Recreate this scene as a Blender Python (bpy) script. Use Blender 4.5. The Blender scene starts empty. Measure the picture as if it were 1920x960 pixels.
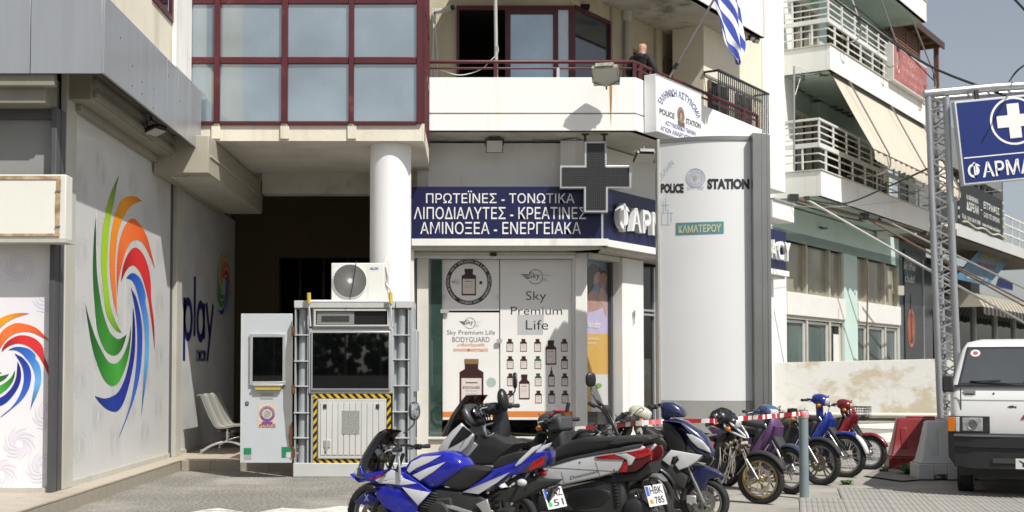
import bpy, math, random
from mathutils import Vector, Matrix
random.seed(7)
SC = bpy.context.scene
COL = SC.collection
# ---------------------------------------------------------------- camera, sky, sun, exposure
FPX, UC, V0, PITCH, CAMH = 2400.0, 882.0, 598.0, math.radians(2.2), 1.6
cam_d = bpy.data.cameras.new('camera'); cam = bpy.data.objects.new('camera', cam_d); COL.objects.link(cam)
cam_d.sensor_width = 36; cam_d.lens = 45; cam_d.clip_start = 0.1; cam_d.clip_end = 2000
cam_d.shift_x = (960-UC)/1920; cam_d.shift_y = (V0-480)/1920
cam.location = (0, 0, CAMH); cam.rotation_euler = (math.radians(90)+PITCH, 0, 0)
cam_d.dof.use_dof = True; cam_d.dof.focus_distance = 15.5; cam_d.dof.aperture_fstop = 2.2
SC.camera = cam
SUN_AZ, SUN_EL = math.radians(39), math.radians(51)      # azimuth to the right of the direction behind the camera
sdir = Vector((math.sin(SUN_AZ)*math.cos(SUN_EL), -math.cos(SUN_AZ)*math.cos(SUN_EL), math.sin(SUN_EL)))
w = bpy.data.worlds.new('World'); SC.world = w; w.use_nodes = True
nt = w.node_tree; bg = nt.nodes['Background']
sky = nt.nodes.new('ShaderNodeTexSky'); sky.sky_type = 'NISHITA'; sky.sun_disc = False
sky.sun_elevation = SUN_EL; sky.sun_rotation = math.atan2(sdir.x, sdir.y); sky.dust_density = 1.6; sky.air_density = 1.0; sky.ozone_density = 1.0
hs0 = nt.nodes.new('ShaderNodeHueSaturation'); hs0.inputs['Saturation'].default_value = .48; nt.links.new(sky.outputs[0], hs0.inputs['Color']); nt.links.new(hs0.outputs[0], bg.inputs[0]); bg.inputs[1].default_value = 0.105
sl = bpy.data.lights.new('sun', 'SUN'); sl.energy = 4.9; sl.angle = math.radians(0.53); sl.color = (1.0, 0.975, 0.93)
so = bpy.data.objects.new('sun', sl); COL.objects.link(so); so.rotation_euler = sdir.to_track_quat('Z', 'Y').to_euler(); so.location = (10, -10, 30)
SC.view_settings.view_transform = 'Standard'; SC.view_settings.look = 'None'; SC.view_settings.exposure = 0.0; SC.view_settings.gamma = 1
# ---------------------------------------------------------------- pixel -> world
def ray(u, v):
    a = (u-UC)/FPX; b = (V0-v)/FPX
    return Vector((a, math.cos(PITCH)-b*math.sin(PITCH), math.sin(PITCH)+b*math.cos(PITCH)))
def PY(u, v, Y):
    r = ray(u, v); t = Y/r.y; return Vector((r.x*t, Y, CAMH+r.z*t))
def PX(u, v, X):
    r = ray(u, v); t = X/r.x; return Vector((X, r.y*t, CAMH+r.z*t))
def PG(u, v, z=0):
    r = ray(u, v); t = (z-CAMH)/r.z; return Vector((r.x*t, r.y*t, z))
PC = Vector((2.287, 22.4, 0)); DD = Vector((0.561, 0.828, 0)).normalized(); NN = Vector((DD.y, -DD.x, 0))
SF = Matrix(((DD.x, -NN.x, 0, PC.x), (DD.y, -NN.y, 0, PC.y), (0, 0, 1, 0), (0, 0, 0, 1)))   # side-street frame: x along street, -y out of the wall
def PS(u, v, o=0.0):
    """pixel on the side-street plane at offset o -> (s, z)"""
    r = ray(u, v); q = PC + NN*o
    t = q.dot(NN)/r.dot(NN); p = r*t
    return ((p-q).dot(DD), CAMH+p.z)
def S3(s, o, z): return PC + DD*s + NN*o + Vector((0, 0, z))
I4 = Matrix.Identity(4)
def T(x=0, y=0, z=0): return Matrix.Translation((x, y, z))
def RZ(a): return Matrix.Rotation(a, 4, 'Z')
def RX(a): return Matrix.Rotation(a, 4, 'X')
def RY(a): return Matrix.Rotation(a, 4, 'Y')
# ---------------------------------------------------------------- materials
MATS = {}
def lin(c):
    if isinstance(c, str):
        c = [int(c[i:i+2], 16)/255 for i in (0, 2, 4)]
        c = [x/12.92 if x <= .04045 else ((x+.055)/1.055)**2.4 for x in c]
    return (c[0], c[1], c[2], 1)
def M(name, col=(.5,.5,.5), rough=.6, metal=0., var=.10, vs=2.0, bump=0., bs=40., stain=None, st=(.5, .65), ss=1.2, sstretch=(1, 1, 1), spec=.5, coat=0., grain=0., gs=200.):
    """procedural principled: base colour + broad variation + fine grain + optional stain colour with its own shape + bump"""
    if name in MATS: return MATS[name]
    m = bpy.data.materials.new(name); m.use_nodes = True; MATS[name] = m
    n = m.node_tree.nodes; L = m.node_tree.links; b = n['Principled BSDF']
    tc = n.new('ShaderNodeTexCoord')
    c = lin(col)
    nz = n.new('ShaderNodeTexNoise'); nz.inputs['Scale'].default_value = vs; nz.inputs['Detail'].default_value = 5
    L.new(tc.outputs['Object'], nz.inputs['Vector'])
    r = n.new('ShaderNodeValToRGB'); r.color_ramp.elements[0].position = .3; r.color_ramp.elements[1].position = .7
    r.color_ramp.elements[0].color = (c[0]*(1-var), c[1]*(1-var), c[2]*(1-var*1.1), 1)
    r.color_ramp.elements[1].color = (min(1, c[0]*(1+var*.6)), min(1, c[1]*(1+var*.6)), min(1, c[2]*(1+var*.6)), 1)
    L.new(nz.outputs['Fac'], r.inputs['Fac']); out = r.outputs['Color']
    if grain:
        g = n.new('ShaderNodeTexNoise'); g.inputs['Scale'].default_value = gs; g.inputs['Detail'].default_value = 2; L.new(tc.outputs['Object'], g.inputs['Vector'])
        mr = n.new('ShaderNodeMapRange'); mr.inputs['From Min'].default_value = .3; mr.inputs['From Max'].default_value = .7; mr.inputs['To Min'].default_value = 1-grain; mr.inputs['To Max'].default_value = 1+grain
        L.new(g.outputs['Fac'], mr.inputs['Value'])
        mu = n.new('ShaderNodeVectorMath'); mu.operation = 'SCALE'; L.new(out, mu.inputs[0]); L.new(mr.outputs[0], mu.inputs['Scale']); out = mu.outputs[0]
    if stain is not None:
        mp = n.new('ShaderNodeMapping'); mp.inputs['Scale'].default_value = sstretch; L.new(tc.outputs['Object'], mp.inputs['Vector'])
        s = n.new('ShaderNodeTexNoise'); s.inputs['Scale'].default_value = ss; s.inputs['Detail'].default_value = 9; s.inputs['Roughness'].default_value = .65; L.new(mp.outputs[0], s.inputs['Vector'])
        sr = n.new('ShaderNodeValToRGB'); sr.color_ramp.elements[0].position = st[0]; sr.color_ramp.elements[1].position = st[1]; L.new(s.outputs['Fac'], sr.inputs['Fac'])
        mx = n.new('ShaderNodeMix'); mx.data_type = 'RGBA'; L.new(sr.outputs['Color'], mx.inputs[0]); L.new(out, mx.inputs[6]); mx.inputs[7].default_value = lin(stain); out = mx.outputs[2]
    L.new(out, b.inputs['Base Color'])
    b.inputs['Roughness'].default_value = rough; b.inputs['Metallic'].default_value = metal
    b.inputs['Specular IOR Level'].default_value = spec
    if coat: b.inputs['Coat Weight'].default_value = coat; b.inputs['Coat Roughness'].default_value = .08
    if bump:
        bn = n.new('ShaderNodeTexNoise'); bn.inputs['Scale'].default_value = bs; bn.inputs['Detail'].default_value = 4; L.new(tc.outputs['Object'], bn.inputs['Vector'])
        bp = n.new('ShaderNodeBump'); bp.inputs['Strength'].default_value = bump; bp.inputs['Distance'].default_value = .02; L.new(bn.outputs['Fac'], bp.inputs['Height']); L.new(bp.outputs[0], b.inputs['Normal'])
    return m
def MG(name, tint='dfe8e6', k=.10, rough=.02, ior=1.5, base=None, film=0.):
    """pane of glass: tinted see-through mixed with a mirror by angle; film = share of an opaque coloured layer behind the gloss"""
    if name in MATS: return MATS[name]
    m = bpy.data.materials.new(name); m.use_nodes = True; MATS[name] = m
    n = m.node_tree.nodes; L = m.node_tree.links
    for x in list(n):
        if x.type == 'BSDF_PRINCIPLED': n.remove(x)
    o = n['Material Output']; tr = n.new('ShaderNodeBsdfTransparent'); tr.inputs[0].default_value = lin(tint)
    gl = n.new('ShaderNodeBsdfGlossy'); gl.inputs['Roughness'].default_value = rough
    last = tr.outputs[0]
    if film:
        df = n.new('ShaderNodeBsdfDiffuse'); cb = lin(base); df.inputs[0].default_value = cb
        tcc = n.new('ShaderNodeTexCoord'); nn_ = n.new('ShaderNodeTexNoise'); nn_.inputs['Scale'].default_value = .7; nn_.inputs['Detail'].default_value = 6; L.new(tcc.outputs['Object'], nn_.inputs['Vector'])
        rp = n.new('ShaderNodeValToRGB'); rp.color_ramp.elements[0].position = .35; rp.color_ramp.elements[1].position = .68; rp.color_ramp.elements[0].color = tuple(x*.72 for x in cb[:3])+(1,); rp.color_ramp.elements[1].color = tuple(min(1, x*1.25) for x in cb[:3])+(1,)
        L.new(nn_.outputs['Fac'], rp.inputs[0]); L.new(rp.outputs[0], df.inputs[0])
        m0 = n.new('ShaderNodeMixShader'); m0.inputs[0].default_value = film; L.new(tr.outputs[0], m0.inputs[1]); L.new(df.outputs[0], m0.inputs[2]); last = m0.outputs[0]
    lw = n.new('ShaderNodeLayerWeight'); lw.inputs[0].default_value = .5
    pw = n.new('ShaderNodeMath'); pw.operation = 'POWER'; pw.inputs[1].default_value = 5; L.new(lw.outputs['Facing'], pw.inputs[0])
    ad = n.new('ShaderNodeMath'); ad.operation = 'MULTIPLY_ADD'; ad.inputs[1].default_value = .9; ad.inputs[2].default_value = k+.02; L.new(pw.outputs[0], ad.inputs[0]); ad.use_clamp = True
    ms = n.new('ShaderNodeMixShader'); L.new(ad.outputs[0], ms.inputs[0]); L.new(last, ms.inputs[1]); L.new(gl.outputs[0], ms.inputs[2]); L.new(ms.outputs[0], o.inputs[0])
    return m
def MV(name, rough=.5, coat=0., fade=0.):
    """print whose colours come from the mesh's own 'Col' attribute"""
    if name in MATS: return MATS[name]
    m = bpy.data.materials.new(name); m.use_nodes = True; MATS[name] = m
    n = m.node_tree.nodes; L = m.node_tree.links; b = n['Principled BSDF']
    a = n.new('ShaderNodeAttribute'); a.attribute_name = 'Col'; L.new(a.outputs['Color'], b.inputs['Base Color'])
    b.inputs['Roughness'].default_value = rough; b.inputs['Coat Weight'].default_value = coat
    return m
def MSTRIPE(name, c1, c2, scale, rot=0., axis='xz', rough=.5, duty=.5):
    """flat printed stripes"""
    if name in MATS: return MATS[name]
    m = bpy.data.materials.new(name); m.use_nodes = True; MATS[name] = m
    n = m.node_tree.nodes; L = m.node_tree.links; b = n['Principled BSDF']
    tc = n.new('ShaderNodeTexCoord'); sp = n.new('ShaderNodeSeparateXYZ'); L.new(tc.outputs['Object'], sp.inputs[0])
    a, c = {'x': 0, 'y': 1, 'z': 2}[axis[0]], {'x': 0, 'y': 1, 'z': 2}[axis[1]]
    m1 = n.new('ShaderNodeMath'); m1.operation = 'MULTIPLY'; m1.inputs[1].default_value = math.cos(rot)*scale; L.new(sp.outputs[a], m1.inputs[0])
    m2 = n.new('ShaderNodeMath'); m2.operation = 'MULTIPLY_ADD'; m2.inputs[1].default_value = math.sin(rot)*scale; L.new(sp.outputs[c], m2.inputs[0]); L.new(m1.outputs[0], m2.inputs[2])
    m3 = n.new('ShaderNodeMath'); m3.operation = 'FRACT'; L.new(m2.outputs[0], m3.inputs[0])
    m4 = n.new('ShaderNodeMath'); m4.operation = 'LESS_THAN'; m4.inputs[1].default_value = duty; L.new(m3.outputs[0], m4.inputs[0])
    nz = n.new('ShaderNodeTexNoise'); nz.inputs['Scale'].default_value = 9; L.new(tc.outputs['Object'], nz.inputs[0])
    mx = n.new('ShaderNodeMix'); mx.data_type = 'RGBA'; L.new(m4.outputs[0], mx.inputs[0]); mx.inputs[6].default_value = lin(c1); mx.inputs[7].default_value = lin(c2)
    mr = n.new('ShaderNodeMapRange'); mr.inputs['To Min'].default_value = .75; mr.inputs['To Max'].default_value = 1.1; L.new(nz.outputs[0], mr.inputs[0])
    mu = n.new('ShaderNodeVectorMath'); mu.operation = 'SCALE'; L.new(mx.outputs[2], mu.inputs[0]); L.new(mr.outputs[0], mu.inputs['Scale'])
    L.new(mu.outputs[0], b.inputs['Base Color']); b.inputs['Roughness'].default_value = rough
    return m
# ---------------------------------------------------------------- objects
def tag(o, label=None, cat=None, group=None, kind=None):
    if label: o['label'] = label
    if cat: o['category'] = cat
    if group: o['group'] = group
    if kind: o['kind'] = kind
    return o
def thing(name, label, cat, loc=(0, 0, 0), rz=0., group=None):
    o = bpy.data.objects.new(name, None); COL.objects.link(o); o.location = loc; o.rotation_euler = (0, 0, rz); o.empty_display_size = .2
    return tag(o, label, cat, group)
def rootmat(p):
    while p.parent: p = p.parent
    return Matrix.LocRotScale(p.location, p.rotation_euler, None)
def copy_tree(o, parent=None):
    c = o.copy(); COL.objects.link(c); c.parent = parent
    for ch in list(o.children): copy_tree(ch, c)
    return c
def sign(x): return -1. if x < 0 else 1.
class MB:
    def __init__(s, M0=None): s.v = []; s.f = []; s.c = []; s.M = M0 or I4
    def add(s, vs, fs, col=None):
        k = len(s.v); s.v += [s.M @ Vector(p) for p in vs]; s.f += [[i+k for i in f] for f in fs]
        if col is not None or s.c:
            while len(s.c) < k: s.c.append((.5, .5, .5, 1))
            if col is not None and len(col) and not isinstance(col[0], (int, float)): s.c += list(col)
            else: s.c += [col or (.5, .5, .5, 1)]*len(vs)
        return s
    def box(s, x0, x1, y0, y1, z0, z1, col=None):
        x0, x1 = sorted((x0, x1)); y0, y1 = sorted((y0, y1)); z0, z1 = sorted((z0, z1))
        return s.add([(x0,y0,z0),(x1,y0,z0),(x1,y1,z0),(x0,y1,z0),(x0,y0,z1),(x1,y0,z1),(x1,y1,z1),(x0,y1,z1)],
                     [(0,3,2,1),(4,5,6,7),(0,1,5,4),(1,2,6,5),(2,3,7,6),(3,0,4,7)], col)
    def cbox(s, c, d, R=None, col=None):
        m0 = s.M; s.M = s.M @ T(*c) @ (R or I4); s.box(-d[0]/2, d[0]/2, -d[1]/2, d[1]/2, -d[2]/2, d[2]/2, col); s.M = m0; return s
    def prism(s, P, a, b, ax='y', col=None):
        """polygon P (2d) extruded from a to b along axis ax"""
        def q(p, e): return {'y': (p[0], e, p[1]), 'x': (e, p[0], p[1]), 'z': (p[0], p[1], e)}[ax]
        n = len(P); ar = sum(P[i][0]*P[(i+1) % n][1]-P[(i+1) % n][0]*P[i][1] for i in range(n))
        vs = [q(p, a) for p in P]+[q(p, b) for p in P]
        fs = [list(range(n)), list(range(2*n-1, n-1, -1))]+[[i, i+n, (i+1) % n+n, (i+1) % n] for i in range(n)]
        flip = (ar > 0) != (ax == 'x') ; flip = flip != (b < a) ; flip = not flip if ax in 'y' else flip
        if ax == 'y': flip = (ar < 0) != (b < a)
        elif ax == 'x': flip = (ar > 0) != (b < a)
        else: flip = (ar > 0) != (b < a)
        if flip: fs = [f[::-1] for f in fs]
        return s.add(vs, fs, col)
    def loft(s, rings, caps=True, closed=False, col=None):
        n = len(rings[0]); vs = [p for r in rings for p in r]; fs = []
        m = len(rings)
        for i in range(m if closed else m-1):
            j = (i+1) % m
            for k in range(n): fs.append([i*n+k, i*n+(k+1) % n, j*n+(k+1) % n, j*n+k])
        if caps and not closed: fs += [list(range(n))[::-1], list(range((m-1)*n, m*n))]
        return s.add(vs, fs, col)
    def tube(s, pts, r, seg=8, rr=None, col=None, closed=False):
        pts = [Vector(p) for p in pts]; n = len(pts); rings = []; up = None
        for i, p in enumerate(pts):
            a = pts[(i-1) % n] if (i or closed) else p; b = pts[(i+1) % n] if (i < n-1 or closed) else p
            t = (b-a); t = t.normalized() if t.length > 1e-9 else Vector((0, 0, 1))
            if up is None: up = Vector((0, 0, 1)) if abs(t.z) < .9 else Vector((1, 0, 0))
            u = (up-t*up.dot(t)); u = u.normalized() if u.length > 1e-6 else t.orthogonal().normalized(); v = t.cross(u); up = u
            q = rr[i] if rr else r
            rings.append([p+u*(q*math.cos(2*math.pi*k/seg))+v*(q*math.sin(2*math.pi*k/seg)) for k in range(seg)])
        return s.loft(rings, True, closed, col)
    def lathe(s, prof, c=(0, 0, 0), ax='z', seg=20, col=None):
        """prof: (r, h) list turned round axis ax through c"""
        rings = []
        for r, h in prof:
            R = []
            for k in range(seg):
                a = 2*math.pi*k/seg; x, y = r*math.cos(a), r*math.sin(a)
                R.append({'z': (c[0]+x, c[1]+y, c[2]+h), 'y': (c[0]+y, c[1]+h, c[2]+x), 'x': (c[0]+h, c[1]+x, c[2]+y)}[ax])
            rings.append(R)
        return s.loft(rings, prof[0][0] > 1e-4 or True, False, col)
    def ell(s, c, r, R=None, seg=14, rows=9, col=None, n=2.):
        rings = []
        for i in range(rows):
            ph = -math.pi/2+math.pi*(i+.02 if i == 0 else (i-.02 if i == rows-1 else i))/(rows-1); R_ = []
            for k in range(seg):
                a = 2*math.pi*k/seg
                d = Vector((math.cos(ph)*math.cos(a), math.cos(ph)*math.sin(a), math.sin(ph)))
                if n != 2.: d = Vector([sign(x)*abs(x)**(2/n) for x in d])
                R_.append(Vector((d.x*r[0], d.y*r[1], d.z*r[2])))
            rings.append(R_)
        m0 = s.M; s.M = s.M @ T(*c) @ (R or I4); s.loft(rings, True, False, col); s.M = m0; return s
    def sweep(s, st, y=0., n=2.6, seg=16, col=None):
        """body along a side profile: stations (x, z, width across, thickness) ; rings are superellipses square to the path"""
        rings = []; N = len(st)
        for i, q in enumerate(st):
            a = st[max(i-1, 0)]; b = st[min(i+1, N-1)]
            t = Vector((b[0]-a[0], 0, b[1]-a[1])).normalized(); nrm = Vector((-t.z, 0, t.x)); yy = y+(q[4] if len(q) > 4 else 0)
            R = []
            for k in range(seg):
                A = 2*math.pi*k/seg; ca, sa = math.cos(A), math.sin(A)
                R.append(Vector((q[0], yy, q[1]))+Vector((0, 1, 0))*(q[2]/2*sign(ca)*abs(ca)**(2/n))+nrm*(q[3]/2*sign(sa)*abs(sa)**(2/n)))
            rings.append(R)
        return s.loft(rings, True, False, col)
    def build(s, name, mat, parent=None, smooth=None, bevel=0., label=None, kind=None, bseg=2):
        if not s.v: s.v = [Vector((0, 0, 0))]*3; s.f = [[0, 1, 2]]
        if parent is not None:
            inv = rootmat(parent).inverted(); vs = [inv @ p for p in s.v]
        else: vs = s.v
        me = bpy.data.meshes.new(name); me.from_pydata([tuple(p) for p in vs], [], s.f); me.update()
        if s.c:
            while len(s.c) < len(s.v): s.c.append((.5, .5, .5, 1))
            ca = me.color_attributes.new('Col', 'FLOAT_COLOR', 'POINT')
            for i, c in enumerate(s.c): ca.data[i].color = c
        if mat: me.materials.append(mat)
        if smooth is not None:
            me.polygons.foreach_set('use_smooth', [True]*len(me.polygons)); me.set_sharp_from_angle(angle=math.radians(smooth))
        o = bpy.data.objects.new(name, me); COL.objects.link(o); o.parent = parent
        if bevel:
            b = o.modifiers.new('bevel', 'BEVEL'); b.width = bevel; b.segments = bseg; b.limit_method = 'ANGLE'; b.angle_limit = math.radians(40)
            if smooth is None:
                me.polygons.foreach_set('use_smooth', [True]*len(me.polygons)); me.set_sharp_from_angle(angle=math.radians(35)); b.harden_normals = False
        if label: o['label'] = label
        if kind: o['kind'] = kind
        return o
def smooth_path(P, k=4):
    """catmull-rom through points (tuples of any length)"""
    P = [tuple(p) for p in P]; out = []
    for i in range(len(P)-1):
        p0 = P[max(i-1, 0)]; p1 = P[i]; p2 = P[i+1]; p3 = P[min(i+2, len(P)-1)]
        for j in range(k):
            t = j/k
            out.append(tuple(.5*((2*b)+(-a+c)*t+(2*a-5*b+4*c-d)*t*t+(-a+3*b-3*c+d)*t**3) for a, b, c, d in zip(p0, p1, p2, p3)))
    out.append(P[-1]); return out
def resample(P, n):
    P = [Vector(p) for p in P]; d = [0]
    for a, b in zip(P, P[1:]): d.append(d[-1]+(b-a).length)
    out = []; j = 0
    for i in range(n):
        t = d[-1]*i/(n-1)
        while j < len(P)-2 and d[j+1] < t: j += 1
        f = (t-d[j])/max(d[j+1]-d[j], 1e-9); out.append(P[j].lerp(P[j+1], min(max(f, 0), 1)))
    return out
TXT = {}
def text_mesh(body, bold=0.):
    if (body, bold) in TXT: return TXT[(body, bold)]
    c = bpy.data.curves.new('lettering', 'FONT'); c.body = body; c.offset = bold; c.resolution_u = 3; c.align_x = 'CENTER'
    o = bpy.data.objects.new('lettering', c); me = bpy.data.meshes.new_from_object(o)
    vs = [(v.co.x, v.co.y) for v in me.vertices]; fs = [list(p.vertices) for p in me.polygons]
    bpy.data.objects.remove(o); bpy.data.curves.remove(c); bpy.data.meshes.remove(me)
    xs = [a for a, b in vs]; ys = [b for a, b in vs]; x0, x1, y0, y1 = min(xs), max(xs), min(ys), max(ys)
    r = ([((a-x0)/(x1-x0), (b-y0)/(y1-y0)) for a, b in vs], fs); TXT[(body, bold)] = r; return r
def lettering(body, fn, mat, parent, bold=0., name='lettering', depth=0., col=None, mb=None):
    """body drawn through fn(a, b) -> world point, a and b in 0..1 across the text's own box"""
    vs, fs = text_mesh(body, bold); k = len(vs); b = mb or MB()
    P = [Vector(fn(a, c)) for a, c in vs]
    if depth:
        o, x, z = Vector(fn(0, 0)), Vector(fn(1, 0)), Vector(fn(0, 1)); nrm = (x-o).cross(z-o).normalized()*-depth
        ed = {}
        for f in fs:
            for i in range(len(f)): ed[(f[i], f[(i+1) % len(f)])] = 1
        back = [p+nrm for p in P]
        side = [[a, a+k, c+k, c] for (a, c) in ed if (c, a) not in ed]
        b.add(P+back, fs+side+[[i+k for i in f[::-1]] for f in fs], col)
    else: b.add(P, fs, col)
    if mb: return mb
    return b.build(name, mat, parent)
def rectfn(p00, p10, p01):
    p00, p10, p01 = Vector(p00), Vector(p10), Vector(p01)
    return lambda a, b: p00+(p10-p00)*a+(p01-p00)*b
def fy(u0, v0, u1, v1, Y):      # pixel box on the plane y = Y; v0 bottom, v1 top
    return rectfn(PY(u0, v0, Y), PY(u1, v0, Y), PY(u0, v1, Y))
def ry(u0, v0, u1, v1, Y):      # pixel box -> x0, x1, z0, z1
    a, b = PY(u0, v0, Y), PY(u1, v1, Y); return min(a.x, b.x), max(a.x, b.x), min(a.z, b.z), max(a.z, b.z)
# ---------------------------------------------------------------- materials used by the setting
asphalt = M('asphalt', (.225, .21, .185), rough=.92, var=.16, vs=.9, bump=.8, bs=28, grain=.6, gs=26, stain=(.36, .33, .29), st=(.50, .72), ss=.45)
road_asphalt = M('road_asphalt', (.27, .26, .24), rough=.92, var=.12, vs=.6, bump=.4, bs=60, grain=.22, gs=60, stain=(.36, .35, .33), st=(.5, .62), ss=.25)
concrete = M('old_concrete', (.36, .335, .295), rough=.9, var=.18, vs=1.1, bump=.4, bs=30, grain=.18, gs=70, stain=(.24, .225, .20), st=(.5, .66), ss=.9)
white_wall = M('white_wall_paint', (.80, .79, .75), rough=.75, var=.04, vs=1.5, bump=.12, bs=25, stain=(.60, .56, .46), st=(.54, .80), ss=1.6, sstretch=(2.5, 2.5, .25))
cream_wall = M('cream_wall_paint', (.72, .67, .55), rough=.8, var=.08, vs=1.2, bump=.2, bs=30, stain=(.50, .44, .32), st=(.50, .78), ss=1.5, sstretch=(2.2, 2.2, .25))
ochre_wall = M('ochre_wall_paint', (.56, .49, .35), rough=.85, var=.12, vs=1.3, bump=.25, bs=30, stain=(.38, .33, .24), st=(.52, .78), ss=1.1, sstretch=(1, 1, .35))
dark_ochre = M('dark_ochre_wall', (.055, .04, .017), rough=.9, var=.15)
soffit_grey = M('soffit_plaster', (.60, .57, .50), rough=.85, var=.12, vs=1.5, bump=.2, bs=25, stain=(.35, .33, .28), st=(.56, .74), ss=1.0)
mint_wall = M('mint_wall_paint', (.50, .63, .57), rough=.8, var=.06, vs=1.0, bump=.15, bs=25, stain=(.62, .69, .63), st=(.5, .8), ss=.6)
white_slab = M('white_slab_paint', (.80, .79, .74), rough=.8, var=.05, bump=.12, bs=20, stain=(.58, .51, .40), st=(.55, .82), ss=1.5, sstretch=(2.2, 2.2, .22))
tile_m = M('beige_step_tile', (.46, .40, .32), rough=.55, var=.1, vs=3, grain=.08, gs=90)
tile_side = M('greige_riser_tile', (.33, .29, .23), rough=.6, var=.14, vs=4, grain=.1, gs=80, stain=(.2, .17, .13), st=(.6, .8), ss=3)
grout = M('grey_grout', (.16, .14, .12), rough=.95)
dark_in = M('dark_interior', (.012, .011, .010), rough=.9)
alu = M('aluminium', (.62, .62, .61), rough=.42, metal=.75, var=.08, vs=3)
dark_grey_metal = M('dark_grey_profile', (.075, .075, .08), rough=.5, var=.1)
maroon = M('maroon_paint', (.085, .012, .016), rough=.42, var=.14, vs=3, stain=(.20, .07, .06), st=(.62, .8), ss=3)
black_plastic = M('black_plastic', (.018, .018, .018), rough=.42, var=.2, vs=6)
steel = M('bright_steel', (.60, .60, .60), rough=.25, metal=1., var=.08)
dark_metal = M('dark_metal', (.06, .06, .06), rough=.45, metal=.6, var=.2)
white_paint = M('road_white_paint', (.66, .64, .58), rough=.85, var=.1, stain=(.27, .25, .22), st=(.54, .66), ss=4, grain=.12, gs=60)
# ---------------------------------------------------------------- ground
def gz(x, y):
    t = min(max((y-20.5)/9.5, 0), 1); return .33*t*t*(3-2*t)
g = MB()
xs = [-600, -60, -14, -8, -5] + [i*1. for i in range(-3, 25)] + [30, 45, 90, 600]
ys = [-600, -60, -12, 0, 6] + [8+i*.75 for i in range(40)] + [45, 60, 90, 200, 1200]
vs = [(x, y, gz(x, y)) for y in ys for x in xs]; nx = len(xs)
g.add(vs, [(j*nx+i, j*nx+i+1, (j+1)*nx+i+1, (j+1)*nx+i) for j in range(len(ys)-1) for i in range(nx-1)])
g.build('ground', asphalt, kind='structure', smooth=60)
def sheet(name, pts, mat, dz, sub=None, kind='structure'):
    """polygon lying on the ground dz above it; pts are world x, y"""
    b = MB(); n = len(pts); b.add([(p[0], p[1], gz(p[0], p[1])+dz) for p in pts], [list(range(n))]); return b.build(name, mat, kind=kind)
def pg(pix): return [tuple(PG(u, v))[:2] for u, v in pix]
# the lighter street behind the parked bikes, right of the totem
st = MB(); rows = [(20.2, 3.0), (22, 3.2), (24, 3.6), (26, 4.6), (28, 5.5), (30.8, 6.4)]
st.add([p for (y, x) in rows for p in ((x, y, gz(x, y)+.004), (x+14, y, gz(x+14, y)+.004))], [(2*i, 2*i+1, 2*i+3, 2*i+2) for i in range(len(rows)-1)])
st.build('street', road_asphalt, kind='structure')
for k, pix in enumerate([[(1640, 822), (1700, 815), (1762, 817), (1730, 830), (1660, 833)], [(1600, 796), (1700, 793), (1750, 797), (1745, 803), (1660, 806), (1604, 803)], [(1690, 806), (1752, 806), (1740, 811), (1700, 812)]]):
    pts = []
    for u, v in pix:
        y = 3840/(v-690)
        for _ in range(12): y = (CAMH-gz(5, y))*2400/(v-690)
        pts.append(((u-882)/2400*y, y))
    sheet('road_marking', pts, white_paint, .010)
# worn zigzag of white paint at the lower left
zz = [(330, 975), (352, 962), (378, 957), (410, 953), (470, 963), (530, 953), (585, 956), (640, 949), (700, 953), (760, 950), (900, 956), (1000, 952), (1060, 958), (1060, 968), (960, 966), (880, 970), (760, 964), (690, 969), (620, 962), (560, 972), (500, 967), (440, 975), (400, 970), (360, 979)]
sheet('worn_paint_marking', pg(zz), white_paint, .005)
# concrete strip round the bollard and ribbed paving by the van
sheet('concrete_strip', pg([(1040, 1010), (1240, 905), (1460, 870), (1640, 868), (1790, 862), (1990, 866), (2300, 900), (2300, 1010)]), concrete, .006)
sheet('kerb_patch', pg([(1620, 896), (1652, 880), (1716, 872), (1770, 890), (1742, 902), (1690, 906)]), M('cracked_cement', (.27, .25, .22), rough=.95, var=.2, vs=4, bump=.6, bs=18), .035)
sheet('drain_strip', pg([(1430, 861), (1490, 845), (1545, 842), (1548, 846), (1495, 850), (1440, 868)]), M('dark_drain', (.05, .045, .04), rough=.9), .012)
# ribbed paving slabs: each one a piece
slab_m = M('ribbed_paving', (.33, .315, .285), rough=.9, var=.16, vs=1.4, grain=.14, gs=80, stain=(.235, .225, .205), st=(.5, .68), ss=.8, bump=.25, bs=40)
pav = thing('paving', 'grey ribbed concrete paving slabs in front of the white van', 'paving', (4.0, 14.6, 0)); pav['kind'] = 'structure'; del pav['category']; del pav['label']
me0 = None; sl_n = 0
def slab_mesh():
    b = MB(); S = .495
    b.box(-S/2, S/2, -S/2, S/2, 0, .012)
    n = 8
    for i in range(n):
        x = -S/2+S*(i+.5)/n; b.prism([(x-.024, .012), (x-.014, .017), (x+.014, .017), (x+.024, .012)], -S/2+.004, S/2-.004, 'y')
    return b
ang = math.radians(-14)
for i in range(-7, 12):
    for j in range(-5, 5):
        c = Vector((4.55, 14.75, 0))+Matrix.Rotation(ang, 3, 'Z') @ Vector((i*.5, j*.5, 0))
        u = UC+FPX*c.x/c.y; v = 690+FPX*CAMH/c.y
        if not (v > 896 and u > 1640-(v-900)*2.6 and u < 2010 and v < 1000): continue
        if me0 is None:
            o = slab_mesh().build('paving_slab', slab_m, pav); me0 = o.data; 
            me0.transform(Matrix.Identity(4)); 
            # the mesh was written relative to the paving empty: shift back to its own centre
            me0.transform(T(*pav.location))
        else:
            o = bpy.data.objects.new('paving_slab', me0); COL.objects.link(o); o.parent = pav
        o.location = Vector((c.x, c.y, .008+random.uniform(0, .004)))-pav.location; o.rotation_euler = (random.uniform(-.004, .004), random.uniform(-.004, .004), ang)
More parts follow.
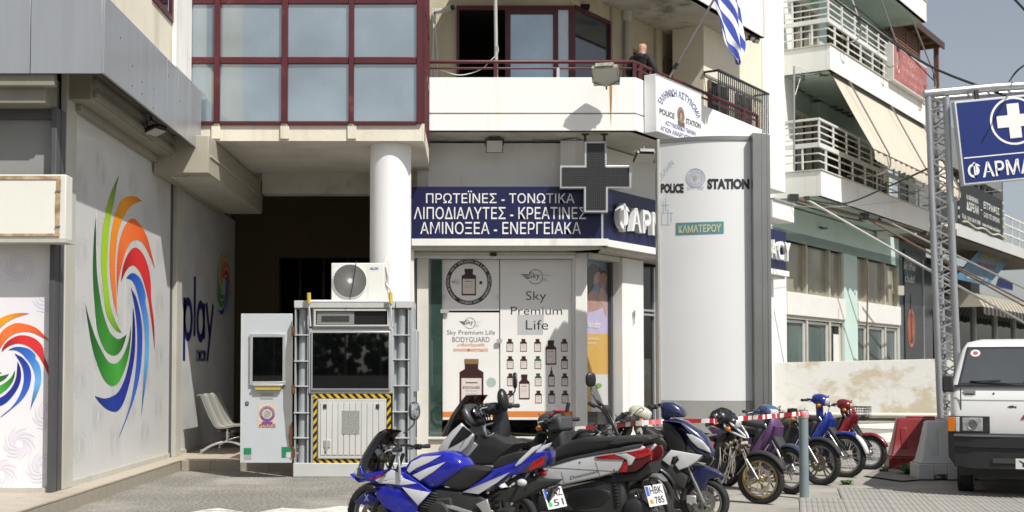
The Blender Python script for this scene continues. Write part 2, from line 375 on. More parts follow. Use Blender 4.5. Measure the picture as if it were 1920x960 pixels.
# weeds
leaf_m = M('weed_leaf', (.06, .13, .025), rough=.6, var=.3, vs=20)
def weed(x, y, z, r, h, n, label, seed):
    rnd = random.Random(seed); t = thing('weed', label, 'plant', (x, y, z), 0, 'weeds growing in the paving joints'); b = MB()
    for i in range(n):
        a = rnd.uniform(0, 6.28); L = rnd.uniform(.4, 1)*r; H = h*rnd.uniform(.4, 1); w = rnd.uniform(.008, .02)
        px, py = x+rnd.uniform(-.3, .3)*r, y+rnd.uniform(-.3, .3)*r
        dx, dy = math.cos(a), math.sin(a); sx, sy = -dy*w, dx*w
        b.add([(px-sx*.5, py-sy*.5, z), (px+sx*.5, py+sy*.5, z), (px+dx*L*.45+sx, py+dy*L*.45+sy, z+H), (px+dx*L*.45-sx, py+dy*L*.45-sy, z+H), (px+dx*L, py+dy*L, z+H*rnd.uniform(.45, .9))],
              [(0, 1, 2, 3), (3, 2, 4)])
    b.build('foliage', leaf_m, t)
p = PG(345, 880); weed(p.x, p.y, 0, .16, .16, 46, 'small green weed in the corner where the two rows of riser tiles meet', 1)
p = PG(392, 880); weed(p.x, p.y, 0, .10, .06, 22, 'tiny weed at the foot of the tiled step, right of the corner weed', 2)
p = PG(1586, 910); weed(p.x, p.y, .01, .13, .07, 50, 'small tuft of grass on the concrete right of the bollard', 3)
p = PG(1657, 888); weed(p.x, p.y, .02, .12, .06, 40, 'flat tuft of grass on the cracked cement behind the tuft by the bollard', 4)
p = PG(1712, 893); weed(p.x, p.y, .02, .30, .17, 240, 'thick green weed clump at the foot of the red and white barriers', 5)

# ================================================================= betting shop, left
WX, FY_, PT = -4.8, 14.8, .175
shop = thing('betting_shop', 'grey shop on the left with swirl graphics on its windows and metal fascia', 'shop', (-6, 17, 0))
film = M('window_film', (.62, .615, .60), rough=.38, var=.03, vs=.8, coat=.15)
film_front = M('front_window_film', (.80, .78, .80), rough=.35, var=.03, vs=.8, coat=.15)
clad = M('fascia_aluminium', (.44, .45, .465), rough=.34, metal=.5, var=.05, vs=.6, stain=(.36, .365, .37), st=(.45, .8), ss=.8, sstretch=(4, 4, .2))
frame_l = M('pale_frame_metal', (.50, .48, .42), rough=.5, var=.08, stain=(.36, .33, .27), st=(.55, .8), ss=1.5, sstretch=(3, 3, .3))
shutter_box = M('shutter_box_shaded', (.27, .25, .20), rough=.55, var=.1, stain=(.3, .27, .2), st=(.55, .75), ss=2)  # beige darkened: the shade under the fascia is put into the colour
MB().box(-12, WX-.08, FY_+.08, 27, PT, 5.0).build('wall', M('shop_inner_wall', (.25, .25, .24), rough=.8), shop)
MB().box(-12, -4.40, 14.65, 19.70, 5.80, 12).build('upper_wall', cream_wall, shop)
# fascia: front panels and side panels
fz0, fz1, fX, fYf = 4.93, 5.83, -4.14, 14.35
xseam = PY(58, 0, fYf).x
f0 = MB().box(xseam+.004, fX-.03, fYf, fYf+.03, fz0, fz1).build('fascia_panel', clad, shop, bevel=.003)
MB().box(xseam-2.4, xseam-.004, fYf, fYf+.03, fz0, fz1).build('fascia_panel', clad, shop, bevel=.003)
MB().box(-10.5, xseam-2.408, fYf, fYf+.03, fz0, fz1).build('fascia_panel', clad, shop, bevel=.003)
ye = 19.55; ycuts = [fYf, 17.35, 18.0, 18.75, ye]
for a, b in zip(ycuts, ycuts[1:]): MB().box(fX-.03, fX, a+.003, b-.003, fz0, fz1).build('fascia_panel', clad, shop, bevel=.002)
MB().box(-10.5, fX-.03, fYf+.03, ye, fz1-.04, fz1-.01).build('fascia_top', clad, shop)
MB().box(-10.5, fX-.2, fYf+.2, ye, fz1-.5, fz1-.45).build('fascia_underside', shutter_box, shop)
b = MB()
for (y, z) in ((15.0, 5.5), (15.55, 5.3), (15.55, 5.05), (16.0, 5.2), (16.0, 5.05), (16.6, 5.0), (16.6, 5.25), (17.4, 5.6), (18.1, 5.4)): b.lathe([(.0001, .003), (.012, .003), (.014, 0)], (fX, y, z), 'x', 8)
b.build('bolt', dark_metal, shop)
# side wall header (roller box with ribs)
h = MB(); h.box(WX-.05, WX+.30, FY_+.3, 19.3, 4.79, 5.30); h.build('roller_box', shutter_box, shop, bevel=.01)
for i, zz_ in enumerate((4.80, 4.95, 5.1)): MB().box(WX+.30, WX+.345, FY_+.35, 19.3, zz_+.02, zz_+.09).build('rail', shutter_box, shop)
MB().box(WX-.02, WX+.10, FY_+.55, 20.35, 4.70, 4.79).build('guide_rail', shutter_box, shop, bevel=.008)
# side wall film panes with vertical joints
def wall_y(u): return PX(u, 500, WX).y
cuts = [137, 180, 235, 319]
for a, b_ in zip(cuts, cuts[1:]):
    y0, y1 = wall_y(a), wall_y(b_); MB().box(WX-.03, WX, y0+.004, y1-.004, PT+.07, 4.75).build('window_pane', film, shop, bevel=.002)
MB().box(WX-.05, WX+.02, wall_y(137), wall_y(319), PT, PT+.07).build('sill', frame_l, shop)
y0, y1 = wall_y(319), wall_y(325); MB().box(WX-.2, WX-.01, y0, y1, PT, 4.9).build('frame_post', dark_grey_metal, shop)
y0, y1 = wall_y(325), wall_y(335); MB().box(WX-.2, WX+.06, y0, y1, PT, 4.9).build('frame_post', frame_l, shop, bevel=.006)
y0, y1 = wall_y(335.5), wall_y(440)
MB().box(WX-.03, WX, y0, y1, PT+.07, 4.6).build('window_pane', film, shop)
MB().box(WX-.05, WX+.03, y0, y1, PT, PT+.07).build('sill', frame_l, shop)
MB().box(WX-.2, WX+.05, wall_y(440), wall_y(446), PT, 4.6).build('frame_post', dark_grey_metal, shop)
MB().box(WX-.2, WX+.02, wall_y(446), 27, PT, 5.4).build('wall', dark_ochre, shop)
# corner post and front facade
x0 = PY(97, 600, FY_).x; yc_ = wall_y(118)
MB().box(x0, WX+.015, FY_-.10, yc_, PT, 4.62).build('corner_post', dark_grey_metal, shop, bevel=.006)
MB().box(WX-.05, WX+.03, yc_+.003, wall_y(137)-.004, PT, 5.2).build('corner_post', frame_l, shop, bevel=.01, label='pale corner profile')
MB().box(WX+.012, WX+.018, FY_+.06, FY_+.075, PT, 4.62).build('joint', M('black_joint', (.02, .02, .02)), shop)
b = MB().box(-10, WX-.05, FY_-.30, FY_+.1, 4.62, 5.35); b.build('roller_box', shutter_box, shop, bevel=.01)
xa, xb, za, zb = ry(-200, 168, 104, 148, FY_-.36)
MB().box(-10, xb, FY_-.40, FY_-.29, 4.80, 4.95).build('rail', shutter_box, shop, bevel=.01)
MB().box(-10, x0, FY_-.0, FY_+.1, 4.5, 4.62).build('frame_rail', dark_grey_metal, shop)
xl = -10; 
MB().box(xl, x0-.02, FY_+.12, FY_+.14, 3.55, 4.50).build('window_pane', film, shop)
MB().box(xl, x0-.02, FY_+.02, FY_+.05, PT+.05, 3.2).build('window_pane', film_front, shop)
MB().box(xl, x0, FY_-.05, FY_+.1, PT, PT+.05).build('sill', frame_l, shop)
# blank light box sign across the front
xa, xb, za, zb = ry(-300, 453, 124, 327, FY_-.34)
sg = thing('blank_sign', 'blank white sign box edged with peeling brown tape on the left shop front', 'sign', (-6.2, FY_-.2, za))
MB().box(-10, xb, FY_-.34, FY_-.10, za+.03, zb).build('box', M('sign_box_white', (.70, .68, .62), rough=.5, var=.05), sg, bevel=.01)
MB().box(-10, xb-.10, FY_-.352, FY_-.342, za+.08, zb-.05).build('face', M('sign_face_cream', (.78, .76, .68), rough=.5, var=.04), sg)
tape_m = M('brown_tape', (.36, .22, .10), rough=.5, var=.3, vs=8, stain=(.52, .42, .28), st=(.4, .6), ss=7)
for q in ((-10, xb-.06, zb-.06, zb-.02), (-10, xb-.06, za+.06, za+.09)): MB().box(q[0], q[1], FY_-.362, FY_-.35, q[2], q[3]).build('tape', tape_m, sg)
MB().prism([(xb-.105, za+.09), (xb-.065, za+.09), (xb-.055, zb-.06), (xb-.10, zb-.06), (xb-.115, (za+zb)/2)], FY_-.361, FY_-.35).build('tape', tape_m, sg)
for z in (za+.16, zb-.2): MB().box(xb-.11, xb-.05, FY_-.37, FY_-.36, z, z+.02).build('clip', steel, sg)
MB().box(-10, xb+.02, FY_-.36, FY_-.05, za-.01, za+.03).build('bottom_rail', frame_l, sg)
# lower-left bolt etc; window of the upper floor
rw = MB(); y0, y1 = PX(284, 20, -4.4).y, PX(322, 20, -4.4).y
wz = PX(320, 38, -4.4).z
MB().box(-4.45, -4.37, y0, y1, wz-.02, wz+.06).build('window_frame', maroon, shop); MB().box(-4.45, -4.37, y1-.09, y1, wz+.06, 9).build('window_frame', maroon, shop); MB().box(-4.45, -4.37, y0-.5, y0-.42, wz+.06, 9).build('window_frame', maroon, shop)
MB().box(-4.42, -4.40+.005, y0-.42, y1-.09, wz+.06, 9).build('pane', MG('dark_window_glass', '20282c', .12, base='1c262c', film=.8), shop)
MB().box(-4.40, -4.33, PX(322, 60, -4.4).y, 19.72, PX(340, 100, -4.4).z-.35, 12).build('pilaster', white_wall, shop, bevel=.01)
# plinth of the shop and step of the passage
step = MB(); step.box(-12, -4.53, 10.5, 20.02, 0, PT-.02); step.box(-12, -2.2, 20.02, 27, 0, PT-.02); step.build('platform', grout, shop)
def tile_row(n, p0, p1, z0, z1, out, mat, parent, name='tile', th=.02, gap=.006):
    """n alike riser tiles along p0->p1, proud of the face by out"""
    d = (p1-p0); L = d.length/n; a = math.atan2(d.y, d.x); me = None
    for i in range(n):
        c = p0+d*((i+.5)/n)
        if me is None:
            b = MB(); b.box(-L/2+gap/2, L/2-gap/2, -th/2, th/2, 0, z1-z0); o = b.build(name, mat); me = o.data; o.parent = parent
        else: o = bpy.data.objects.new(name, me); COL.objects.link(o); o.parent = parent
        o.location = Vector((c.x, c.y, z0+random.uniform(0, .002)))-parent.location; o.rotation_euler = (0, 0, a+random.uniform(-.006, .006))
tile_row(30, Vector((-4.52, 10.6, 0)), Vector((-4.52, 20.0, 0)), 0, PT-.022, 0, tile_side, shop, 'riser_tile')
tile_row(5, Vector((-4.50, 20.01, 0)), Vector((-2.25, 20.01, 0)), 0, PT-.022, 0, tile_side, shop, 'riser_tile')
# tread tiles
def tread(x0, x1, y0, y1, nx_, ny_):
    lx, ly = (x1-x0)/nx_, (y1-y0)/ny_; me = None
    for i in range(nx_):
        for j in range(ny_):
            if me is None: o = MB().box(-lx/2+.003, lx/2-.003, -ly/2+.003, ly/2-.003, -.018, .0).build('tread_tile', tile_m); me = o.data; o.parent = shop
            else: o = bpy.data.objects.new('tread_tile', me); COL.objects.link(o); o.parent = shop
            o.location = Vector((x0+(i+.5)*lx, y0+(j+.5)*ly, PT+random.uniform(-.001, .0015)))-shop.location
tread(-4.80, -4.50, 14.8, 20.0, 1, 13); tread(-6.3, -4.50, 11.2, 14.8, 4, 8); tread(-4.80, -2.4, 20.0, 23.0, 6, 7)

# ---- swirl print (traced blades, flat film on the wall)
A_ = lambda x, y: (140+x*.2707, 320+y*.2707)
B_ = lambda x, y: (140+x*.28125, 560+y*.28125)
def bl(tipA, out, inn, tipB): return ([tipA]+out+[tipB], [tipA]+inn[::-1]+[tipB])
a, b = A_, B_
BL = [
 (bl(a(307,33), [a(255,140),a(215,280),a(190,430),a(180,600),a(190,760),b(195,0),b(207,90),b(240,165),b(275,215)], [b(290,190),b(262,130),b(240,60),a(235,840),a(222,700),a(228,560),a(235,440),a(250,320),a(270,210),a(292,90)], b(312,225)), ('1f5a1c','a8cc30','9ccc2c','3c8a30')),
 (bl(a(143,325), [a(131,480),a(125,650),a(128,800),b(130,10),b(145,180),b(170,280),b(200,340),b(232,370),b(268,378),b(300,355),b(325,310)], [b(300,268),b(270,262),b(235,225),b(205,150),b(180,60),a(172,860),a(155,740),a(148,600),a(146,450)], b(345,238)), ('1d4a20','2c6a2e','3f9434','1d5626')),
 (bl(a(467,210), [a(420,180),a(370,178),a(325,205),a(290,270),a(262,370),a(245,500),a(240,640),a(250,780),b(262,40)], [b(278,60),a(290,900),a(283,800),a(278,650),a(288,520),a(300,430),a(325,350),a(360,280),a(410,230)], b(285,120)), ('c8641e','f0a020','f08a30','e8703c')),
 (bl(a(555,680), [a(530,570),a(500,460),a(460,385),a(405,332),a(360,360),a(325,430),a(300,540),a(290,680),a(290,800)], [a(300,780),a(320,680),a(350,570),a(385,500),a(425,478),a(470,500),a(512,575)], a(293,870)), ('c23a2c','ee6a30','f07a38','de4a34')),
 (bl(a(320,770), [a(330,680),a(360,590),a(410,532),a(460,560),a(500,640),a(525,760),b(508,0),b(520,90),b(530,200)], [b(520,230),b(505,110),a(505,880),a(480,780),a(450,700),a(405,655),a(360,685)], b(532,345)), ('8c1a20','dc3434','d83438','a81c24')),
 (bl(a(355,745), [a(385,712),a(420,715),a(460,760),a(490,860),b(470,20),b(488,120),b(495,250),b(492,400),b(475,550),b(455,690)], [b(450,650),b(462,450),b(468,300),b(460,180),b(445,80),a(445,900),a(425,820),a(395,760)], b(443,785)), ('1c3c9c','3a70c8','6cb4e8','1e3c7c')),
 (bl(a(387,808), [a(415,860),b(415,10),b(440,120),b(450,250),b(445,400),b(430,520),b(400,650),b(350,790),b(310,890)], [b(320,850),b(355,750),b(385,620),b(405,480),b(415,350),b(415,220),b(405,100),a(400,870)], b(290,930)), ('1c2474','2c4cb0','3c6cc8','1c3474')),
 (bl(b(387,50), [b(400,150),b(403,280),b(395,400),b(370,540),b(330,680),b(290,745),b(255,752),b(210,735),b(165,695)], [b(190,665),b(240,655),b(290,620),b(330,540),b(360,430),b(378,300),b(384,180)], b(132,648)), ('241c64','262e8c','1e3c9c','1a2c70')),
 (bl(b(70,35), [b(90,180),b(115,320),b(150,440),b(195,540),b(245,582),b(290,560),b(330,480),b(360,370),b(372,270)], [b(355,290),b(320,380),b(285,425),b(250,433),b(215,410),b(170,330),b(130,240),b(95,130)], b(374,178)), ('123a1a','2a7a2c','4aac40','123c1c')),
]
def rampc(cs, t):
    cs = [lin(c) for c in cs]; k = t*(len(cs)-1); i = min(int(k), len(cs)-2); f = k-i; return tuple(cs[i][j]*(1-f)+cs[i+1][j]*f for j in range(4))
SW = []     # blades in metric wall coordinates (y, z)
for (o_, i_), cs in BL:
    w2 = lambda P: [(PX(u, v, WX).y, PX(u, v, WX).z) for u, v in P]
    O = resample(smooth_path(w2(o_), 5), 30); I = resample(smooth_path(w2(i_), 5), 30); SW.append((O, I, cs))
def swirl(mb, fn, grey=None, which=None):
    for k, (O, I, cs) in enumerate(SW):
        if which and k not in which: continue
        n = len(O); vs = [fn(p.x, p.y) for p in O]+[fn(p.x, p.y) for p in I]
        col = [grey or rampc(cs, i/(n-1)) for i in range(n)]*2
        mb.add(vs, [(i, i+1, n+i+1, n+i) for i in range(n-1)], col)
    return mb
print_m = MV('print_ink', .42, .15)
swirl(MB(), lambda y, z: (WX+.004, y, z)).build('swirl_print', print_m, shop)
AL, AR = [p for O, I, c in SW for p in O+I], None
cy = sum(p.x for p in AL)/len(AL); cz = sum(p.y for p in AL)/len(AL); rad = max(p.y for p in AL)-cz
# the same mark, smaller, on the front window and on the second side window
rT = PX(251, 464, WX); lt = PX(265, 781, WX); rg = PX(279, 630, WX)
fT = PY(35, 629, FY_+.016); fl = PY(51, 769, FY_+.016); fr = PY(77, 706, FY_+.016)
kz = (fT.z-fl.z)/(rT.z-lt.z); kx = (fr.x-fT.x)/(rg.y-rT.y)
swirl(MB(), lambda y, z: (min(fT.x+(y-rT.y)*kx, x0-.03), FY_+.014, fT.z+(z-rT.z)*kz)).build('swirl_print', print_m, shop)
q0 = PX(405, 463, WX); q1 = PX(432, 607, WX)
ymn, ymx = min(p.x for p in AL), max(p.x for p in AL); zmn, zmx = min(p.y for p in AL), max(p.y for p in AL)
swirl(MB(), lambda y, z: (WX+.004, q0.y+(y-ymn)/(ymx-ymn)*(q1.y-q0.y), q1.z+(z-zmn)/(zmx-zmn)*(q0.z-q1.z))).build('swirl_print', print_m, shop)
# pale grey marks repeated over the film
pale = MB(); rr_ = .27/rad
for i, y in enumerate([15.75, 16.55, 17.35, 18.15, 18.95, 19.75, 21.6, 22.5, 23.4, 24.3, 25.2]):
    for j in range(6):
        z = .65+j*.8+(i % 2)*.35
        if z > 4.45: continue
        d = .9 if z < 1.7 or z > 3.9 or y > 21 else .97
        swirl(pale, lambda yy, zz: (WX+.002, y+(yy-cy)*rr_*1., z+(zz-cz)*rr_), grey=(.592, .587, .578, 1))
pale.build('pale_swirl_pattern', print_m, shop, kind='stuff')
pale2 = MB()
for (u, v, dd) in ((44, 265, .12), (-40, 330, .12), (8, 318, .12), (85, 200, .12), (38, 502, .02), (92, 560, .02), (36, 832, .02), (-30, 760, .02), (92, 780, .02), (2, 890, .02), (80, 880, .02)):
    c = PY(u, v, FY_+dd-.004)
    swirl(pale2, lambda yy, zz: (min(c.x+(yy-cy)*rr_*.72, x0-.03), FY_+dd-.003, c.z+(zz-cz)*rr_*.72), grey=(.54, .535, .55, 1) if dd > .05 else (.73, .69, .76, 1))
pale2.build('pale_swirl_pattern', print_m, shop, kind='stuff')
navy_ink = M('navy_ink', (.015, .02, .12), rough=.4, var=.05)
def fx(u0, u1, vt, vb):    # box on the side wall: pixel columns u0..u1; top and bottom rows given at the left edge; true rectangle on the wall
    p0 = PX(u0, vb, WX+.004); p1 = PX(u1, vb, WX+.004); zt = PX(u0, vt, WX+.004).z
    return rectfn(p0, (p0.x, p1.y, p0.z), (p0.x, p0.y, zt))
def outline(pts, w, col=None): pass
# "play": letters built from strokes so that they keep the rounded look
def stroke_print(paths, w, fn, mb):
    for P in paths:
        P = [Vector(p) for p in P]; n = len(P); L, R = [], []
        closed = (P[0]-P[-1]).length < 1e-6
        for i, p in enumerate(P):
            a = P[(i-1) % n] if i else (P[-2] if closed else p); b = P[i+1] if i < n-1 else (P[1] if closed else p); t = (b-a).normalized(); nn = Vector((-t.y, t.x))*w/2
            L.append(fn(*(p+nn))); R.append(fn(*(p-nn)))
        mb.add(L+R, [(i, i+1, n+i+1, n+i) for i in range(n-1)])
    return mb
def arc(cx, cy_, rx, ry_, a0, a1, n=20): return [(cx+rx*math.cos(math.radians(a0+(a1-a0)*i/n)), cy_+ry_*math.sin(math.radians(a0+(a1-a0)*i/n))) for i in range(n+1)]
pl = [[(0, -.42), (0, .62)], arc(.25, .27, .25, .30, 0, 360), [(.70, 0), (.70, 1.02)], arc(1.14, .27, .24, .30, 0, 360), [(1.40, .60), (1.40, -.03)], [(1.56, .62), (1.84, .02)], [(2.10, .62), (1.66, -.42)]]
p0 = PX(345, 633, WX); p1 = PX(400, 633, WX); s_y = (p1.y-p0.y)/2.15
pz = lambda v: PX(345, v, WX).z
zb_ = PX(344, 676, WX).z; zt_ = PX(367, 519, WX).z; sz = (zt_-zb_)/1.44
stroke_print(pl, .145, lambda x, y: (WX+.005, p0.y+x*s_y, zb_+(y+.42)*sz), MB()).build('lettering', navy_ink, shop)
c0 = PX(368, 678, WX+.004); c1 = PX(386, 680, WX+.004); zt2 = PX(368, 656, WX).z
lettering('οπαπ', rectfn(c0, (c0.x, c1.y, c0.z), (c0.x, c0.y, zt2)), navy_ink, shop, .02)
# two small floodlights under the fascia
def floodlight(name_label, loc, rz, tilt, size=(.24, .16, .07), bracket=.14, col=None, lens='lens_grey', hang=True, grp='floodlights on the walls'):
    t = thing('floodlight', name_label, 'floodlight', (0, 0, 0), 0, grp); b = MB(RX(tilt))
    W, H, D = size
    ring = lambda k, y, e=0: [(-W/2*k, y, -H/2*k), (W/2*k, y, -H/2*k), (W/2*k, y, H/2*k), (-W/2*k, y, H/2*k)]
    b.loft([ring(.55, D*.55), ring(.8, D*.35), ring(1., 0), ring(1., -D*.45)]); b.build('housing', col or dark_metal, t, bevel=.006)
    MB(RX(tilt)).box(-W/2+.015, W/2-.015, -D*.45-.006, -D*.45, -H/2+.015, H/2-.015).build('lens', M('lamp_lens', (.55, .55, .50), rough=.15, coat=.5), t)
    MB(RX(tilt)).box(-W/2*.7, W/2*.7, -D*.45+.02, D*.2, H/2, H/2+.03).build('cap', col or dark_metal, t)
    u = MB(); 
    s_ = 1 if hang else -1
    u.tube([(-W/2-.012, 0, 0), (-W/2-.012, .02, s_*bracket*.6), (0, .05, s_*bracket), (W/2+.012, .02, s_*bracket*.6), (W/2+.012, 0, 0)], .008, 6); u.tube([(0, .05, s_*bracket), (0, .07, s_*(bracket+.05))], .014, 6)
    u.build('bracket', dark_metal, t)
    t.location = loc; t.rotation_euler = (0, 0, rz); return t
p = PX(290, 243, -4.35); floodlight('small floodlight under the left fascia, nearer of the two', p, math.radians(70), math.radians(70), (.30, .2, .09))
p = PX(347, 289, -4.35); floodlight('small floodlight under the far end of the left fascia with a loop of cable', p, math.radians(70), math.radians(70), (.30, .2, .09))
c = MB(); q = p; c.tube(smooth_path([tuple(q+Vector((.0, .0, .05))), tuple(q+Vector((.1, -.1, -.1))), tuple(q+Vector((.15, -.1, -.28))), tuple(q+Vector((.03, 0, -.36))), tuple(q+Vector((-.12, .1, -.3)))], 5), .008, 5); tag(c.build('cable', M('grey_cable', (.5, .5, .47), rough=.5), smooth=40), 'loop of pale cable below the far floodlight of the left fascia', 'cable')
# ================================================================= police station building
bld = thing('police_building', 'cream building with maroon glass box, white balcony and a pharmacy on its ground floor', 'building', (0, 22.5, 0))
BX0, BX1, BY0, BY1, BZ = -4.38, -0.74, 19.75, 21.9, 5.12
pane_m = MG('pane_glass', 'c8d4d8', .30, rough=.05, base='8e9ea6', film=.86)
frost = MG('frosted_pane', 'c8d4d8', .16, rough=.10, base='8ba0ae', film=.9)
# --- glass box: slab, frames, panes
slab_x = [BX0] + [PY(u, 250, BY0).x for u in (405, 534, 660)] + [BX1]
zs = PY(600, 232, BY0).z
MB().box(BX0, BX1, BY0+.03, BY1+1.2, BZ+.02, zs).build('slab', soffit_grey, bld)
for a_, b_ in zip(slab_x, slab_x[1:]): MB().box(a_+.004, b_-.004, BY0, BY0+.028, BZ, zs).build('slab_facing', cream_wall, bld, bevel=.004)
MB().box(BX1, BX1+.025, BY0, BY1, BZ, zs).build('slab_facing', cream_wall, bld)
for u in (405, 534, 660): x = PY(u, 250, BY0).x; MB().box(x-.07, x+.07, BY0-.03, BY0-.002, BZ+.03, zs+.01).build('pilaster', cream_wall, bld, bevel=.008)
MB().box(BX0, BX1, BY0+.002, BY0+.65, BZ-.0, BZ+.018).build('soffit_edge', soffit_grey, bld)
vus = [(350, 357), (402, 413), (528, 540), (654, 664), (781, 792)]
hvs = [(235, 228), (120, 108), (8, -2)]
fr = []
for a_, b_ in vus:
    xa, xb = PY(a_, 110, BY0-.02).x, PY(b_, 110, BY0-.02).x
    MB().box(xa, xb, BY0-.06, BY0+.05, zs, 9.6).build('mullion', maroon, bld, bevel=.006); fr.append((xa, xb))
hz = [(PY(600, b_, BY0).z, PY(600, t_, BY0).z) for b_, t_ in hvs]; hz.append((hz[-1][0]+.97, hz[-1][1]+.97)); hz.append((hz[-1][0]+.97, hz[-1][1]+.97))
for (za, zb) in hz:
    for (l, r) in zip(fr, fr[1:]): MB().box(l[1]+.002, r[0]-.002, BY0-.045, BY0+.04, za, zb).build('transom', maroon, bld, bevel=.005)
for (l, r) in zip(fr, fr[1:]):
    for (lo, hi) in zip(hz, hz[1:]):
        t_ = random.uniform(-.006, .006); m = MB(T((l[1]+r[0])/2, BY0, (lo[1]+hi[0])/2) @ RZ(t_) @ RX(random.uniform(-.005, .005)))
        m.box(-(r[0]-l[1])/2-.01, (r[0]-l[1])/2+.01, -.004, .004, -(hi[0]-lo[1])/2-.01, (hi[0]-lo[1])/2+.01).build('pane', pane_m, bld)
# right side of the box
for y in (BY0+.1, BY0+.75, BY0+1.4, BY1-.02): MB().box(BX1-.02, BX1+.035, y-.04, y+.04, zs-.25 if y == BY0+.1 else zs, 9.6).build('mullion', maroon, bld, bevel=.005)
for (za, zb) in hz: MB().box(BX1-.02, BX1+.028, BY0+.15, BY1, za, zb).build('transom', maroon, bld)
MB().box(BX1-.012, BX1, BY0+.1, BY1, zs, 9.6).build('pane', pane_m, bld)
# inside of the box: floor, blinds
MB().box(BX0+.05, BX1-.05, BY0+1.9, BY0+1.95, zs, 9.6).build('inner_wall', M('office_wall', (.5, .5, .48), rough=.8), bld)
# --- passage
MB().box(-4.8, BX1, BY0+.66, 27, 5.40, 5.6).build('ceiling', soffit_grey, bld)
MB().box(BX0, BX1, BY0+.64, BY0+.68, BZ, 5.40).build('soffit_edge', soffit_grey, bld)
MB().box(-3.93, BX1-.2, 24.0, 24.35, 4.88, 5.40).build('beam', M('beam_plaster', (.66, .63, .55), rough=.8, var=.1, stain=(.4, .37, .3), st=(.55, .75), ss=1.5), bld, bevel=.01)
MB().box(-4.78, -3.95, 19.2, 24.2, 4.54, 5.11).build('roller_box', M('passage_box_beige', (.38, .35, .28), rough=.6, var=.08, vs=1.5), bld, bevel=.01)
MB().box(-3.948, -3.93, 19.3, 24.1, 4.80, 4.825).build('rail', frame_l, bld)
MB().box(-4.6, -3.97, 19.5, 24.2, 4.525, 4.54).build('underside_panel', frame_l, bld)
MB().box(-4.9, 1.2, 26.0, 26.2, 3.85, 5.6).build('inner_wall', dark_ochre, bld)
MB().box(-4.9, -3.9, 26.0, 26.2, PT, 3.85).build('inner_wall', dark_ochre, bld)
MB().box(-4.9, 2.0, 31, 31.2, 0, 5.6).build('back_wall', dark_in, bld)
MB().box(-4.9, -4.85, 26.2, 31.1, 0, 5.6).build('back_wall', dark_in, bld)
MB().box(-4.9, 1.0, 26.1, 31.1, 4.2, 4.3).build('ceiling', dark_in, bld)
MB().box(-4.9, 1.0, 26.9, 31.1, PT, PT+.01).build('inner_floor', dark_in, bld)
for u0, u1 in ((520, 528), (560, 566), (604, 610), (650, 657)):
    xa, xb = PY(u0, 600, 28).x, PY(u1, 600, 28).x; MB().box(xa, xb, 27.9, 28.0, PT, 4.2).build('door_frame', M('dark_brown_frame', (.035, .025, .018), rough=.5), bld)
# right inner side wall of the passage (side of the pharmacy)
MB().box(-.95, -.75, 22.8, 31, 0, 5.6).build('side_wall', M('passage_white', (.6, .58, .52), rough=.8), bld)
# --- round column
cx, cyy = PY(732, 500, 20.2).x, 20.2
prof = [(.325, z) for z in [0, .5, 1, 2, 3, 4, 5.118]]
MB().lathe(prof, (cx, cyy, 0), 'z', 48).build('column', M('column_white', (.80, .80, .79), rough=.7, var=.025, vs=1.2, bump=.12, bs=18), bld, smooth=50)
# --- ground floor wall of the pharmacy
WY = 22.87
PX0 = PY(757, 400, WY).x
MB().box(-.75, 1.88, WY, WY+.3, 4.86, 5.64).build('wall', white_wall, bld)
MB().box(-.75, 1.98, WY-.10, WY+.3, 4.18, 4.86).build('wall', white_wall, bld, bevel=.006)
MB().box(-1.35, -1.0, 22.5, 22.9, 0, 4.6).build('pillar', white_wall, bld, bevel=.01)
# side street wall band
MB(SF).box(-.15, 9.1, .42, .72, 4.86, 5.66).build('wall', white_wall, bld)
MB(SF).box(-.15, 9.1, .32, .72, 4.18, 4.86).build('wall', white_wall, bld)
# first floor balcony slab + parapet
YB = 21.9; CX = 2.856; zt = PY(1000, 145, YB).z; zb = PY(1000, 245, YB).z
xl = PY(804, 200, YB).x
c2 = Vector((CX, YB, 0))
# slab polygon (top view)
e = 9.3
def pl2(s, o): q = PC+DD*s+NN*o; return (q.x, q.y)
s_c = (c2-PC).dot(DD); s_end = s_c+5.85
inner = [pl2(e, -.9), (1.2, 23.6), (xl-.3, 23.6)]
MB().prism([(xl-.3, YB+.02), (CX-.008, YB+.02), pl2(s_end, .73), pl2(s_end, .73)][:3]+inner, zb, zb+.16, 'z').build('balcony_slab', soffit_grey, bld)
par = M('parapet_white', (.83, .82, .78), rough=.75, var=.03, vs=1.0, bump=.10, bs=20, stain=(.70, .64, .50), st=(.56, .82), ss=1.6, sstretch=(2.2, 2.2, .2))
zg = PY(1000, 213, YB).z    # groove
def par_seg(p0, p1, z0, z1, th, name='parapet', mat=par, parent=bld, bev=.006, out=0.):
    p0, p1 = Vector((p0[0], p0[1], 0)), Vector((p1[0], p1[1], 0)); d = (p1-p0).normalized(); nn = Vector((d.y, -d.x, 0)); q = p0+nn*out
    M0 = Matrix(((d.x, -nn.x, 0, q.x), (d.y, -nn.y, 0, q.y), (0, 0, 1, 0), (0, 0, 0, 1)))
    return MB(M0).box(0, (p1-p0).length, 0, th, z0, z1).build(name, mat, parent, bevel=bev)
par_seg((xl-.35, YB), (CX, YB), zg+.012, zt, .14); par_seg((xl-.35, YB), (CX-.004, YB), zb, zg-.012, .14, out=.004)
par_seg((xl-.35, YB+.02), (CX-.01, YB+.02), zg-.02, zg+.02, .1, 'groove', M('groove_grey', (.25, .24, .22)), bev=0)
par_seg(pl2(s_c+.003, .75), pl2(s_end, .75), zg+.012, zt, .14); par_seg(pl2(s_c+.003, .75), pl2(s_end, .75), zb, zg-.012, .14, out=.004)
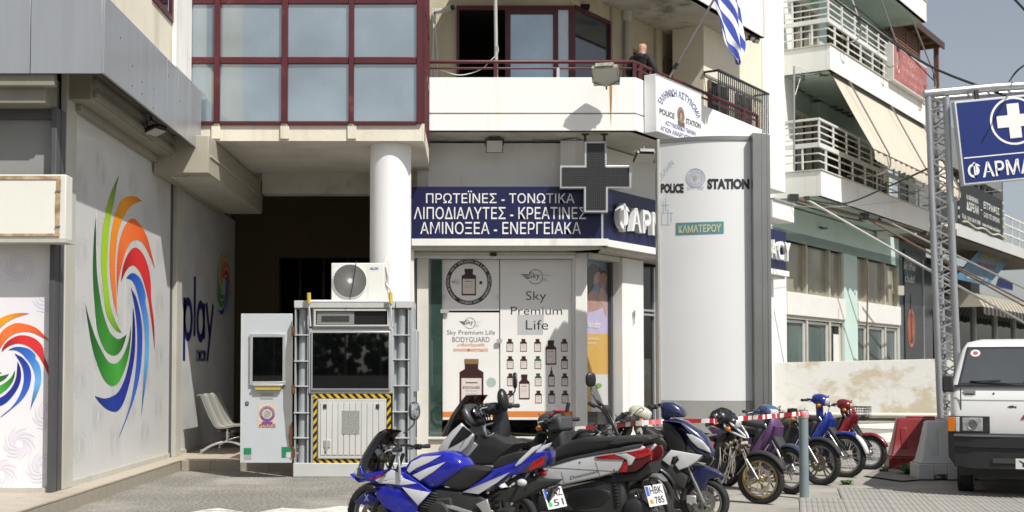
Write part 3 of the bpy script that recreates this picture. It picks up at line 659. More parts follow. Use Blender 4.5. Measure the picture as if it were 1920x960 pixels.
par_seg(pl2(s_c, .73), pl2(s_end, .73), zg-.02, zg+.02, .1, 'groove', M('groove_grey', (.25, .24, .22)), bev=0)
# rust stain below the floodlight
rs = M('rust_run', (.46, .20, .05), rough=.8, var=.3, vs=10)
MB().prism([(PY(1143, 160, YB).x, PY(0, 160, YB).z), (PY(1148, 160, YB).x, PY(0, 160, YB).z), (PY(1147, 200, YB).x, PY(0, 200, YB).z), (PY(1145.3, 236, YB).x, PY(0, 236, YB).z), (PY(1144, 200, YB).x, PY(0, 200, YB).z)], YB-.0075, YB-.0062, 'y').build('rust_stain', rs, bld)
# upper facade: front wall with the wide opening
UY = 23.4; zf = zb+.16
wx0, wx1 = PY(857, 100, UY).x, PY(1078, 100, UY).x; wtop = PY(1000, 12, UY).z
MB().box(xl-.6, wx0, UY, UY+.25, zf, 10).build('wall', ochre_wall, bld)
MB().box(wx0, wx1+.0, UY, UY+.25, wtop, 10).build('wall', ochre_wall, bld)
def fr_box(u0, v0, u1, v1, Y, th=.06, mat=maroon, name='window_frame', bev=.004): xa, xb, za, zb_ = ry(u0, v0, u1, v1, Y); return MB().box(xa, xb, Y-th, Y, max(za, zf), zb_).build(name, mat, bld, bevel=bev)
fr_box(856, 20, 1078, 12, UY); fr_box(856, 200, 861, 20, UY); fr_box(947, 200, 957, 20, UY, .09); fr_box(1037, 200, 1046, 20, UY, .09); fr_box(957, 28, 1037, 20, UY, .085); fr_box(1066, 200, 1078, 20, UY, .08)
xa, xb, za, zc = ry(957, 200, 1037, 28, UY+.0); MB().box(xa, xb, UY-.045, UY-.035, zf, zc).build('pane', MG('milky_pane', 'd8e4ec', .22, rough=.08, base='8fb0c8', film=.95), bld)
xa, xb, za, zc = ry(1046, 200, 1066, 20, UY+.0); MB().box(xa, xb, UY-.045, UY-.035, zf, zc).build('pane', MG('milky_pane2', 'd8e4ec', .2, rough=.1, base='a9bac4', film=.98), bld)
# room behind
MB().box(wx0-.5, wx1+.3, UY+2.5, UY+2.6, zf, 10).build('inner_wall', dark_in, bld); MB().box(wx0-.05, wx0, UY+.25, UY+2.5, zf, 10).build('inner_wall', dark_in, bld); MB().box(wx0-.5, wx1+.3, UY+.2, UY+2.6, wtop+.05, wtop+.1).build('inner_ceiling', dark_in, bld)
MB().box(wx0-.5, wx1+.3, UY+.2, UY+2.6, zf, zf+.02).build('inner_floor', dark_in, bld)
# side pane of the corner window, then the recessed wall along the street
OW = -.87
def SPx(u, v, o): return PS(u, v, o)
s0 = SPx(1079, 100, OW)[0]; s1 = SPx(1145, 100, OW)[0]
MB(SF).box(s0+.02, s1, .87+.03, .87+.05, zf, wtop-.02).build('pane', MG('smoky_pane', '30383c', .14, rough=.03, base='3c464c', film=.9), bld)
MB(SF).box(s0+.02, s1, .87, .87+.08, wtop-.03, wtop+.05).build('window_frame', maroon, bld); MB(SF).box(s1-.05, s1, .87-.01, .87+.08, zf, wtop-.03).build('window_frame', maroon, bld)
s2 = SPx(1183, 100, OW)[0]; s3 = SPx(1216, 100, OW)[0]; s4 = SPx(1252, 100, OW)[0]; s5 = SPx(1290, 100, OW)[0]; s6 = SPx(1322, 100, OW)[0]
MB(SF).box(s1, s2, .82, 1.15, zf, 10).build('wall', ochre_wall, bld, bevel=.01)
MB(SF).box(s0-.1, s1, .87, 1.15, wtop+.05, 10).build('wall', ochre_wall, bld)
dt = zf+2.15
MB(SF).box(s2, s3, .87, 1.15, dt, 10).build('wall', ochre_wall, bld); MB(SF).box(s3, s4, .87, 1.15, zf, 10).build('wall', ochre_wall, bld)
MB(SF).box(s4, s5, .87, 1.15, dt-.25, 10).build('wall', ochre_wall, bld); MB(SF).box(s5, s6+.4, .87, 1.15, zf, 10).build('wall', ochre_wall, bld)
for (a_, b_, z_) in ((s2, s3, dt), (s4, s5, dt-.25)):
    MB(SF).box(a_, b_, 1.0, 1.06, z_-.07, z_).build('window_frame', maroon, bld); MB(SF).box(a_, a_+.07, 1.0, 1.06, zf, z_-.07).build('window_frame', maroon, bld); MB(SF).box(b_-.07, b_, 1.0, 1.06, zf, z_-.07).build('window_frame', maroon, bld)
    MB(SF).box(a_+.07, b_-.07, 1.03, 1.04, zf, z_-.07).build('pane', MG('dark_window_glass'), bld)
# pilaster and drain pipe
MB(SF).box(s3+.25, s3+.5, .80, .87, zf, 10).build('pilaster', ochre_wall, bld, bevel=.01)
q = S3(SPx(1175, 60, OW+.12)[0], OW+.12, 0); MB().tube([(q.x, q.y, zf), (q.x, q.y, 9.5)], .05, 14).build('drain_pipe', M('grey_pipe', (.42, .40, .34), rough=.5, var=.15), bld, smooth=50)
q = S3(SPx(1176, 60, OW+.12)[0], OW+.12, 0); MB().tube([(q.x, q.y, 8.42), (q.x, q.y, 8.6)], .10, 10).build('pipe_collar', soffit_grey, bld, smooth=50)
for u in (1247, 1253, 1258): q = S3(SPx(u, 150, OW+.06)[0], OW+.06, 0); MB().tube([(q.x, q.y, zf), (q.x, q.y, 8.1)], .018, 6).build('conduit', M('old_conduit', (.14, .12, .09), rough=.7), bld)
# outer flush wall further along, with barred window
s7 = SPx(1320, 150, .1)[0]; s8 = 8.75
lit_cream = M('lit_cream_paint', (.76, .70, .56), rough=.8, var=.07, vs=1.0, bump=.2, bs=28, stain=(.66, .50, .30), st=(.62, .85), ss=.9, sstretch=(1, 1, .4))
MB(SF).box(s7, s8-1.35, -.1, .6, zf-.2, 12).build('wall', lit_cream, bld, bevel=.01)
MB(SF).box(s8-1.35, s8, -.14, .6, 5.66, 12).build('wall', white_wall, bld, bevel=.01, label='white end strip of the street wall')
MB(SF).box(s8, s8+.3, .4, .8, 0, 12).build('end_wall', white_wall, bld)
MB(SF).box(s7, s8, -.12, -.10, 7.55, 7.60).build('groove', M('groove_grey'), bld)
# barred balcony window on that wall
sa, sb = SPx(1325, 190, .16)[0], SPx(1419, 200, .16)[0]; zA, zB = 6.05, 7.62
for f0, f1 in ((.06, .42), (.60, .90)):
    MB(SF).box(sa+(sb-sa)*f0, sa+(sb-sa)*f1, -.125, -.115, zA-.4, zB-.12).build('pane', MG('dark_window_glass'), bld)
    for g_ in (f0, f1-.04, (f0+f1)/2-.02): MB(SF).box(sa+(sb-sa)*g_, sa+(sb-sa)*(g_+.04), -.15, -.125, zA-.4, zB-.12).build('window_frame', M('brown_frame', (.12, .07, .04), rough=.5), bld)
gr = thing('window_grille', 'dark iron bar grille in front of the window right of the police lightbox', 'grille', S3(sa, .4, zA))
nb = 26; me = None
for i in range(nb+1):
    p_ = S3(sa+(sb-sa)*i/nb, .42, zA-.5)
    if me is None: o = MB().box(-.011, .011, -.011, .011, 0, zB-zA+.5).build('bar', dark_metal, None); o.parent = gr; me = o.data
    else: o = bpy.data.objects.new('bar', me); COL.objects.link(o); o.parent = gr
    o.location = p_-gr.location
for z in (zB+.0, zA-.45): MB(SF).box(sa-.03, sb+.03, -.445, -.40, z-.02, z+.02).build('rail', dark_metal, gr)
for s_ in (sa, sb): MB(SF).box(s_-.015, s_+.015, -.42, -.1, zB-.02, zB+.02).build('arm', dark_metal, gr)
# second-floor balcony over it
z2 = 8.60; s_e2 = s_c+6.05
MB().prism([(xl+.5, YB+.02), (CX-.008, YB+.02), pl2(s_e2-.01, .73), pl2(s_e2-.01, .1), pl2(s7+.3, -.85), (1.5, 23.45), (xl+.5, 23.45)], z2, z2+.15, 'z').build('balcony_slab', M('stained_soffit', (.52, .49, .43), rough=.9, var=.2, vs=1.4, bump=.3, bs=14, stain=(.22, .20, .17), st=(.50, .62), ss=1.1), bld)
par_seg((xl+.5, YB), (CX, YB), z2, 9.6, .14); par_seg(pl2(s_c, .75), pl2(s_e2, .75), z2, 9.7, .14); par_seg(pl2(s_e2, .75), pl2(s_e2, .1), z2, 9.7, .14)
# white ledge end beyond the totem
eL = PS(1489, 400, .72)[0]; MB(SF).box(6.4, eL, -.72, .3, PS(1489, 418, .72)[1], PS(1489, 386, .72)[1]).build('ledge', white_slab, bld, bevel=.008); MB(SF).box(6.4, eL+.04, -.76, .3, PS(1489, 386, .72)[1]+.002, PS(1489, 386, .72)[1]+.04).build('ledge_cap', alu, bld)

# --- balcony railing (maroon)
rail = thing('balcony_railing', 'maroon tube railing on top of the white first floor parapet', 'railing', (1, YB, zt))
def P2(u, v): return PY(u, v, YB+.07)
z_t = P2(1000, 116).z; z_m = P2(1000, 128).z
cr = Vector((CX-.04, YB+.07, 0)); ce = Vector(pl2(s_end-.1, .68)+(0,))
for z, r in ((z_t, .033), (z_m, .02)):
    MB().tube([(xl, YB+.07, z), (cr.x, cr.y, z), (ce.x, ce.y, z)], r, 10).build('rail', maroon, rail, smooth=50)
for t_ in [(P2(929, 0).x, None), (P2(1189, 0).x, None)]: MB().box(t_[0]-.03, t_[0]+.03, YB+.04, YB+.10, zt, z_t-.02).build('post', maroon, rail)
MB().box(P2(1046, 0).x-.025, P2(1046, 0).x+.025, YB+.04, YB+.09, zt, z_m).build('post', alu, rail)
for s_ in (.3, 1.6, 3.3, 5.0): q = S3(s_c+s_, .68, 0); MB().box(q.x-.035, q.x+.035, q.y-.035, q.y+.035, zt, z_t-.02).build('post', maroon, rail)
MB().tube([ce+Vector((0, 0, z_t)), ce+Vector((0, 0, zt))], .03, 8).build('post', maroon, rail)
# pale pole with cable on the balcony
pp = P2(929, 60); t = thing('balcony_pole', 'thin pale pole tied to the first floor railing with a loose white cable', 'pole', (pp.x-.01, YB+.13, zt-.9))
MB().tube([(P2(931, 0).x, YB+.14, zt-.9), (P2(930, 0).x, YB+.14, 7.4), (P2(927, 0).x, YB+.14, 9.4)], .032, 10).build('pole', M('pale_pole', (.50, .50, .47), rough=.4, metal=.3), t, smooth=50)
cp = [(933, 85), (933, 100), (918, 115), (905, 128), (880, 138), (855, 140), (825, 130), (815, 128)]
MB().tube([PY(u, v, YB+.02+.02*i) for i, (u, v) in enumerate(smooth_path(cp, 4))][:1] + [PY(u, v, YB-.0+.1) for u, v in smooth_path(cp, 4)], .008, 5).build('cable', M('white_cable', (.7, .7, .68), rough=.5), t, smooth=50)
# small CCTV + cables at the left end of the balcony
t = thing('security_camera', 'small bullet camera on the ochre wall at the left end of the balcony', 'camera', PY(822, 16, UY-.1))
a1, a2 = PY(818, 22, UY-.15), PY(846, 15, UY-.25); MB().tube([a1, a2], .045, 10).build('body', M('camera_white', (.6, .58, .52), rough=.4), t, smooth=50); MB().tube([a2, a2+(a2-a1)*.18], .05, 10).build('lens', black_plastic, t, smooth=50); MB().tube([a1, PY(812, 26, UY)], .02, 6).build('bracket', dark_metal, t)
bb = MB()
for i, u in enumerate((811, 814, 818)): bb.tube(smooth_path([PY(u+2*math.sin(i*2+k), 15+k*26, UY-.08) for k in range(6)], 3), .012, 5)
tag(bb.build('cable_bundle', M('white_cable'), smooth=40, kind='stuff'))
# two small floodlights at the right end under the 2nd floor balcony
for k, u in enumerate((1409, 1417)):
    s_, z_ = PS(u, 76, .6); floodlight('small dark spotlight under the upper balcony end, %s of the pair' % ('left' if k == 0 else 'right'), S3(s_, .6, z2-.06), .5, .6, (.14, .1, .1), .05)

# ================================================================= pharmacy
phar_navy = M('sign_navy', (.007, .009, .060), rough=.4, var=.06, vs=2)
sign_white = M('sign_letter_white', (.80, .79, .76), rough=.5, var=.03)
SY = 22.4
fs = thing('pharmacy_sign', 'long navy fascia board over the pharmacy front with three rows of white Greek words', 'sign', (PY(950, 448, SY).x, SY, PY(950, 448, SY).z))
xa, xb, za, zc = ry(772, 448, 1127, 350, SY)
MB().box(xa, xb, SY, SY+.4, za, zc).build('board', phar_navy, fs, bevel=.005)
MB().box(xb, xb+.035, SY-.012, SY+.4, za, zc+.01).build('corner_trim', alu, fs)
MB().box(xa, xb, SY-.006, SY-.001, zc-.02, zc).build('top_trim', M('navy_trim', (.02, .025, .12), rough=.3), fs)
for body, bx in (('ΠΡΩΤΕΪΝΕΣ - ΤΟΝΩΤΙΚΑ', (799, 381, 1077, 357.5)), ('ΛΙΠΟΔΙΑΛΥΤΕΣ - ΚΡΕΑΤΙΝΕΣ', (776, 411, 1099, 388)), ('ΑΜΙΝΟΞΕΑ - ΕΝΕΡΓΕΙΑΚΑ', (788, 439, 1089, 416))):
    lettering(body, fy(bx[0], bx[1], bx[2], bx[3], SY-.004), sign_white, fs, .002)
ss_ = thing('pharmacy_sign', 'navy board along the side street with raised white pharmacy letters partly behind the totem', 'sign', S3(4, 0, za))
MB(SF).box(.02, 9.15, 0, .32, za, zc).build('board', phar_navy, ss_, bevel=.005)
# raised letters: each one a piece
word = 'ΦΑΡΜΑΚΕΙΟ PHARMACY'
wsz = {'Φ': 1.15, 'Α': 1.05, 'Ρ': .92, 'Μ': 1.2, 'Κ': 1., 'Ε': .85, 'Ι': .42, 'Ο': 1.1, ' ': 3.2, 'P': .92, 'H': 1.05, 'A': 1.05, 'R': .98, 'M': 1.2, 'C': 1., 'Y': 1.0}
sA, sB = PS(1148, 400, 0)[0], PS(1474, 480, 0)[0]; tot = sum(wsz[c] for c in word); k = (sB-sA)/tot; s_ = sA; lz0 = za+.22; lz1 = zc-.27
for c in word:
    wl = wsz[c]*k
    if c != ' ':
        x0_, x1_ = s_+.04*k, s_+wl-.10*k
        hh = .04 if c == 'Φ' else 0
        lettering(c, rectfn(S3(x0_, .13, lz0-hh), S3(x1_, .13, lz0-hh), S3(x0_, .13, lz1+hh)), M('raised_letter_white', (.80, .80, .78), rough=.4, coat=.2), ss_, .022, 'letter', depth=.10)
    s_ += wl
# white canopy ledge under the signs
cn = thing('shop_canopy', 'narrow white ledge running under the navy pharmacy boards', 'canopy', (1, SY, za))
z0c = za-.125
MB().box(PY(772, 450, SY).x, 2.42, SY-.06, SY+.5, z0c, za-.002).build('ledge', white_slab, cn, bevel=.004)
MB(SF).box(.0, 9.15, -.07, .45, z0c, za-.002).build('ledge', white_slab, cn, bevel=.004)
MB().box(PX0, 2.3, SY+.02, WY+.3, z0c-.06, z0c-.002).build('underside', frame_l, cn)
MB(SF).box(0, 9.1, .02, .8, z0c-.06, z0c-.002).build('underside', frame_l, cn)
# shop front
GY = 23.0
sf = thing('pharmacy_shop', 'pharmacy shop window front with white pillars and posters behind the glass', 'shop', (1, GY, 0))
MB().box(PY(770, 600, GY).x, 2.02, GY-.10, GY+.3, 0, PY(900, 820, GY).z-.03).build('plinth', M('marble_plinth', (.60, .56, .47), rough=.5, var=.1, stain=(.5, .42, .3), st=(.5, .75), ss=2), sf, bevel=.01)
zsl = PY(900, 820, GY).z
MB().box(PY(770, 600, GY).x, 2.02, GY-.16, GY+.1, zsl-.03, zsl+.012).build('sill', M('marble_sill', (.66, .62, .54), rough=.4), sf, bevel=.006)
zgt = PY(900, 486, GY).z
MB().box(PY(770, 600, GY).x, PY(1078, 600, GY).x, GY-.22, GY+.02, zgt, z0c-.07).build('roller_box', M('roller_box_white', (.62, .61, .57), rough=.4, var=.05), sf, bevel=.008)
MB().box(PY(775, 600, GY).x, PY(1075, 600, GY).x, GY-.235, GY-.222, zgt-.0, zgt+.05).build('roller_rail', alu, sf)
p_ = PY(925, 477, GY-.25); MB().box(p_.x-.06, p_.x+.06, GY-.245, GY-.225, p_.z-.03, p_.z+.03).build('lock', black_plastic, sf)
xr = PY(1078, 600, GY).x
MB().box(xr, PY(1101, 600, GY-.1).x, GY-.12, GY+.2, 0, z0c-.07).build('pillar', white_wall, sf, bevel=.012)
MB().box(PY(772, 600, GY).x, PY(777, 600, GY).x, GY-.12, GY+.02, zsl, zgt).build('frame_post', frame_l, sf)
MB().box(PY(1073, 600, GY).x, xr-.002, GY-.06, GY+.02, zsl, zgt).build('frame_post', alu, sf)
MB().box(PY(777, 600, GY).x, PY(829, 600, GY).x, GY-.03, GY-.015, zsl+.01, zgt).build('glass_pane', MG('green_shop_glass', 'a8c4ba', .14, rough=.02, base='5c7a70', film=.35), sf)
MB().box(PY(796, 600, GY).x, PY(798, 600, GY).x, GY-.035, GY-.012, zsl+.01, zgt).build('glass_edge', M('glass_edge', (.25, .42, .36), rough=.2), sf)
MB().box(PY(829, 600, GY).x, PY(1074, 600, GY).x, GY-.012, GY+.0, zsl+.01, zgt).build('glass_pane', MG('clear_shop_glass', 'ffffff', .0, rough=.01), sf)
# dark interior of the pharmacy with a few shelves
MB().box(-.74, 4.5, 27.2, 27.3, 0, 4.2).build('inner_wall', M('pharmacy_inner', (.10, .10, .10), rough=.8), sf)
MB().prism([(-.74, GY+.05), (2.0, GY+.05), pl2(8.9, -.7), pl2(8.9, -3), (-.74, 27)], 3.95, 4.0, 'z').build('inner_ceiling', M('pharmacy_ceiling', (.25, .25, .24), rough=.9), sf)
MB().prism([(-.74, GY+.05), (2.0, GY+.05), pl2(8.9, -.7), pl2(8.9, -3), (-.74, 27)], .3, .34, 'z').build('inner_floor', M('pharmacy_floor', (.2, .19, .17), rough=.4), sf)
for z in (1.2, 1.7, 2.2, 2.7): MB().box(-.6, .3, 24.6, 24.9, z, z+.03).build('shelf', M('shelf_white', (.5, .5, .48), rough=.5), sf)
MB().box(PY(781, 700, 23.6).x, PY(795, 700, 23.6).x, 23.6, 23.62, PY(781, 690, 23.6).z, PY(781, 660, 23.6).z).build('inner_card', M('ochre_card', (.42, .34, .16)), sf)
# side street part: corner window, pillar, glazed door
OG = -.5
sa = PS(1101, 600, OG)[0]; sb = PS(1155, 600, OG)[0]; sc = PS(1208, 600, OG+.15)[0]; sd = PS(1240, 600, OG)[0]
MB(SF).box(sa, sb, .60, .62, .3, zgt+.02).build('glass_pane', MG('clear_shop_glass'), sf)
MB(SF).box(sb-.07, sb, .56, .70, .3, zgt+.02).build('frame_post', dark_grey_metal, sf)
MB(SF).box(sa, sb, .50, .8, 0, .32).build('plinth', M('marble_plinth'), sf)
MB(SF).box(sa-.1, sb, .40, .8, zgt+.02, z0c-.07).build('roller_box', M('roller_box_white'), sf)
MB(SF).box(sb, sc, .36, .9, 0, z0c-.07).build('pillar', white_wall, sf, bevel=.012)
hk = S3(PS(1192, 594, OG+.2)[0], OG+.17, PS(1192, 594, OG+.2)[1]); MB().tube([hk, hk+Vector((.0, -.03, .12))], .02, 6).build('hook', alu, sf); MB().tube([hk+Vector((0, 0, .12)), hk+Vector((.0, 0, -.14))], .012, 6).build('hook', alu, sf)
MB(SF).box(sc, 8.0, .62, .64, .25, zgt+.05).build('glass_pane', MG('dark_shop_glass', '788480', .10, base='10201c', film=.35), sf)
for s_ in (sc+.02, 3.3, 4.6, 6): MB(SF).box(s_, s_+.06, .58, .68, .25, zgt+.05).build('frame_post', alu, sf)
for z in (PS(1220, 582, OG)[1], PS(1220, 590, OG)[1]): MB(SF).box(sc, 3.3, .55, .58, z-.02, z+.02).build('rail', alu, sf)
MB(SF).box(7.6, 9.1, .3, .9, 0, z0c-.07).build('wall', white_wall, sf)
for i, (u, v) in enumerate(((1214, 500), (1216, 540), (1218, 570))): s_, z_ = PS(u, v, OG-.6); lettering('Σ', rectfn(S3(s_, OG-.6, z_-.1), S3(s_+.22, OG-.6, z_-.1), S3(s_, OG-.6, z_+.1)), M('dim_letter', (.3, .3, .3)), sf, .03)
for i in range(6):
    s_, z_ = PS(1212+i*4, 655+i*18, OG-1.0); MB(SF).box(s_, s_+.25, 1.5, 1.6, z_, z_+.12).build('stock_box', M('stock_%d' % (i % 3), [(.5, .05, .05), (.05, .12, .4), (.6, .6, .55)][i % 3]), sf)
# --- posters in the front window
paper = M('poster_paper', (.84, .825, .79), rough=.55, var=.03, vs=1.5); ink = M('black_ink', (.03, .03, .035), rough=.5); orange_ink = M('orange_ink', (.72, .24, .05), rough=.5)
brown_ink = M('brown_bottle_ink', (.045, .015, .012), rough=.4, var=.3, vs=30); green_ink = M('green_bottle_ink', (.02, .13, .05), rough=.4, var=.3, vs=30); label_ink = M('label_ink', (.74, .64, .60), rough=.5, var=.06, vs=30); gold_ink = M('gold_ink', (.25, .17, .06), rough=.4); pale_ink = M('pale_ink', (.50, .50, .49), rough=.5)
PYq = GY+.03
def poster(u0, v0, u1, v1, label):
    t = thing('poster', label, 'poster', PY((u0+u1)/2, v0, PYq), 0, 'posters in the pharmacy window'); xa, xb, za, zc = ry(u0, v0, u1, v1, PYq); MB().box(xa, xb, PYq-.002, PYq+.002, za, zc).build('sheet', paper, t); return t
Yp = PYq-.004
def flat(t, pts, mat, name, d=0): P = [PY(u, v, Yp-d) for u, v in pts]; return MB().add([tuple(p) for p in P], [list(range(len(P)))]).build(name, mat, t)
def ringp(u, v, r0, r1, n=36, d=0, a0=0, a1=360):
    A = [math.radians(a0+(a1-a0)*i/n) for i in range(n+1)]
    V = [PY(u+r0*math.cos(a), v-r0*math.sin(a), Yp-d) for a in A]+[PY(u+r1*math.cos(a), v-r1*math.sin(a), Yp-d) for a in A]
    return MB().add([tuple(p) for p in V], [(i, i+1, n+2+i, n+1+i) for i in range(n)])
def bottle(t, u, v, w, h, mat, cap=brown_ink, dropper=False, big=False):
    """printed bottle, centre bottom at (u, v)"""
    nk, sh = (.22, .30) if big else (.20, .26)
    out = [(-.5, 0), (.5, 0), (.5, h*(1-sh)/w), (.28, h*(1-nk)/w), (.28, h/w), (-.28, h/w), (-.28, h*(1-nk)/w), (-.5, h*(1-sh)/w)]
    if dropper: out = [(-.5, 0), (.5, 0), (.5, h*.55/w), (.2, h*.66/w), (.2, h*.8/w), (.07, h*.82/w), (.07, h/w), (-.07, h/w), (-.07, h*.82/w), (-.2, h*.8/w), (-.2, h*.66/w), (-.5, h*.55/w)]
    b = flat(t, [(u+a_*w, v-c_*w) for a_, c_ in out], mat, 'bottle_print')
    flat(t, [(u-.42*w, v-h*.06), (u+.42*w, v-h*.06), (u+.42*w, v-h*(.5 if dropper else .62)), (u-.42*w, v-h*(.5 if dropper else .62))], label_ink, 'label_print', .002)
    if not dropper: flat(t, [(u-.3*w, v-h*.9), (u+.3*w, v-h*.9), (u+.3*w, v-h), (u-.3*w, v-h)], cap, 'cap_print', .001)
    for q in (.52, .36, .30): flat(t, [(u-.25*w, v-h*q), (u+.25*w, v-h*q), (u+.25*w, v-h*(q+.02)), (u-.25*w, v-h*(q+.02))], pale_ink if q < .5 else ink, 'label_line', .003)
def wings(t, u, v, k):
    ringp(u, v, 13*k, 14*k, d=.001, a0=-150, a1=150).build('emblem', ink, t); lettering('Sky', fy(u-12*k, v+6*k, u+8*k, v-8*k, Yp-.002), ink, t, .0)
    for i in range(4): flat(t, [(u-28*k+i*3*k, v-5*k+i*2.6*k), (u-12*k, v-4.4*k+i*2.4*k), (u-12*k, v-3*k+i*2.4*k), (u-25*k+i*3*k, v-3.4*k+i*2.6*k)], ink, 'wing', .001)
    lettering('Premium', fy(u+2*k, v-1.5*k, u+28*k, v-5*k, Yp-.002), pale_ink, t); lettering('Life', fy(u+10*k, v+9*k, u+22*k, v+2*k, Yp-.002), pale_ink, t)
p1 = poster(828, 582, 936, 487, 'poster with a dark ring emblem round a brown bottle, top left in the pharmacy window')
ringp(879, 529, 35, 43).build('emblem_ring', ink, p1)
def circ_text(body, fnp, R, a0, a1, hh, mat, parent, mb=None, name='lettering'):
    vs, fs_ = text_mesh(body, .01); b = MB()
    b.add([tuple(fnp((R+hh*(c_-.5))*math.cos(math.radians(a0+(a1-a0)*a_)), (R+hh*(c_-.5))*math.sin(math.radians(a0+(a1-a0)*a_)))) for a_, c_ in vs], fs_); return b.build(name, mat, parent)
pf = lambda x, y: PY(879+x, 529-y, Yp-.002)
circ_text('SKY PREMIUM LIFE', pf, 39, 150, 30, 4.5, label_ink, p1); circ_text('SUPPLEMENTS  WWW.', pf, 39, 245, 300, -4.5, label_ink, p1); circ_text('FOOD SUPPLEMENTS', pf, 39, 20, -50, 4.5, label_ink, p1); circ_text('PREMIUM QUALITY', pf, 39, 230, 160, 4.5, label_ink, p1)
bottle(p1, 879, 554, 27, 50, brown_ink); wings(p1, 855, 529, .35)
flat(p1, [(899, 527), (904, 527), (904, 533), (899, 533)], ink, 'dot')
p2 = poster(830, 787, 936, 586, 'poster with one large brown bottle and orange Greek words')
wings(p2, 881, 606, .75); lettering('Sky Premium Life', fy(838, 630, 928, 619, Yp-.001), M('dark_grey_ink', (.09, .09, .10)), p2, -.004); lettering('BODYGUARD', fy(848, 641.5, 918, 632, Yp-.001), M('dark_grey_ink'), p2, -.004)
lettering('ενδυνάμωση', fy(857, 651, 908, 643, Yp-.001), orange_ink, p2, .02); lettering('ανοσοποιητικού', fy(850, 661, 915, 652, Yp-.001), orange_ink, p2, .02)
bottle(p2, 884, 768, 45, 95, brown_ink, gold_ink); lettering('BODYGUARD', fy(868, 729, 900, 724, Yp-.006), M('dark_grey_ink'), p2)
ringp(921, 717, 0.5, 9, d=.001).build('pill_print', M('pale_green_ink', (.42, .52, .46)), p2)
flat(p2, [(830, 782), (936, 782), (936, 772), (830, 772)], orange_ink, 'orange_band', .001)
p3 = poster(938, 787, 1074, 487, 'tall poster with rows of small brown and green bottles under three large words')
wings(p3, 1004, 519, 1.0)
SERIF = ink
for body, bx in (('Sky', (986, 568, 1024, 546)), ('Premium', (958, 590, 1054, 575)), ('Life', (986, 618, 1028, 600))): lettering(body, fy(*bx, Yp-.001), SERIF, p3, -.006)
flat(p3, [(970, 628), (1018, 628), (1020, 590), (970, 590)], M('grey_sheet', (.52, .52, .51)), 'paper_patch', -.0015)
for r_ in range(4):
    for c_, u in enumerate((956, 981.5, 1008, 1033, 1058)):
        v = 660.5+r_*32.3
        if c_ == 3 and r_ == 0: bottle(p3, 1033, 684, 20, 46, brown_ink, big=True); continue
        if c_ == 3 and r_ == 1: continue
        if c_ == 1 and r_ == 2: bottle(p3, 983, 749, 20, 47, brown_ink, big=True); continue
        if c_ == 1 and r_ == 3: continue
        if c_ == 3 and r_ == 2: bottle(p3, 1034, 725, 12, 37, brown_ink, dropper=True); continue
        bottle(p3, u+r_*.5, v-1, 12.5, 24, green_ink if (c_ == 2 and r_ in (1, 2)) else brown_ink, brown_ink)
flat(p3, [(938, 782), (1074, 782), (1074, 771), (938, 771)], orange_ink, 'orange_band', .001)
for (u, v) in ((833, 556), (934, 556)): q = PY(u, v, GY-.02); MB().box(q.x-.025, q.x+.025, GY-.03, GY-.012, q.z-.03, q.z+.03).build('glass_clip', alu, sf)
for (u0, u1, v) in ((826, 842, 584), (931, 941, 640)): q = PY(u0, v, GY-.02); MB().box(q.x, PY(u1, v, GY).x, GY-.04, GY-.012, q.z-.03, q.z+.04).build('door_lock', alu, sf)
# side poster: woman and child silhouette over ochre ground
p4 = thing('poster', 'tall poster with two people over a lilac and ochre ground in the corner window', 'poster', S3((sa+sb)/2, OG-.03, .4), 0, 'posters in the pharmacy window')
def sflat(pts, mat, name, d=0.):
    P = [S3(PS(u, v, OG-.14)[0], OG-.14+d, PS(u, v, OG-.14)[1]) for u, v in pts]; return MB().add([tuple(p) for p in P], [list(range(len(P)))]).build(name, mat, p4)
sflat([(1101, 772), (1152, 772), (1150, 478), (1101, 474)], M('poster_blue', (.15, .22, .30), rough=.5, var=.25, vs=1.5), 'sheet')
sflat([(1101, 772), (1152, 772), (1151, 626), (1101, 626)], M('poster_ochre', (.60, .36, .08), rough=.5, var=.04), 'ochre_ground', .002)
sflat([(1101, 626), (1152, 626), (1151, 560), (1140, 552), (1101, 558)], M('poster_lilac', (.48, .42, .60), rough=.5, var=.12, vs=4), 'lilac_ground', .002)
skin_i = M('poster_skin', (.42, .24, .20), rough=.5, var=.15, vs=6); hair_i = M('poster_hair', (.04, .02, .02), rough=.5)
sflat([(1101, 586), (1118, 582), (1128, 578), (1127, 560), (1119, 545), (1101, 548)], skin_i, 'shoulder_print', .004)
sflat(smooth_path([(1101, 552), (1109, 545), (1120, 522), (1127, 508), (1118, 496), (1108, 494), (1101, 504)], 3), hair_i, 'hair_print', .006)
sflat(smooth_path([(1113, 534), (1120, 530), (1125, 520), (1124, 510), (1117, 512), (1112, 522)], 3), skin_i, 'face_print', .007)
sflat(smooth_path([(1123, 530), (1131, 545), (1137, 530), (1138, 517), (1131, 511), (1124, 516)], 3), skin_i, 'face_print', .008)
sflat(smooth_path([(1124, 540), (1134, 545), (1138, 575), (1136, 592), (1130, 575), (1122, 560)], 3), M('poster_skin2', (.50, .30, .26), rough=.5, var=.1), 'arm_print', .009)
sflat(smooth_path([(1124, 516), (1131, 511), (1138, 516), (1134, 509), (1128, 507)], 3), hair_i, 'hair_print', .010)
def sfn(u0, v0, u1, v1, d=.012):
    a_, z0_ = PS(u0, v0, OG-.14); b_, _ = PS(u1, v0, OG-.14); _, z1_ = PS(u0, v1, OG-.14); return rectfn(S3(a_, OG-.14+d, z0_), S3(b_, OG-.14+d, z0_), S3(a_, OG-.14+d, z1_))
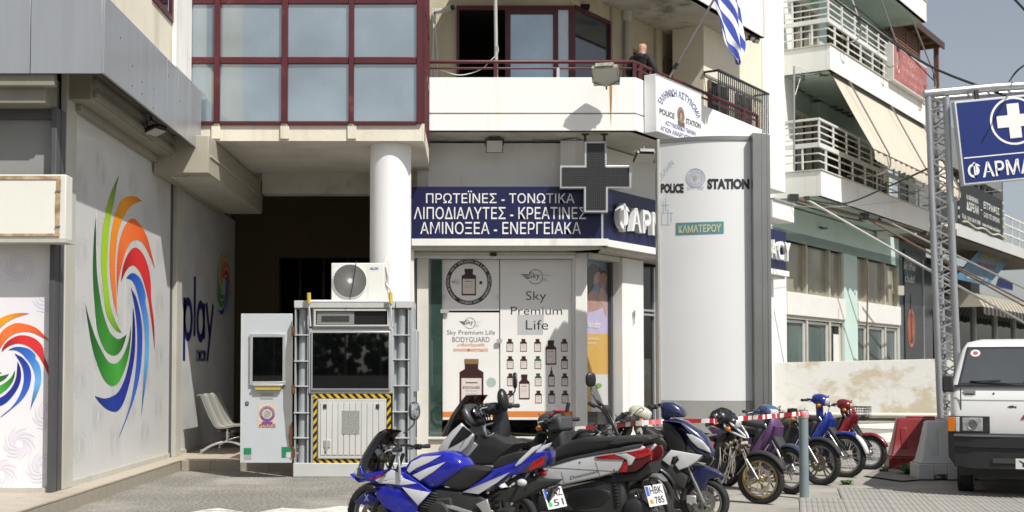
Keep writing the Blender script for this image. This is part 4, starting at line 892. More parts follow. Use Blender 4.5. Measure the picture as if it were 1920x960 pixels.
lettering('heliodor', sfn(1101, 614, 1125, 600), sign_white, p4, .01); lettering('καλοκαίρι', sfn(1102, 638, 1122, 632), sign_white, p4); lettering('μαζί', sfn(1102, 646, 1118, 641), sign_white, p4)
sflat([(1108, 772), (1140, 772), (1139, 702), (1109, 702)], M('poster_carton', (.62, .62, .60)), 'carton_print', .005)
sflat(smooth_path([(1118, 730), (1124, 728), (1128, 722), (1122, 718), (1116, 722)], 3), M('leaf_ink', (.15, .35, .05)), 'leaf_print', .007)
# floodlights below the balcony, and on the parapet
p_ = PY(927, 273, 22.45); floodlight('dark floodlight under the balcony above the navy board, left one', p_, 0, math.radians(25), (.30, .24, .13), .2)
p_ = PY(1209, 292, 22.1); floodlight('dark floodlight under the balcony between the cross and the totem', p_, math.radians(8), math.radians(65), (.36, .30, .12), .12)
p_ = PY(1136, 139, YB-.42); floodlight('grey floodlight leaning out over the white parapet above a rust run', p_, math.radians(-14), math.radians(52), (.44, .38, .16), .2, col=M('weathered_lamp', (.20, .20, .15), rough=.6, var=.25, stain=(.34, .32, .25), st=(.45, .6), ss=9), hang=False)
MB().box(-.001, .001, 0, .4, -.001, .001)
# LED cross
cr_ = thing('pharmacy_cross', 'black dot matrix pharmacy cross with aluminium rim hanging below the balcony', 'sign', PY(1117, 398, 22.2))
Yc = 22.12
def crossP(g_=0):
    q = [(1095, 398), (1140, 398), (1140, 353), (1184, 353), (1184, 310), (1137, 310), (1137, 265), (1096, 265), (1096, 310), (1050, 310), (1050, 353), (1095, 353)]
    sx = [1, -1, -1, -1, -1, -1, -1, 1, 1, 1, 1, 1]; out = []
    for i, (u, v) in enumerate(q): out.append((u+g_*(1 if u < 1117 else -1), v+g_*(1 if v < 331 else -1)))
    return [(PY(u, v, Yc).x, PY(u, v, Yc).z) for u, v in out]
MB().prism(crossP(0), Yc, Yc+.16, 'y').build('frame', alu, cr_, bevel=.006)
led = M('led_panel', (.012, .013, .013), rough=.55, var=.1)
MB().prism(crossP(4), Yc-.006, Yc-.001, 'y').build('led_panel', led, cr_)
dots = MB(); P5 = [(u, v) for u in range(1054, 1182, 4) for v in range(269, 397, 4) if (1099 < u < 1136) or (313 < v < 350)]
for u, v in P5: q = PY(u, v, Yc); dots.add([(q.x-.011, Yc-.009, q.z-.011), (q.x+.011, Yc-.009, q.z-.011), (q.x+.011, Yc-.009, q.z+.011), (q.x-.011, Yc-.009, q.z+.011)], [(0, 1, 2, 3)])
dots.build('led_dots', M('led_dot', (.05, .05, .05), rough=.3), cr_, kind='stuff')
for u in (1097, 1133): q = PY(u, 262, Yc+.08); MB().box(q.x-.02, q.x+.02, q.y-.02, q.y+.02, q.z-.03, zb).build('hanger', dark_metal, cr_); MB().box(q.x-.06, q.x+.06, q.y-.05, q.y+.05, zb-.02, zb-.002).build('plate', dark_metal, cr_)
tag(MB().tube([PY(998, 262, 22.6), PY(1030, 263, 22.6), PY(1090, 263, 22.5)], .008, 5).build('cable', dark_metal), 'thin dark cable stretched below the balcony towards the cross', 'cable')

# police lightbox on the balcony corner
lb = thing('police_lightbox', 'white lightbox with blue and black police lettering fixed to the balcony corner', 'sign', S3(1.2, .95, 5.6))
o1 = 1.0; sl0, zl1 = PS(1230, 138, o1); sl1, _ = PS(1315, 185, o1); zl0 = PS(1230, 247, o1)[1]
MB(SF).box(sl0, sl1, -o1, -.77, zl0, zl1).build('box', M('lightbox_white', (.80, .80, .79), rough=.4, var=.03), lb, bevel=.008)
MB(SF).box(sl0+.02, sl1-.02, -o1-.006, -o1-.001, zl0+.02, zl1-.02).build('face', M('lightbox_face', (.80, .80, .80), rough=.35, var=.02), lb)
for q in ((sl0, sl1, zl1-.02, zl1), (sl0, sl1, zl0, zl0+.02)): MB(SF).box(q[0], q[1], -o1-.012, -o1-.007, q[2], q[3]).build('rim', alu, lb)
def lf(fx0, fz0_, fx1, fz1_): a_, b_ = sl0+(sl1-sl0)*fx0, sl0+(sl1-sl0)*fx1; c_, d_ = zl0+(zl1-zl0)*fz0_, zl0+(zl1-zl0)*fz1_; return rectfn(S3(a_, o1+.008, c_), S3(b_, o1+.008, c_), S3(a_, o1+.008, d_))
blue_ink = M('blue_ink', (.02, .025, .20), rough=.4)
Ws, Hs = sl1-sl0, zl1-zl0
pf2 = lambda x, y: S3(sl0+Ws*.5+x, o1+.008, zl0+Hs*.22+y)
vs_, fs_ = text_mesh('ΕΛΛΗΝΙΚΗ ΑΣΤΥΝΟΜΙΑ', .02); MB().add([tuple(S3(sl0+Ws*(.5+(.40+.10*c_)*math.cos(math.radians(163-146*a_))), o1+.008, zl0+Hs*(.40+(.34+.13*c_)*math.sin(math.radians(163-146*a_))))) for a_, c_ in vs_], fs_).build('lettering', blue_ink, lb)
lettering('POLICE', lf(.06, .33, .38, .43), ink, lb, .03); lettering('STATION', lf(.63, .33, .97, .43), ink, lb, .03)
lettering('ΑΣΤΥΝΟΜΙΚΟ ΤΜΗΜΑ', lf(.18, .17, .86, .25), blue_ink, lb, .015); lettering('ΑΓΙΩΝ ΑΝΑΡΓΥΡΩΝ', lf(.08, .05, .78, .13), blue_ink, lb, .015)
em = MB(); C5 = pf2(0, Hs*.30)
def disc(mb, c, fnp, r0, r1, n=28, d=0):
    A = [2*math.pi*i/n for i in range(n)]; V = [fnp(c[0]+r0*math.cos(a_), c[1]+r0*math.sin(a_), d) for a_ in A]+[fnp(c[0]+r1*math.cos(a_), c[1]+r1*math.sin(a_), d) for a_ in A]
    return mb.add([tuple(p) for p in V], [(i, (i+1) % n, n+(i+1) % n, n+i) for i in range(n)])
pf3 = lambda x, y, d: S3(sl0+Ws*.52+x, o1+.009+d, zl0+Hs*.44+y)
disc(MB(), (0, 0), pf3, .0005, .15*Hs).build('emblem', M('emblem_brown', (.20, .12, .10), rough=.5, var=.4, vs=40), lb); disc(MB(), (0, 0), lambda x, y, d: pf3(x, y, .002), .10*Hs, .12*Hs).build('emblem', M('emblem_gold', (.45, .33, .15), rough=.5), lb)
disc(MB(), (0, -.02), lambda x, y, d: pf3(x*.6, y, .003), .0005, .07*Hs).build('emblem', M('emblem_pale', (.45, .35, .35), rough=.5), lb)
a_, b_ = PS(1230, 200, o1)[0], 0
MB(SF).box(sl0+Ws*.45, sl0+Ws*.60, -o1-.0105, -o1-.0095, zl0+Hs*.25, zl0+Hs*.33).build('ribbon', M('emblem_brown'), lb)

# flag and staff
fl = thing('greek_flag', 'blue and white striped flag hanging limp from a slanted staff on the balcony', 'flag', S3(1.6, .8, 6.7))
A1 = S3(PS(1252, 150, .8)[0], .8, PS(1252, 150, .8)[1]); B1 = S3(PS(1338, 0, 1.75)[0], 1.75, PS(1338, 0, 1.75)[1]); B2 = B1+(B1-A1)*.35
MB().tube([A1-(B1-A1)*.08, B2], .022, 8).build('staff', M('grey_staff', (.35, .35, .34), rough=.4, metal=.5), fl, smooth=50)
for f_ in (.02, .16, .20): q = A1+(B1-A1)*f_; MB().tube([q-(B1-A1).normalized()*.03, q+(B1-A1).normalized()*.03], .035, 8).build('clamp', dark_metal, fl)
# draped cloth: a rippled strip narrowing towards the bottom; the stripes follow the folds
FLAG = [(-70, 1318, 1372), (-30, 1326, 1385), (0, 1333, 1392), (25, 1342, 1394), (50, 1350, 1396), (80, 1356, 1399), (98, 1368, 1398), (116, 1380, 1389)]
fb = MB(); nu, rowsF = 25, smooth_path(FLAG, 4)
blu, whi = lin('3c4ea6'), lin('e6e4e2'); depth = 1.5; V, Cc = [], []
for j, (v, u0, u1) in enumerate(rowsF):
    for i in range(nu):
        f_ = i/(nu-1); w_ = .055*math.sin(f_*11+j*.05); u = u0+(u1-u0)*f_+1.5*math.sin(f_*9+j*.22); s_, z_ = PS(u, v+6*math.sin(f_*11), 1.5)
        V.append(tuple(S3(s_, 1.5+w_, z_))); Cc.append((.1+.42*j/len(rowsF)+.40*(1-f_), 0, 0, 1))
fb.add(V, [(j*nu+i, j*nu+i+1, (j+1)*nu+i+1, (j+1)*nu+i) for j in range(len(rowsF)-1) for i in range(nu-1)], Cc)
def flag_mat():
    m = bpy.data.materials.new('flag_cloth'); m.use_nodes = True; n = m.node_tree.nodes; L = m.node_tree.links; b = n['Principled BSDF']
    at = n.new('ShaderNodeAttribute'); at.attribute_name = 'Col'; sp = n.new('ShaderNodeSeparateColor'); L.new(at.outputs['Color'], sp.inputs[0])
    m1 = n.new('ShaderNodeMath'); m1.operation = 'MULTIPLY'; m1.inputs[1].default_value = 7.5; L.new(sp.outputs[0], m1.inputs[0]); fr_ = n.new('ShaderNodeMath'); fr_.operation = 'FRACT'; L.new(m1.outputs[0], fr_.inputs[0])
    lt = n.new('ShaderNodeMath'); lt.operation = 'LESS_THAN'; lt.inputs[1].default_value = .52; L.new(fr_.outputs[0], lt.inputs[0])
    mx = n.new('ShaderNodeMix'); mx.data_type = 'RGBA'; L.new(lt.outputs[0], mx.inputs[0]); mx.inputs[6].default_value = whi; mx.inputs[7].default_value = blu; L.new(mx.outputs[2], b.inputs['Base Color']); b.inputs['Roughness'].default_value = .8
    return m
fb.build('cloth', flag_mat(), fl, smooth=60)

# ================================================================= booth
bt = thing('guard_booth', 'small grey metal police guard booth with reflecting window and hazard tape round its hatch', 'booth', (-1.73, 19.3, 0))
b0, b1, bY, bD = PY(551, 700, 18.9).x, PY(775, 700, 18.9).x, 18.9, .88
bm = M('booth_metal', (.36, .38, .39), rough=.6, metal=.05, var=.07, vs=1.5, stain=(.24, .20, .16), st=(.60, .78), ss=1.6, sstretch=(1.5, 1.5, .5))
bm2 = M('booth_metal_pale', (.50, .505, .49), rough=.5, var=.06, stain=(.38, .34, .28), st=(.60, .8), ss=2)
top = PY(650, 575, bY).z
MB().box(b0, b1+.0, bY-.05, bY+bD, 0, PY(600, 868, bY).z).build('base', bm2, bt, bevel=.012)
zb0 = PY(600, 868, bY).z
MB().box(b0+.10, b1-.12, bY+.12, bY+bD-.02, zb0, top).build('body', bm, bt, bevel=.01)
MB().box(b0, PY(742, 0, bY).x, bY-.02, bY+bD, top-.02, top+.09).build('roof', bm2, bt, bevel=.008)
MB().prism([(b0+1.5, bY-.02), (b1-.03, bY-.02), (b1+.0, bY+.1), (b1, bY+bD), (b0+1.5, bY+bD)], top-.021, top+.085, 'z').build('roof', bm2, bt, bevel=.008)
# end bays with shelf-like ribs
for (ua, ub, vs_) in ((556, 582, (628, 677, 724, 774, 821)), (738, 769, (628, 674, 723, 772, 821))):
    xa, xb = PY(ua, 0, bY).x, PY(ub, 0, bY).x
    MB().box(xa, xa+.02, bY, bY+.14, zb0, top-.02).build('corner_angle', bm, bt); MB().box(xb-.02, xb, bY, bY+.14, zb0, top-.02).build('corner_angle', bm, bt)
    for v in vs_: z = PY(600, v, bY).z; MB().box(xa-.01, xb+.01, bY-.015, bY+.13, z-.008, z+.008).build('rib', bm2, bt)
    MB().lathe([(.07, zb0), (.07, top-.03)], ((xa+xb)/2+.01, bY+.12, 0), 'z', 14).build('tube_panel', bm, bt, smooth=50)
MB().box(b1-.03, b1+.05, bY+.04, bY+bD, PY(0, 735, bY).z, PY(0, 618, bY).z).build('side_panel', bm, bt, bevel=.01)
MB().box(b1-.05, b1, bY+.02, bY+bD, zb0, top-.02).build('side_wall', bm, bt, bevel=.01)
# grille opening at the top
def by(u0, v0, u1, v1, y0, y1, name, mat, parent=bt, bev=.004): xa, xb, za, zc = ry(u0, v0, u1, v1, bY+y0); return MB().box(xa, xb, bY+y0, bY+y1, za, zc).build(name, mat, parent, bevel=bev)
by(586, 618, 736, 577, .0, .12, 'vent_frame', bm2)
by(592, 609, 726, 583, -.012, -.004, 'vent_recess', dark_in, bev=0)
by(594, 608, 664, 584, -.03, -.013, 'vent_panel', M('vent_grey', (.40, .39, .35), rough=.6)); by(603, 603, 655, 592, -.036, -.031, 'vent_slot', M('vent_dark', (.06, .07, .07)), bev=0)
mesh = MB(); 
for i in range(46): x = PY(593+i*2.9, 0, bY-.045).x; mesh.box(x-.001, x+.001, bY-.046, bY-.044, PY(0, 609, bY).z, PY(0, 583, bY).z)
for i in range(9): z = PY(0, 584+i*3, bY-.045).z; mesh.box(PY(592, 0, bY).x, PY(726, 0, bY).x, bY-.048, bY-.046, z-.001, z+.001)
mesh.build('wire_mesh', dark_metal, bt, kind='stuff')
for q in ((588, 612, 730, 609), (588, 583, 730, 580)): by(*q, -.06, -.0, 'vent_rim', bm2)
by(588, 612, 592, 580, -.058, 0, 'vent_rim', bm2); by(726, 612, 730, 580, -.058, 0, 'vent_rim', bm2)
# main window
by(578, 738, 737, 616, -.02, .1, 'window_frame', bm, bev=.01)
by(583, 731, 732, 621, -.05, -.022, 'window_frame', alu, bev=.006)
by(586, 728, 729, 624, -.056, -.051, 'window_glass', MG('mirror_glass', '0c0f10', .20, rough=.02, base='0a0c0c', film=1.), bev=0)
# hatch with hazard tape
hz_m = MSTRIPE('hazard_tape', 'd0a818', '101010', 13, math.radians(45))
MB().box(PY(587, 0, bY).x, PY(733, 0, bY).x, bY+.0, bY+.1, zb0+.001, PY(0, 738, bY).z).build('hatch_surround', bm, bt)
for q in ((587, 747, 733, 738), (587, 868.5, 733, 860)): by(*q, -.010, -.001, 'hazard_strip', hz_m, bev=0)
for q in ((587, 860, 594, 747), (725, 860, 733, 747)): by(*q, -.010, -.001, 'hazard_strip', MSTRIPE('hazard_tape2', 'd0a818', '101010', 13, math.radians(-38)), bev=0)
by(596, 860, 724, 748, -.035, -.001, 'hatch_door', bm2, bev=.006)
hd = bt.children[-1] if False else None
for i in range(11): by(601+i*10.9, 853, 601+i*10.9+9.6, 755, -.045, -.036, 'hatch_panel', M('hatch_pale', (.56, .555, .53), rough=.5, var=.06, stain=(.40, .37, .32), st=(.6, .8), ss=3), bev=.003)
by(641, 814, 674, 770, -.05, -.046, 'notice', M('grey_print', (.30, .30, .29), rough=.7, var=.5, vs=60), bev=0)
for (u, v) in ((609, 761), (708, 761)): by(u-3, v+5, u+3, v-3, -.06, -.045, 'latch', dark_metal)
by(607, 839, 619, 825, -.06, -.045, 'latch', alu); by(610, 846, 614, 825, -.075, -.06, 'handle', alu)
# lifting bar over the roof
r1, r2 = PY(578, 565, bY-.10), PY(731, 565, bY-.10)
MB().tube([r1, r2], .022, 10).build('bar', M('white_bar', (.75, .76, .78), rough=.3), bt, smooth=50)
for u, u2, vt_, vb_ in ((579, 582, 549, 566), (732, 735, 548, 566)):
    MB().tube([PY(u, vt_, bY-.10), PY(u+.5, vb_+3, bY-.10)], .03, 8).build('bar_end', M('yellow_paint', (.60, .40, .05), rough=.5, var=.2), bt, smooth=50)
    MB().tube([PY(u, 568, bY-.09), PY(u2, 612, bY-.07)], .015, 8).build('stay', bm2, bt, smooth=50)
# open door of the booth
dr = thing('booth_door', 'open grey steel door with a small dark window and police sticker left of the booth', 'door', (-3.0, 18.8, .2))
dY = 18.75; dm = M('door_steel', (.50, .53, .55), rough=.45, metal=.1, var=.08, vs=1.0, stain=(.34, .32, .28), st=(.62, .82), ss=1.4, sstretch=(1, 1, .4))
def dy(u0, v0, u1, v1, y0, y1, name, mat, bev=.003, par_=dr, lab=None): xa, xb, za, zc = ry(u0, v0, u1, v1, dY+y0); return MB().box(xa, xb, dY+y0, dY+y1, za, zc).build(name, mat, par_, bevel=bev, label=lab)
dy(450, 868, 548, 588, 0, .06, 'panel', dm, .006)
dy(450, 868, 455, 588, -.012, -.001, 'edge', bm2)
# worn brown edge with irregular outline
we = [(548, 600), (545, 620), (544, 640), (540, 668), (537, 700), (535, 720), (537, 740), (537, 765), (540, 790), (542, 820), (543, 862), (548, 862)]
MB().prism([(PY(u+6, v, dY).x if 0 else PY(u-6*(1 if 600 < v < 862 else 0), v, dY).x, PY(u, v, dY).z) for u, v in we], dY-.0015, dY-.0005, 'y').build('worn_edge', M('bare_grey', (.19, .19, .18), rough=.7, var=.2, vs=4), dr)
MB().prism([(PY(u, v, dY).x, PY(u, v, dY).z) for u, v in [(548, 790), (543, 800), (541, 820), (543, 840), (548, 846)]], dY-.0035, dY-.0025, 'y').build('rust_patch', M('rust_brown', (.13, .05, .02), rough=.9, var=.4, vs=12), dr)
for q in ((468, 632, 535, 626), (468, 722, 535, 715)): dy(*q, -.04, -.001, 'window_frame', alu)
for q in ((468, 715, 473.5, 632), (529.5, 715, 535, 632)): dy(*q, -.038, -.001, 'window_frame', alu)
dy(473, 715, 530, 632, -.02, -.014, 'window_glass', MG('mirror_glass'), 0)
dy(478, 731, 526, 723, -.07, -.001, 'tray', M('yellow_tray', (.50, .36, .06), rough=.5, var=.2)); dy(474, 724, 530, 721, -.085, -.001, 'tray_lip', alu)
dy(488, 748, 512, 737, -.006, -.001, 'label_patch', M('grey_patch', (.33, .33, .32)), 0)
dy(460, 760, 466, 753, -.012, -.001, 'lock', dark_metal); dy(462, 758, 464, 755, -.016, -.012, 'keyhole', alu, 0)
dy(484, 801, 518, 758, -.005, -.001, 'sticker', M('sticker_cream', (.62, .50, .36), rough=.5, var=.1, vs=20), 0)
sf4 = lambda x, y, d=0: PY(501+x, 776-y, dY-.008)
purple = M('purple_ink', (.16, .07, .28), rough=.5); disc(MB(), (0, 0), sf4, 9.5, 14.5).build('emblem_ring', purple, dr); circ_text('ΕΛΛΗΝΙΚΗ ΑΣΤΥΝΟΜΙΑ', lambda x, y: PY(501+x, 776-y, dY-.010), 12, 200, -20, 3, M('sticker_cream'), dr)
disc(MB(), (0, 0), lambda x, y, d: PY(501+x, 776-y, dY-.009), .2, 6.5).build('emblem', M('sticker_grey', (.35, .34, .33), rough=.6, var=.5, vs=60), dr)
dy(491, 795, 511, 790.5, -.011, -.009, 'ribbon', purple, 0); lettering('POLICE', fy(486.5, 800, 516.5, 794.5, dY-.013), M('red_ink', (.35, .02, .08), rough=.5), dr, .02)
g_i = M('green_label', (.01, .20, .09), rough=.5); dy(457, 852, 471, 840, -.005, -.001, 'label', g_i, 0); dy(458, 861, 471, 852.5, -.005, -.001, 'label', M('grey_patch'), 0)
dy(528, 848, 545, 838, -.005, -.001, 'label', g_i, 0); dy(528, 858, 536, 848, -.005, -.001, 'label', g_i, 0); dy(537, 858, 545, 848, -.005, -.001, 'label', M('pale_label', (.5, .55, .5)), 0)
for v in (620, 730, 850): dy(547, v+8, 552, v-8, -.01, .08, 'hinge', M('rust_brown'), .003)
# air conditioner
ac = thing('air_conditioner', 'white outdoor air conditioner unit standing on the booth roof', 'air conditioner', (-1.8, 19.2, top+.08))
aY = 19.12; acm = M('ac_cream', (.72, .71, .66), rough=.4, var=.04, stain=(.55, .5, .42), st=(.65, .85), ss=3)
xa, xb, za, zc = ry(621, 561, 727, 493, aY); za = top+.09
MB().box(xa, xb, aY, aY+.30, za, zc).build('case', acm, ac, bevel=.012)
xs_, _, _, _ = ry(690, 500, 718, 493, aY); MB().box(xs_, PY(720, 0, aY).x, aY-.006, aY-.001, za+.01, zc-.012).build('front_cover', acm, ac, bevel=.004)
fc = PY(656, 527, aY-.02); R_ = 31/2400*aY
disc(MB(), (0, 0), lambda x, y, d: (fc.x+x, aY-.004, fc.z+y), .0005, R_).build('fan_recess', M('fan_dark', (.03, .03, .03), rough=.6), ac)
fan = MB()
for k in range(5):
    a_ = k*2*math.pi/5; V = []
    for i in range(6):
        r_ = .04+(R_-.06)*i/5; w_ = .25+.35*i/5
        V += [(fc.x+r_*math.cos(a_+.25*i/5-w_/2), aY-.006, fc.z+r_*math.sin(a_+.25*i/5-w_/2)), (fc.x+r_*math.cos(a_+.25*i/5+w_/2), aY-.012, fc.z+r_*math.sin(a_+.25*i/5+w_/2))]
    fan.add(V, [(2*i, 2*i+1, 2*i+3, 2*i+2) for i in range(5)])
fan.build('fan', M('fan_grey', (.16, .16, .16), rough=.5), ac)
gmt = M('grille_wire', (.50, .50, .48), rough=.4); 
g_ = MB()
for r_ in [R_*f_/13 for f_ in range(3, 14)]: g_.tube([(fc.x+r_*math.cos(i*2*math.pi/36), aY-.022, fc.z+r_*math.sin(i*2*math.pi/36)) for i in range(36)], .0022, 4, closed=True)
for k in range(30):
    a_ = k*2*math.pi/30; g_.tube([(fc.x+r_*math.cos(a_+.5*r_/R_), aY-.024, fc.z+r_*math.sin(a_+.5*r_/R_)) for r_ in (.03, R_*.3, R_*.6, R_*.85, R_+.003)], .0028, 4)
g_.build('fan_grille', gmt, ac, kind='stuff'); MB().lathe([(.0005, -.032), (.035, -.03), (.04, -.02)], (fc.x, aY, fc.z), 'y', 16).build('hub', acm, ac)
MB().lathe([(R_+.012, -.02), (R_+.012, 0), (R_-.002, 0), (R_-.002, -.02)], (fc.x, aY, fc.z), 'y', 40).build('fan_rim', acm, ac)
lettering('AUX', fy(693, 506, 710, 501, aY-.010), M('aux_blue', (.03, .10, .32)), ac, .03)
tb = MB(); tb.tube(smooth_path([PY(728, 498, aY+.1), PY(726, 485, aY+.1), PY(724, 483, aY+.1), PY(722, 494, aY+.05)], 4), .022, 8); tb.tube(smooth_path([PY(724, 500, aY), PY(728, 520, aY-.02), PY(724, 532, aY), PY(733, 545, aY-.02), PY(735, 562, aY)], 4), .016, 8)
tb.build('pipe', M('pipe_wrap', (.66, .64, .58), rough=.7, var=.2, vs=20), ac, smooth=60)
tag(MB().tube(smooth_path([PY(668, 488, aY-.04), PY(664, 520, aY-.05), PY(656, 560, aY-.06), PY(648, 580, bY-.07)], 4), .006, 5).build('strap', dark_metal), 'thin dark strap tied over the air conditioner down to the booth grille', 'strap')
# bench of three perforated seats
bn = thing('waiting_bench', 'row of beige metal waiting seats with chromed legs on the tiled step', 'bench', (-4.05, 21.6, PT))
bc = M('bench_beige', (.30, .29, .26), rough=.45, var=.05); chrome = M('chrome', (.70, .70, .70), rough=.16, metal=1.)
# local bench frame: seats side by side going back (+y), backrest on the left, front to the right
def bench_seat(y):
    P = [(-4.50, .98), (-4.44, .99), (-4.36, .80), (-4.27, .60), (-4.20, .485), (-4.13, .455), (-4.0, .465), (-3.86, .49), (-3.74, .50), (-3.70, .47)]
    P = [(x, z-.175+.175) for x, z in P]; sm = smooth_path(P, 4); b = MB(T(0, 0, PT-.02)); n = len(sm)
    V = []
    for (x, z) in sm:
        for yy, dz in ((y-.245, .012), (y-.235, 0), (y+.235, 0), (y+.245, .012)): V.append((x, yy, z+dz))
    b.add(V, [(i*4+k, i*4+k+1, (i+1)*4+k+1, (i+1)*4+k) for i in range(n-1) for k in range(3)])
    o = b.build('seat', bc, bn, smooth=60); m_ = o.modifiers.new('thick', 'SOLIDIFY'); m_.thickness = .014
    e_ = MB(T(0, 0, PT-.02)); e_.tube([(x, y-.25, z+.004) for x, z in sm], .013, 6); e_.tube([(x, y+.25, z+.004) for x, z in sm], .013, 6); e_.build('edge_tube', chrome, bn, smooth=60)
for i in range(3): bench_seat(21.35+i*.53)
for x in (-4.12, -3.9): MB().box(x-.03, x+.03, 21.0, 22.8, PT+.37, PT+.41).build('beam', dark_metal, bn)
for y in (21.15, 22.65):
    MB().tube(smooth_path([(-4.42, y, PT+.06), (-4.25, y, PT+.16), (-4.0, y, PT+.22), (-3.78, y, PT+.16), (-3.62, y, PT+.06)], 4), .022, 8).build('leg', chrome, bn, smooth=50)
    MB().tube([(-4.0, y, PT+.2), (-4.0, y, PT+.42)], .028, 8, rr=[.022, .034]).build('leg_post', chrome, bn, smooth=50)
    for x in (-4.43, -3.61): MB().lathe([(.03, 0), (.034, .02), (.02, .05), (.02, .09)], (x, y, PT), 'z', 10).build('foot', chrome, bn, smooth=50)
# totem
tm = thing('police_totem', 'tall curved white and steel totem with black POLICE STATION lettering', 'totem', (4.2, 20.6, 0))
TY = 20.5; tx0, tx1 = PY(1236, 500, TY+.46).x, PY(1413, 500, TY).x; tx2 = PY(1446, 500, TY).x; tmid = (tx0+tx1)/2; hw = (tx1-tx0)/2
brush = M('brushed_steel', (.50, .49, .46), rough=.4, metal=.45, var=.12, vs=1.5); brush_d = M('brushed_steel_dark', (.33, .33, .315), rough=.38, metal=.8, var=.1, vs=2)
def tz(v): return PY(1320, v, TY).z
def arcf(x, y0=TY): f_ = (1-(x-tmid)/hw)/2; return y0+.30*max(f_, 0)+.16*(2*f_-1)**2
def curve_panel(z0, z1, name, mat, out=0., xx0=None, xx1=None, z1l=None, n=24, th=.03):
    b = MB(); a_, c_ = xx0 if xx0 is not None else tx0, xx1 if xx1 is not None else tx1; V = []
    for i in range(n+1):
        x = a_+(c_-a_)*i/n; y = arcf(x)-out
        V += [(x, y, z0), (x, y, z1), (x, y+th, z1), (x, y+th, z0)]
    b.add(V, [(i*4+k, (i+1)*4+k, (i+1)*4+(k+1) % 4, i*4+(k+1) % 4) for i in range(n) for k in range(4)]+[(0, 1, 2, 3), (n*4+3, n*4+2, n*4+1, n*4)]); return b.build(name, mat, tm, smooth=40)
ztop = tz(256)
curve_panel(tz(752), ztop-.04, 'face', M('totem_face', (.72, .725, .72), rough=.42, var=.02, vs=.8, coat=.1))
curve_panel(.0, tz(752)-.004, 'base_panel', brush)
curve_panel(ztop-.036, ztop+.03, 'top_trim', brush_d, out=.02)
zm = ztop+.06
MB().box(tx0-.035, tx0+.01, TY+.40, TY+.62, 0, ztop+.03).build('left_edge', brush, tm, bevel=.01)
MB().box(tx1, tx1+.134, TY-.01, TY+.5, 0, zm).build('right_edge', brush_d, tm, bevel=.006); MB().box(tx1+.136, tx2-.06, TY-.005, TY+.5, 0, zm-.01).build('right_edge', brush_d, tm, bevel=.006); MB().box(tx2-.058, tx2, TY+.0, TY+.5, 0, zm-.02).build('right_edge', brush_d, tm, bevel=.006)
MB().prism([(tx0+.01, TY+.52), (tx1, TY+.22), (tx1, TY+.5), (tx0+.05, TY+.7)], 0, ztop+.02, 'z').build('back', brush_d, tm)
def tp(u, v, d=.004):
    Y_ = TY
    for _ in range(6): p_ = PY(u, v, Y_); Y_ = arcf(p_.x)-d
    return tuple(PY(u, v, Y_))
def tf(u0, v0, u1, v1): return lambda a, b: tp(u0+(u1-u0)*a, v0+(v1-v0)*b)
lettering('POLICE', tf(1239, 362, 1282, 344), ink, tm, .06); lettering('STATION', tf(1326, 355, 1405, 335), ink, tm, .06)
disc(MB(), (0, 0), lambda x, y, d: tp(1304+x, 334-y, .003), .2, 16).build('emblem', M('emblem_faint', (.52, .53, .57), rough=.5, var=.2, vs=30), tm)
disc(MB(), (0, 0), lambda x, y, d: tp(1304+x, 334-y), 17, 18.5).build('emblem_ring', M('faint_blue', (.38, .42, .58), rough=.5), tm); disc(MB(), (0, 0), lambda x, y, d: tp(1304+x, 334-y), 12, 12.7).build('emblem_ring', M('faint_blue'), tm)
disc(MB(), (0, 0), lambda x, y, d: tp(1303+x*.6, 334-y, .005), .2, 6).build('emblem', M('faint_gold', (.42, .40, .34), rough=.5, var=.4, vs=60), tm)
MB().add([tp(1288, 350), tp(1320, 350), tp(1318, 356), tp(1289, 356)], [(0, 1, 2, 3)]).build('ribbon', M('emblem_faint'), tm)
fb_ = M('faded_blue_paint', (.40, .55, .64), rough=.6, var=.2, vs=30)
vs_, fs_ = text_mesh('ΕΛΛΗΝ', -.01); MB().add([tp(1238+28*a_+0, 343-33*a_-9*b_*1) if False else tp(1237+27*a_-6*b_, 341-34*a_-8*b_) for a_, b_ in vs_], fs_).build('faded_lettering', fb_, tm)
for (u0, v0, u1, v1) in ((1237, 372, 1238.3, 398), (1243, 376, 1244.2, 400), (1248, 371, 1249, 396), (1240, 402, 1241.2, 422), (1252, 392, 1253, 421), (1258, 398, 1259, 418), (1237, 399, 1262, 400), (1240, 384, 1255, 385), (1238, 421, 1256, 422)): MB().add([tp(u0, v0), tp(u1, v0), tp(u1, v1), tp(u0, v1)], [(0, 1, 2, 3)]).build('faded_stroke', fb_, tm)
def tq(pts, mat, name, d): return MB().add([tp(u, v, d) for u, v in pts], [list(range(len(pts)))]).build(name, mat, tm)
bnd = MB(); n = 10
for i in range(n): u0, u1 = 1267+90*i/n, 1267+90*(i+1)/n; f0, f1 = -3.*i/n, -3.*(i+1)/n; bnd.add([tp(u0, 441+f0, .005), tp(u1, 441+f1, .005), tp(u1, 418+f1, .005), tp(u0, 418+f0, .005)], [(0, 1, 2, 3)])
bnd.build('name_plate', M('teal_plate', (.10, .25, .26), rough=.5, var=.15, vs=8), tm)
vs_, fs_ = text_mesh('ΚΑΜΑΤΕΡΟΥ', .02); MB().add([tp(1272+80*a_, 437-2.6*a_-14.5*b_, .009) for a_, b_ in vs_], fs_).build('lettering', M('cream_ink', (.60, .55, .36), rough=.5), tm)
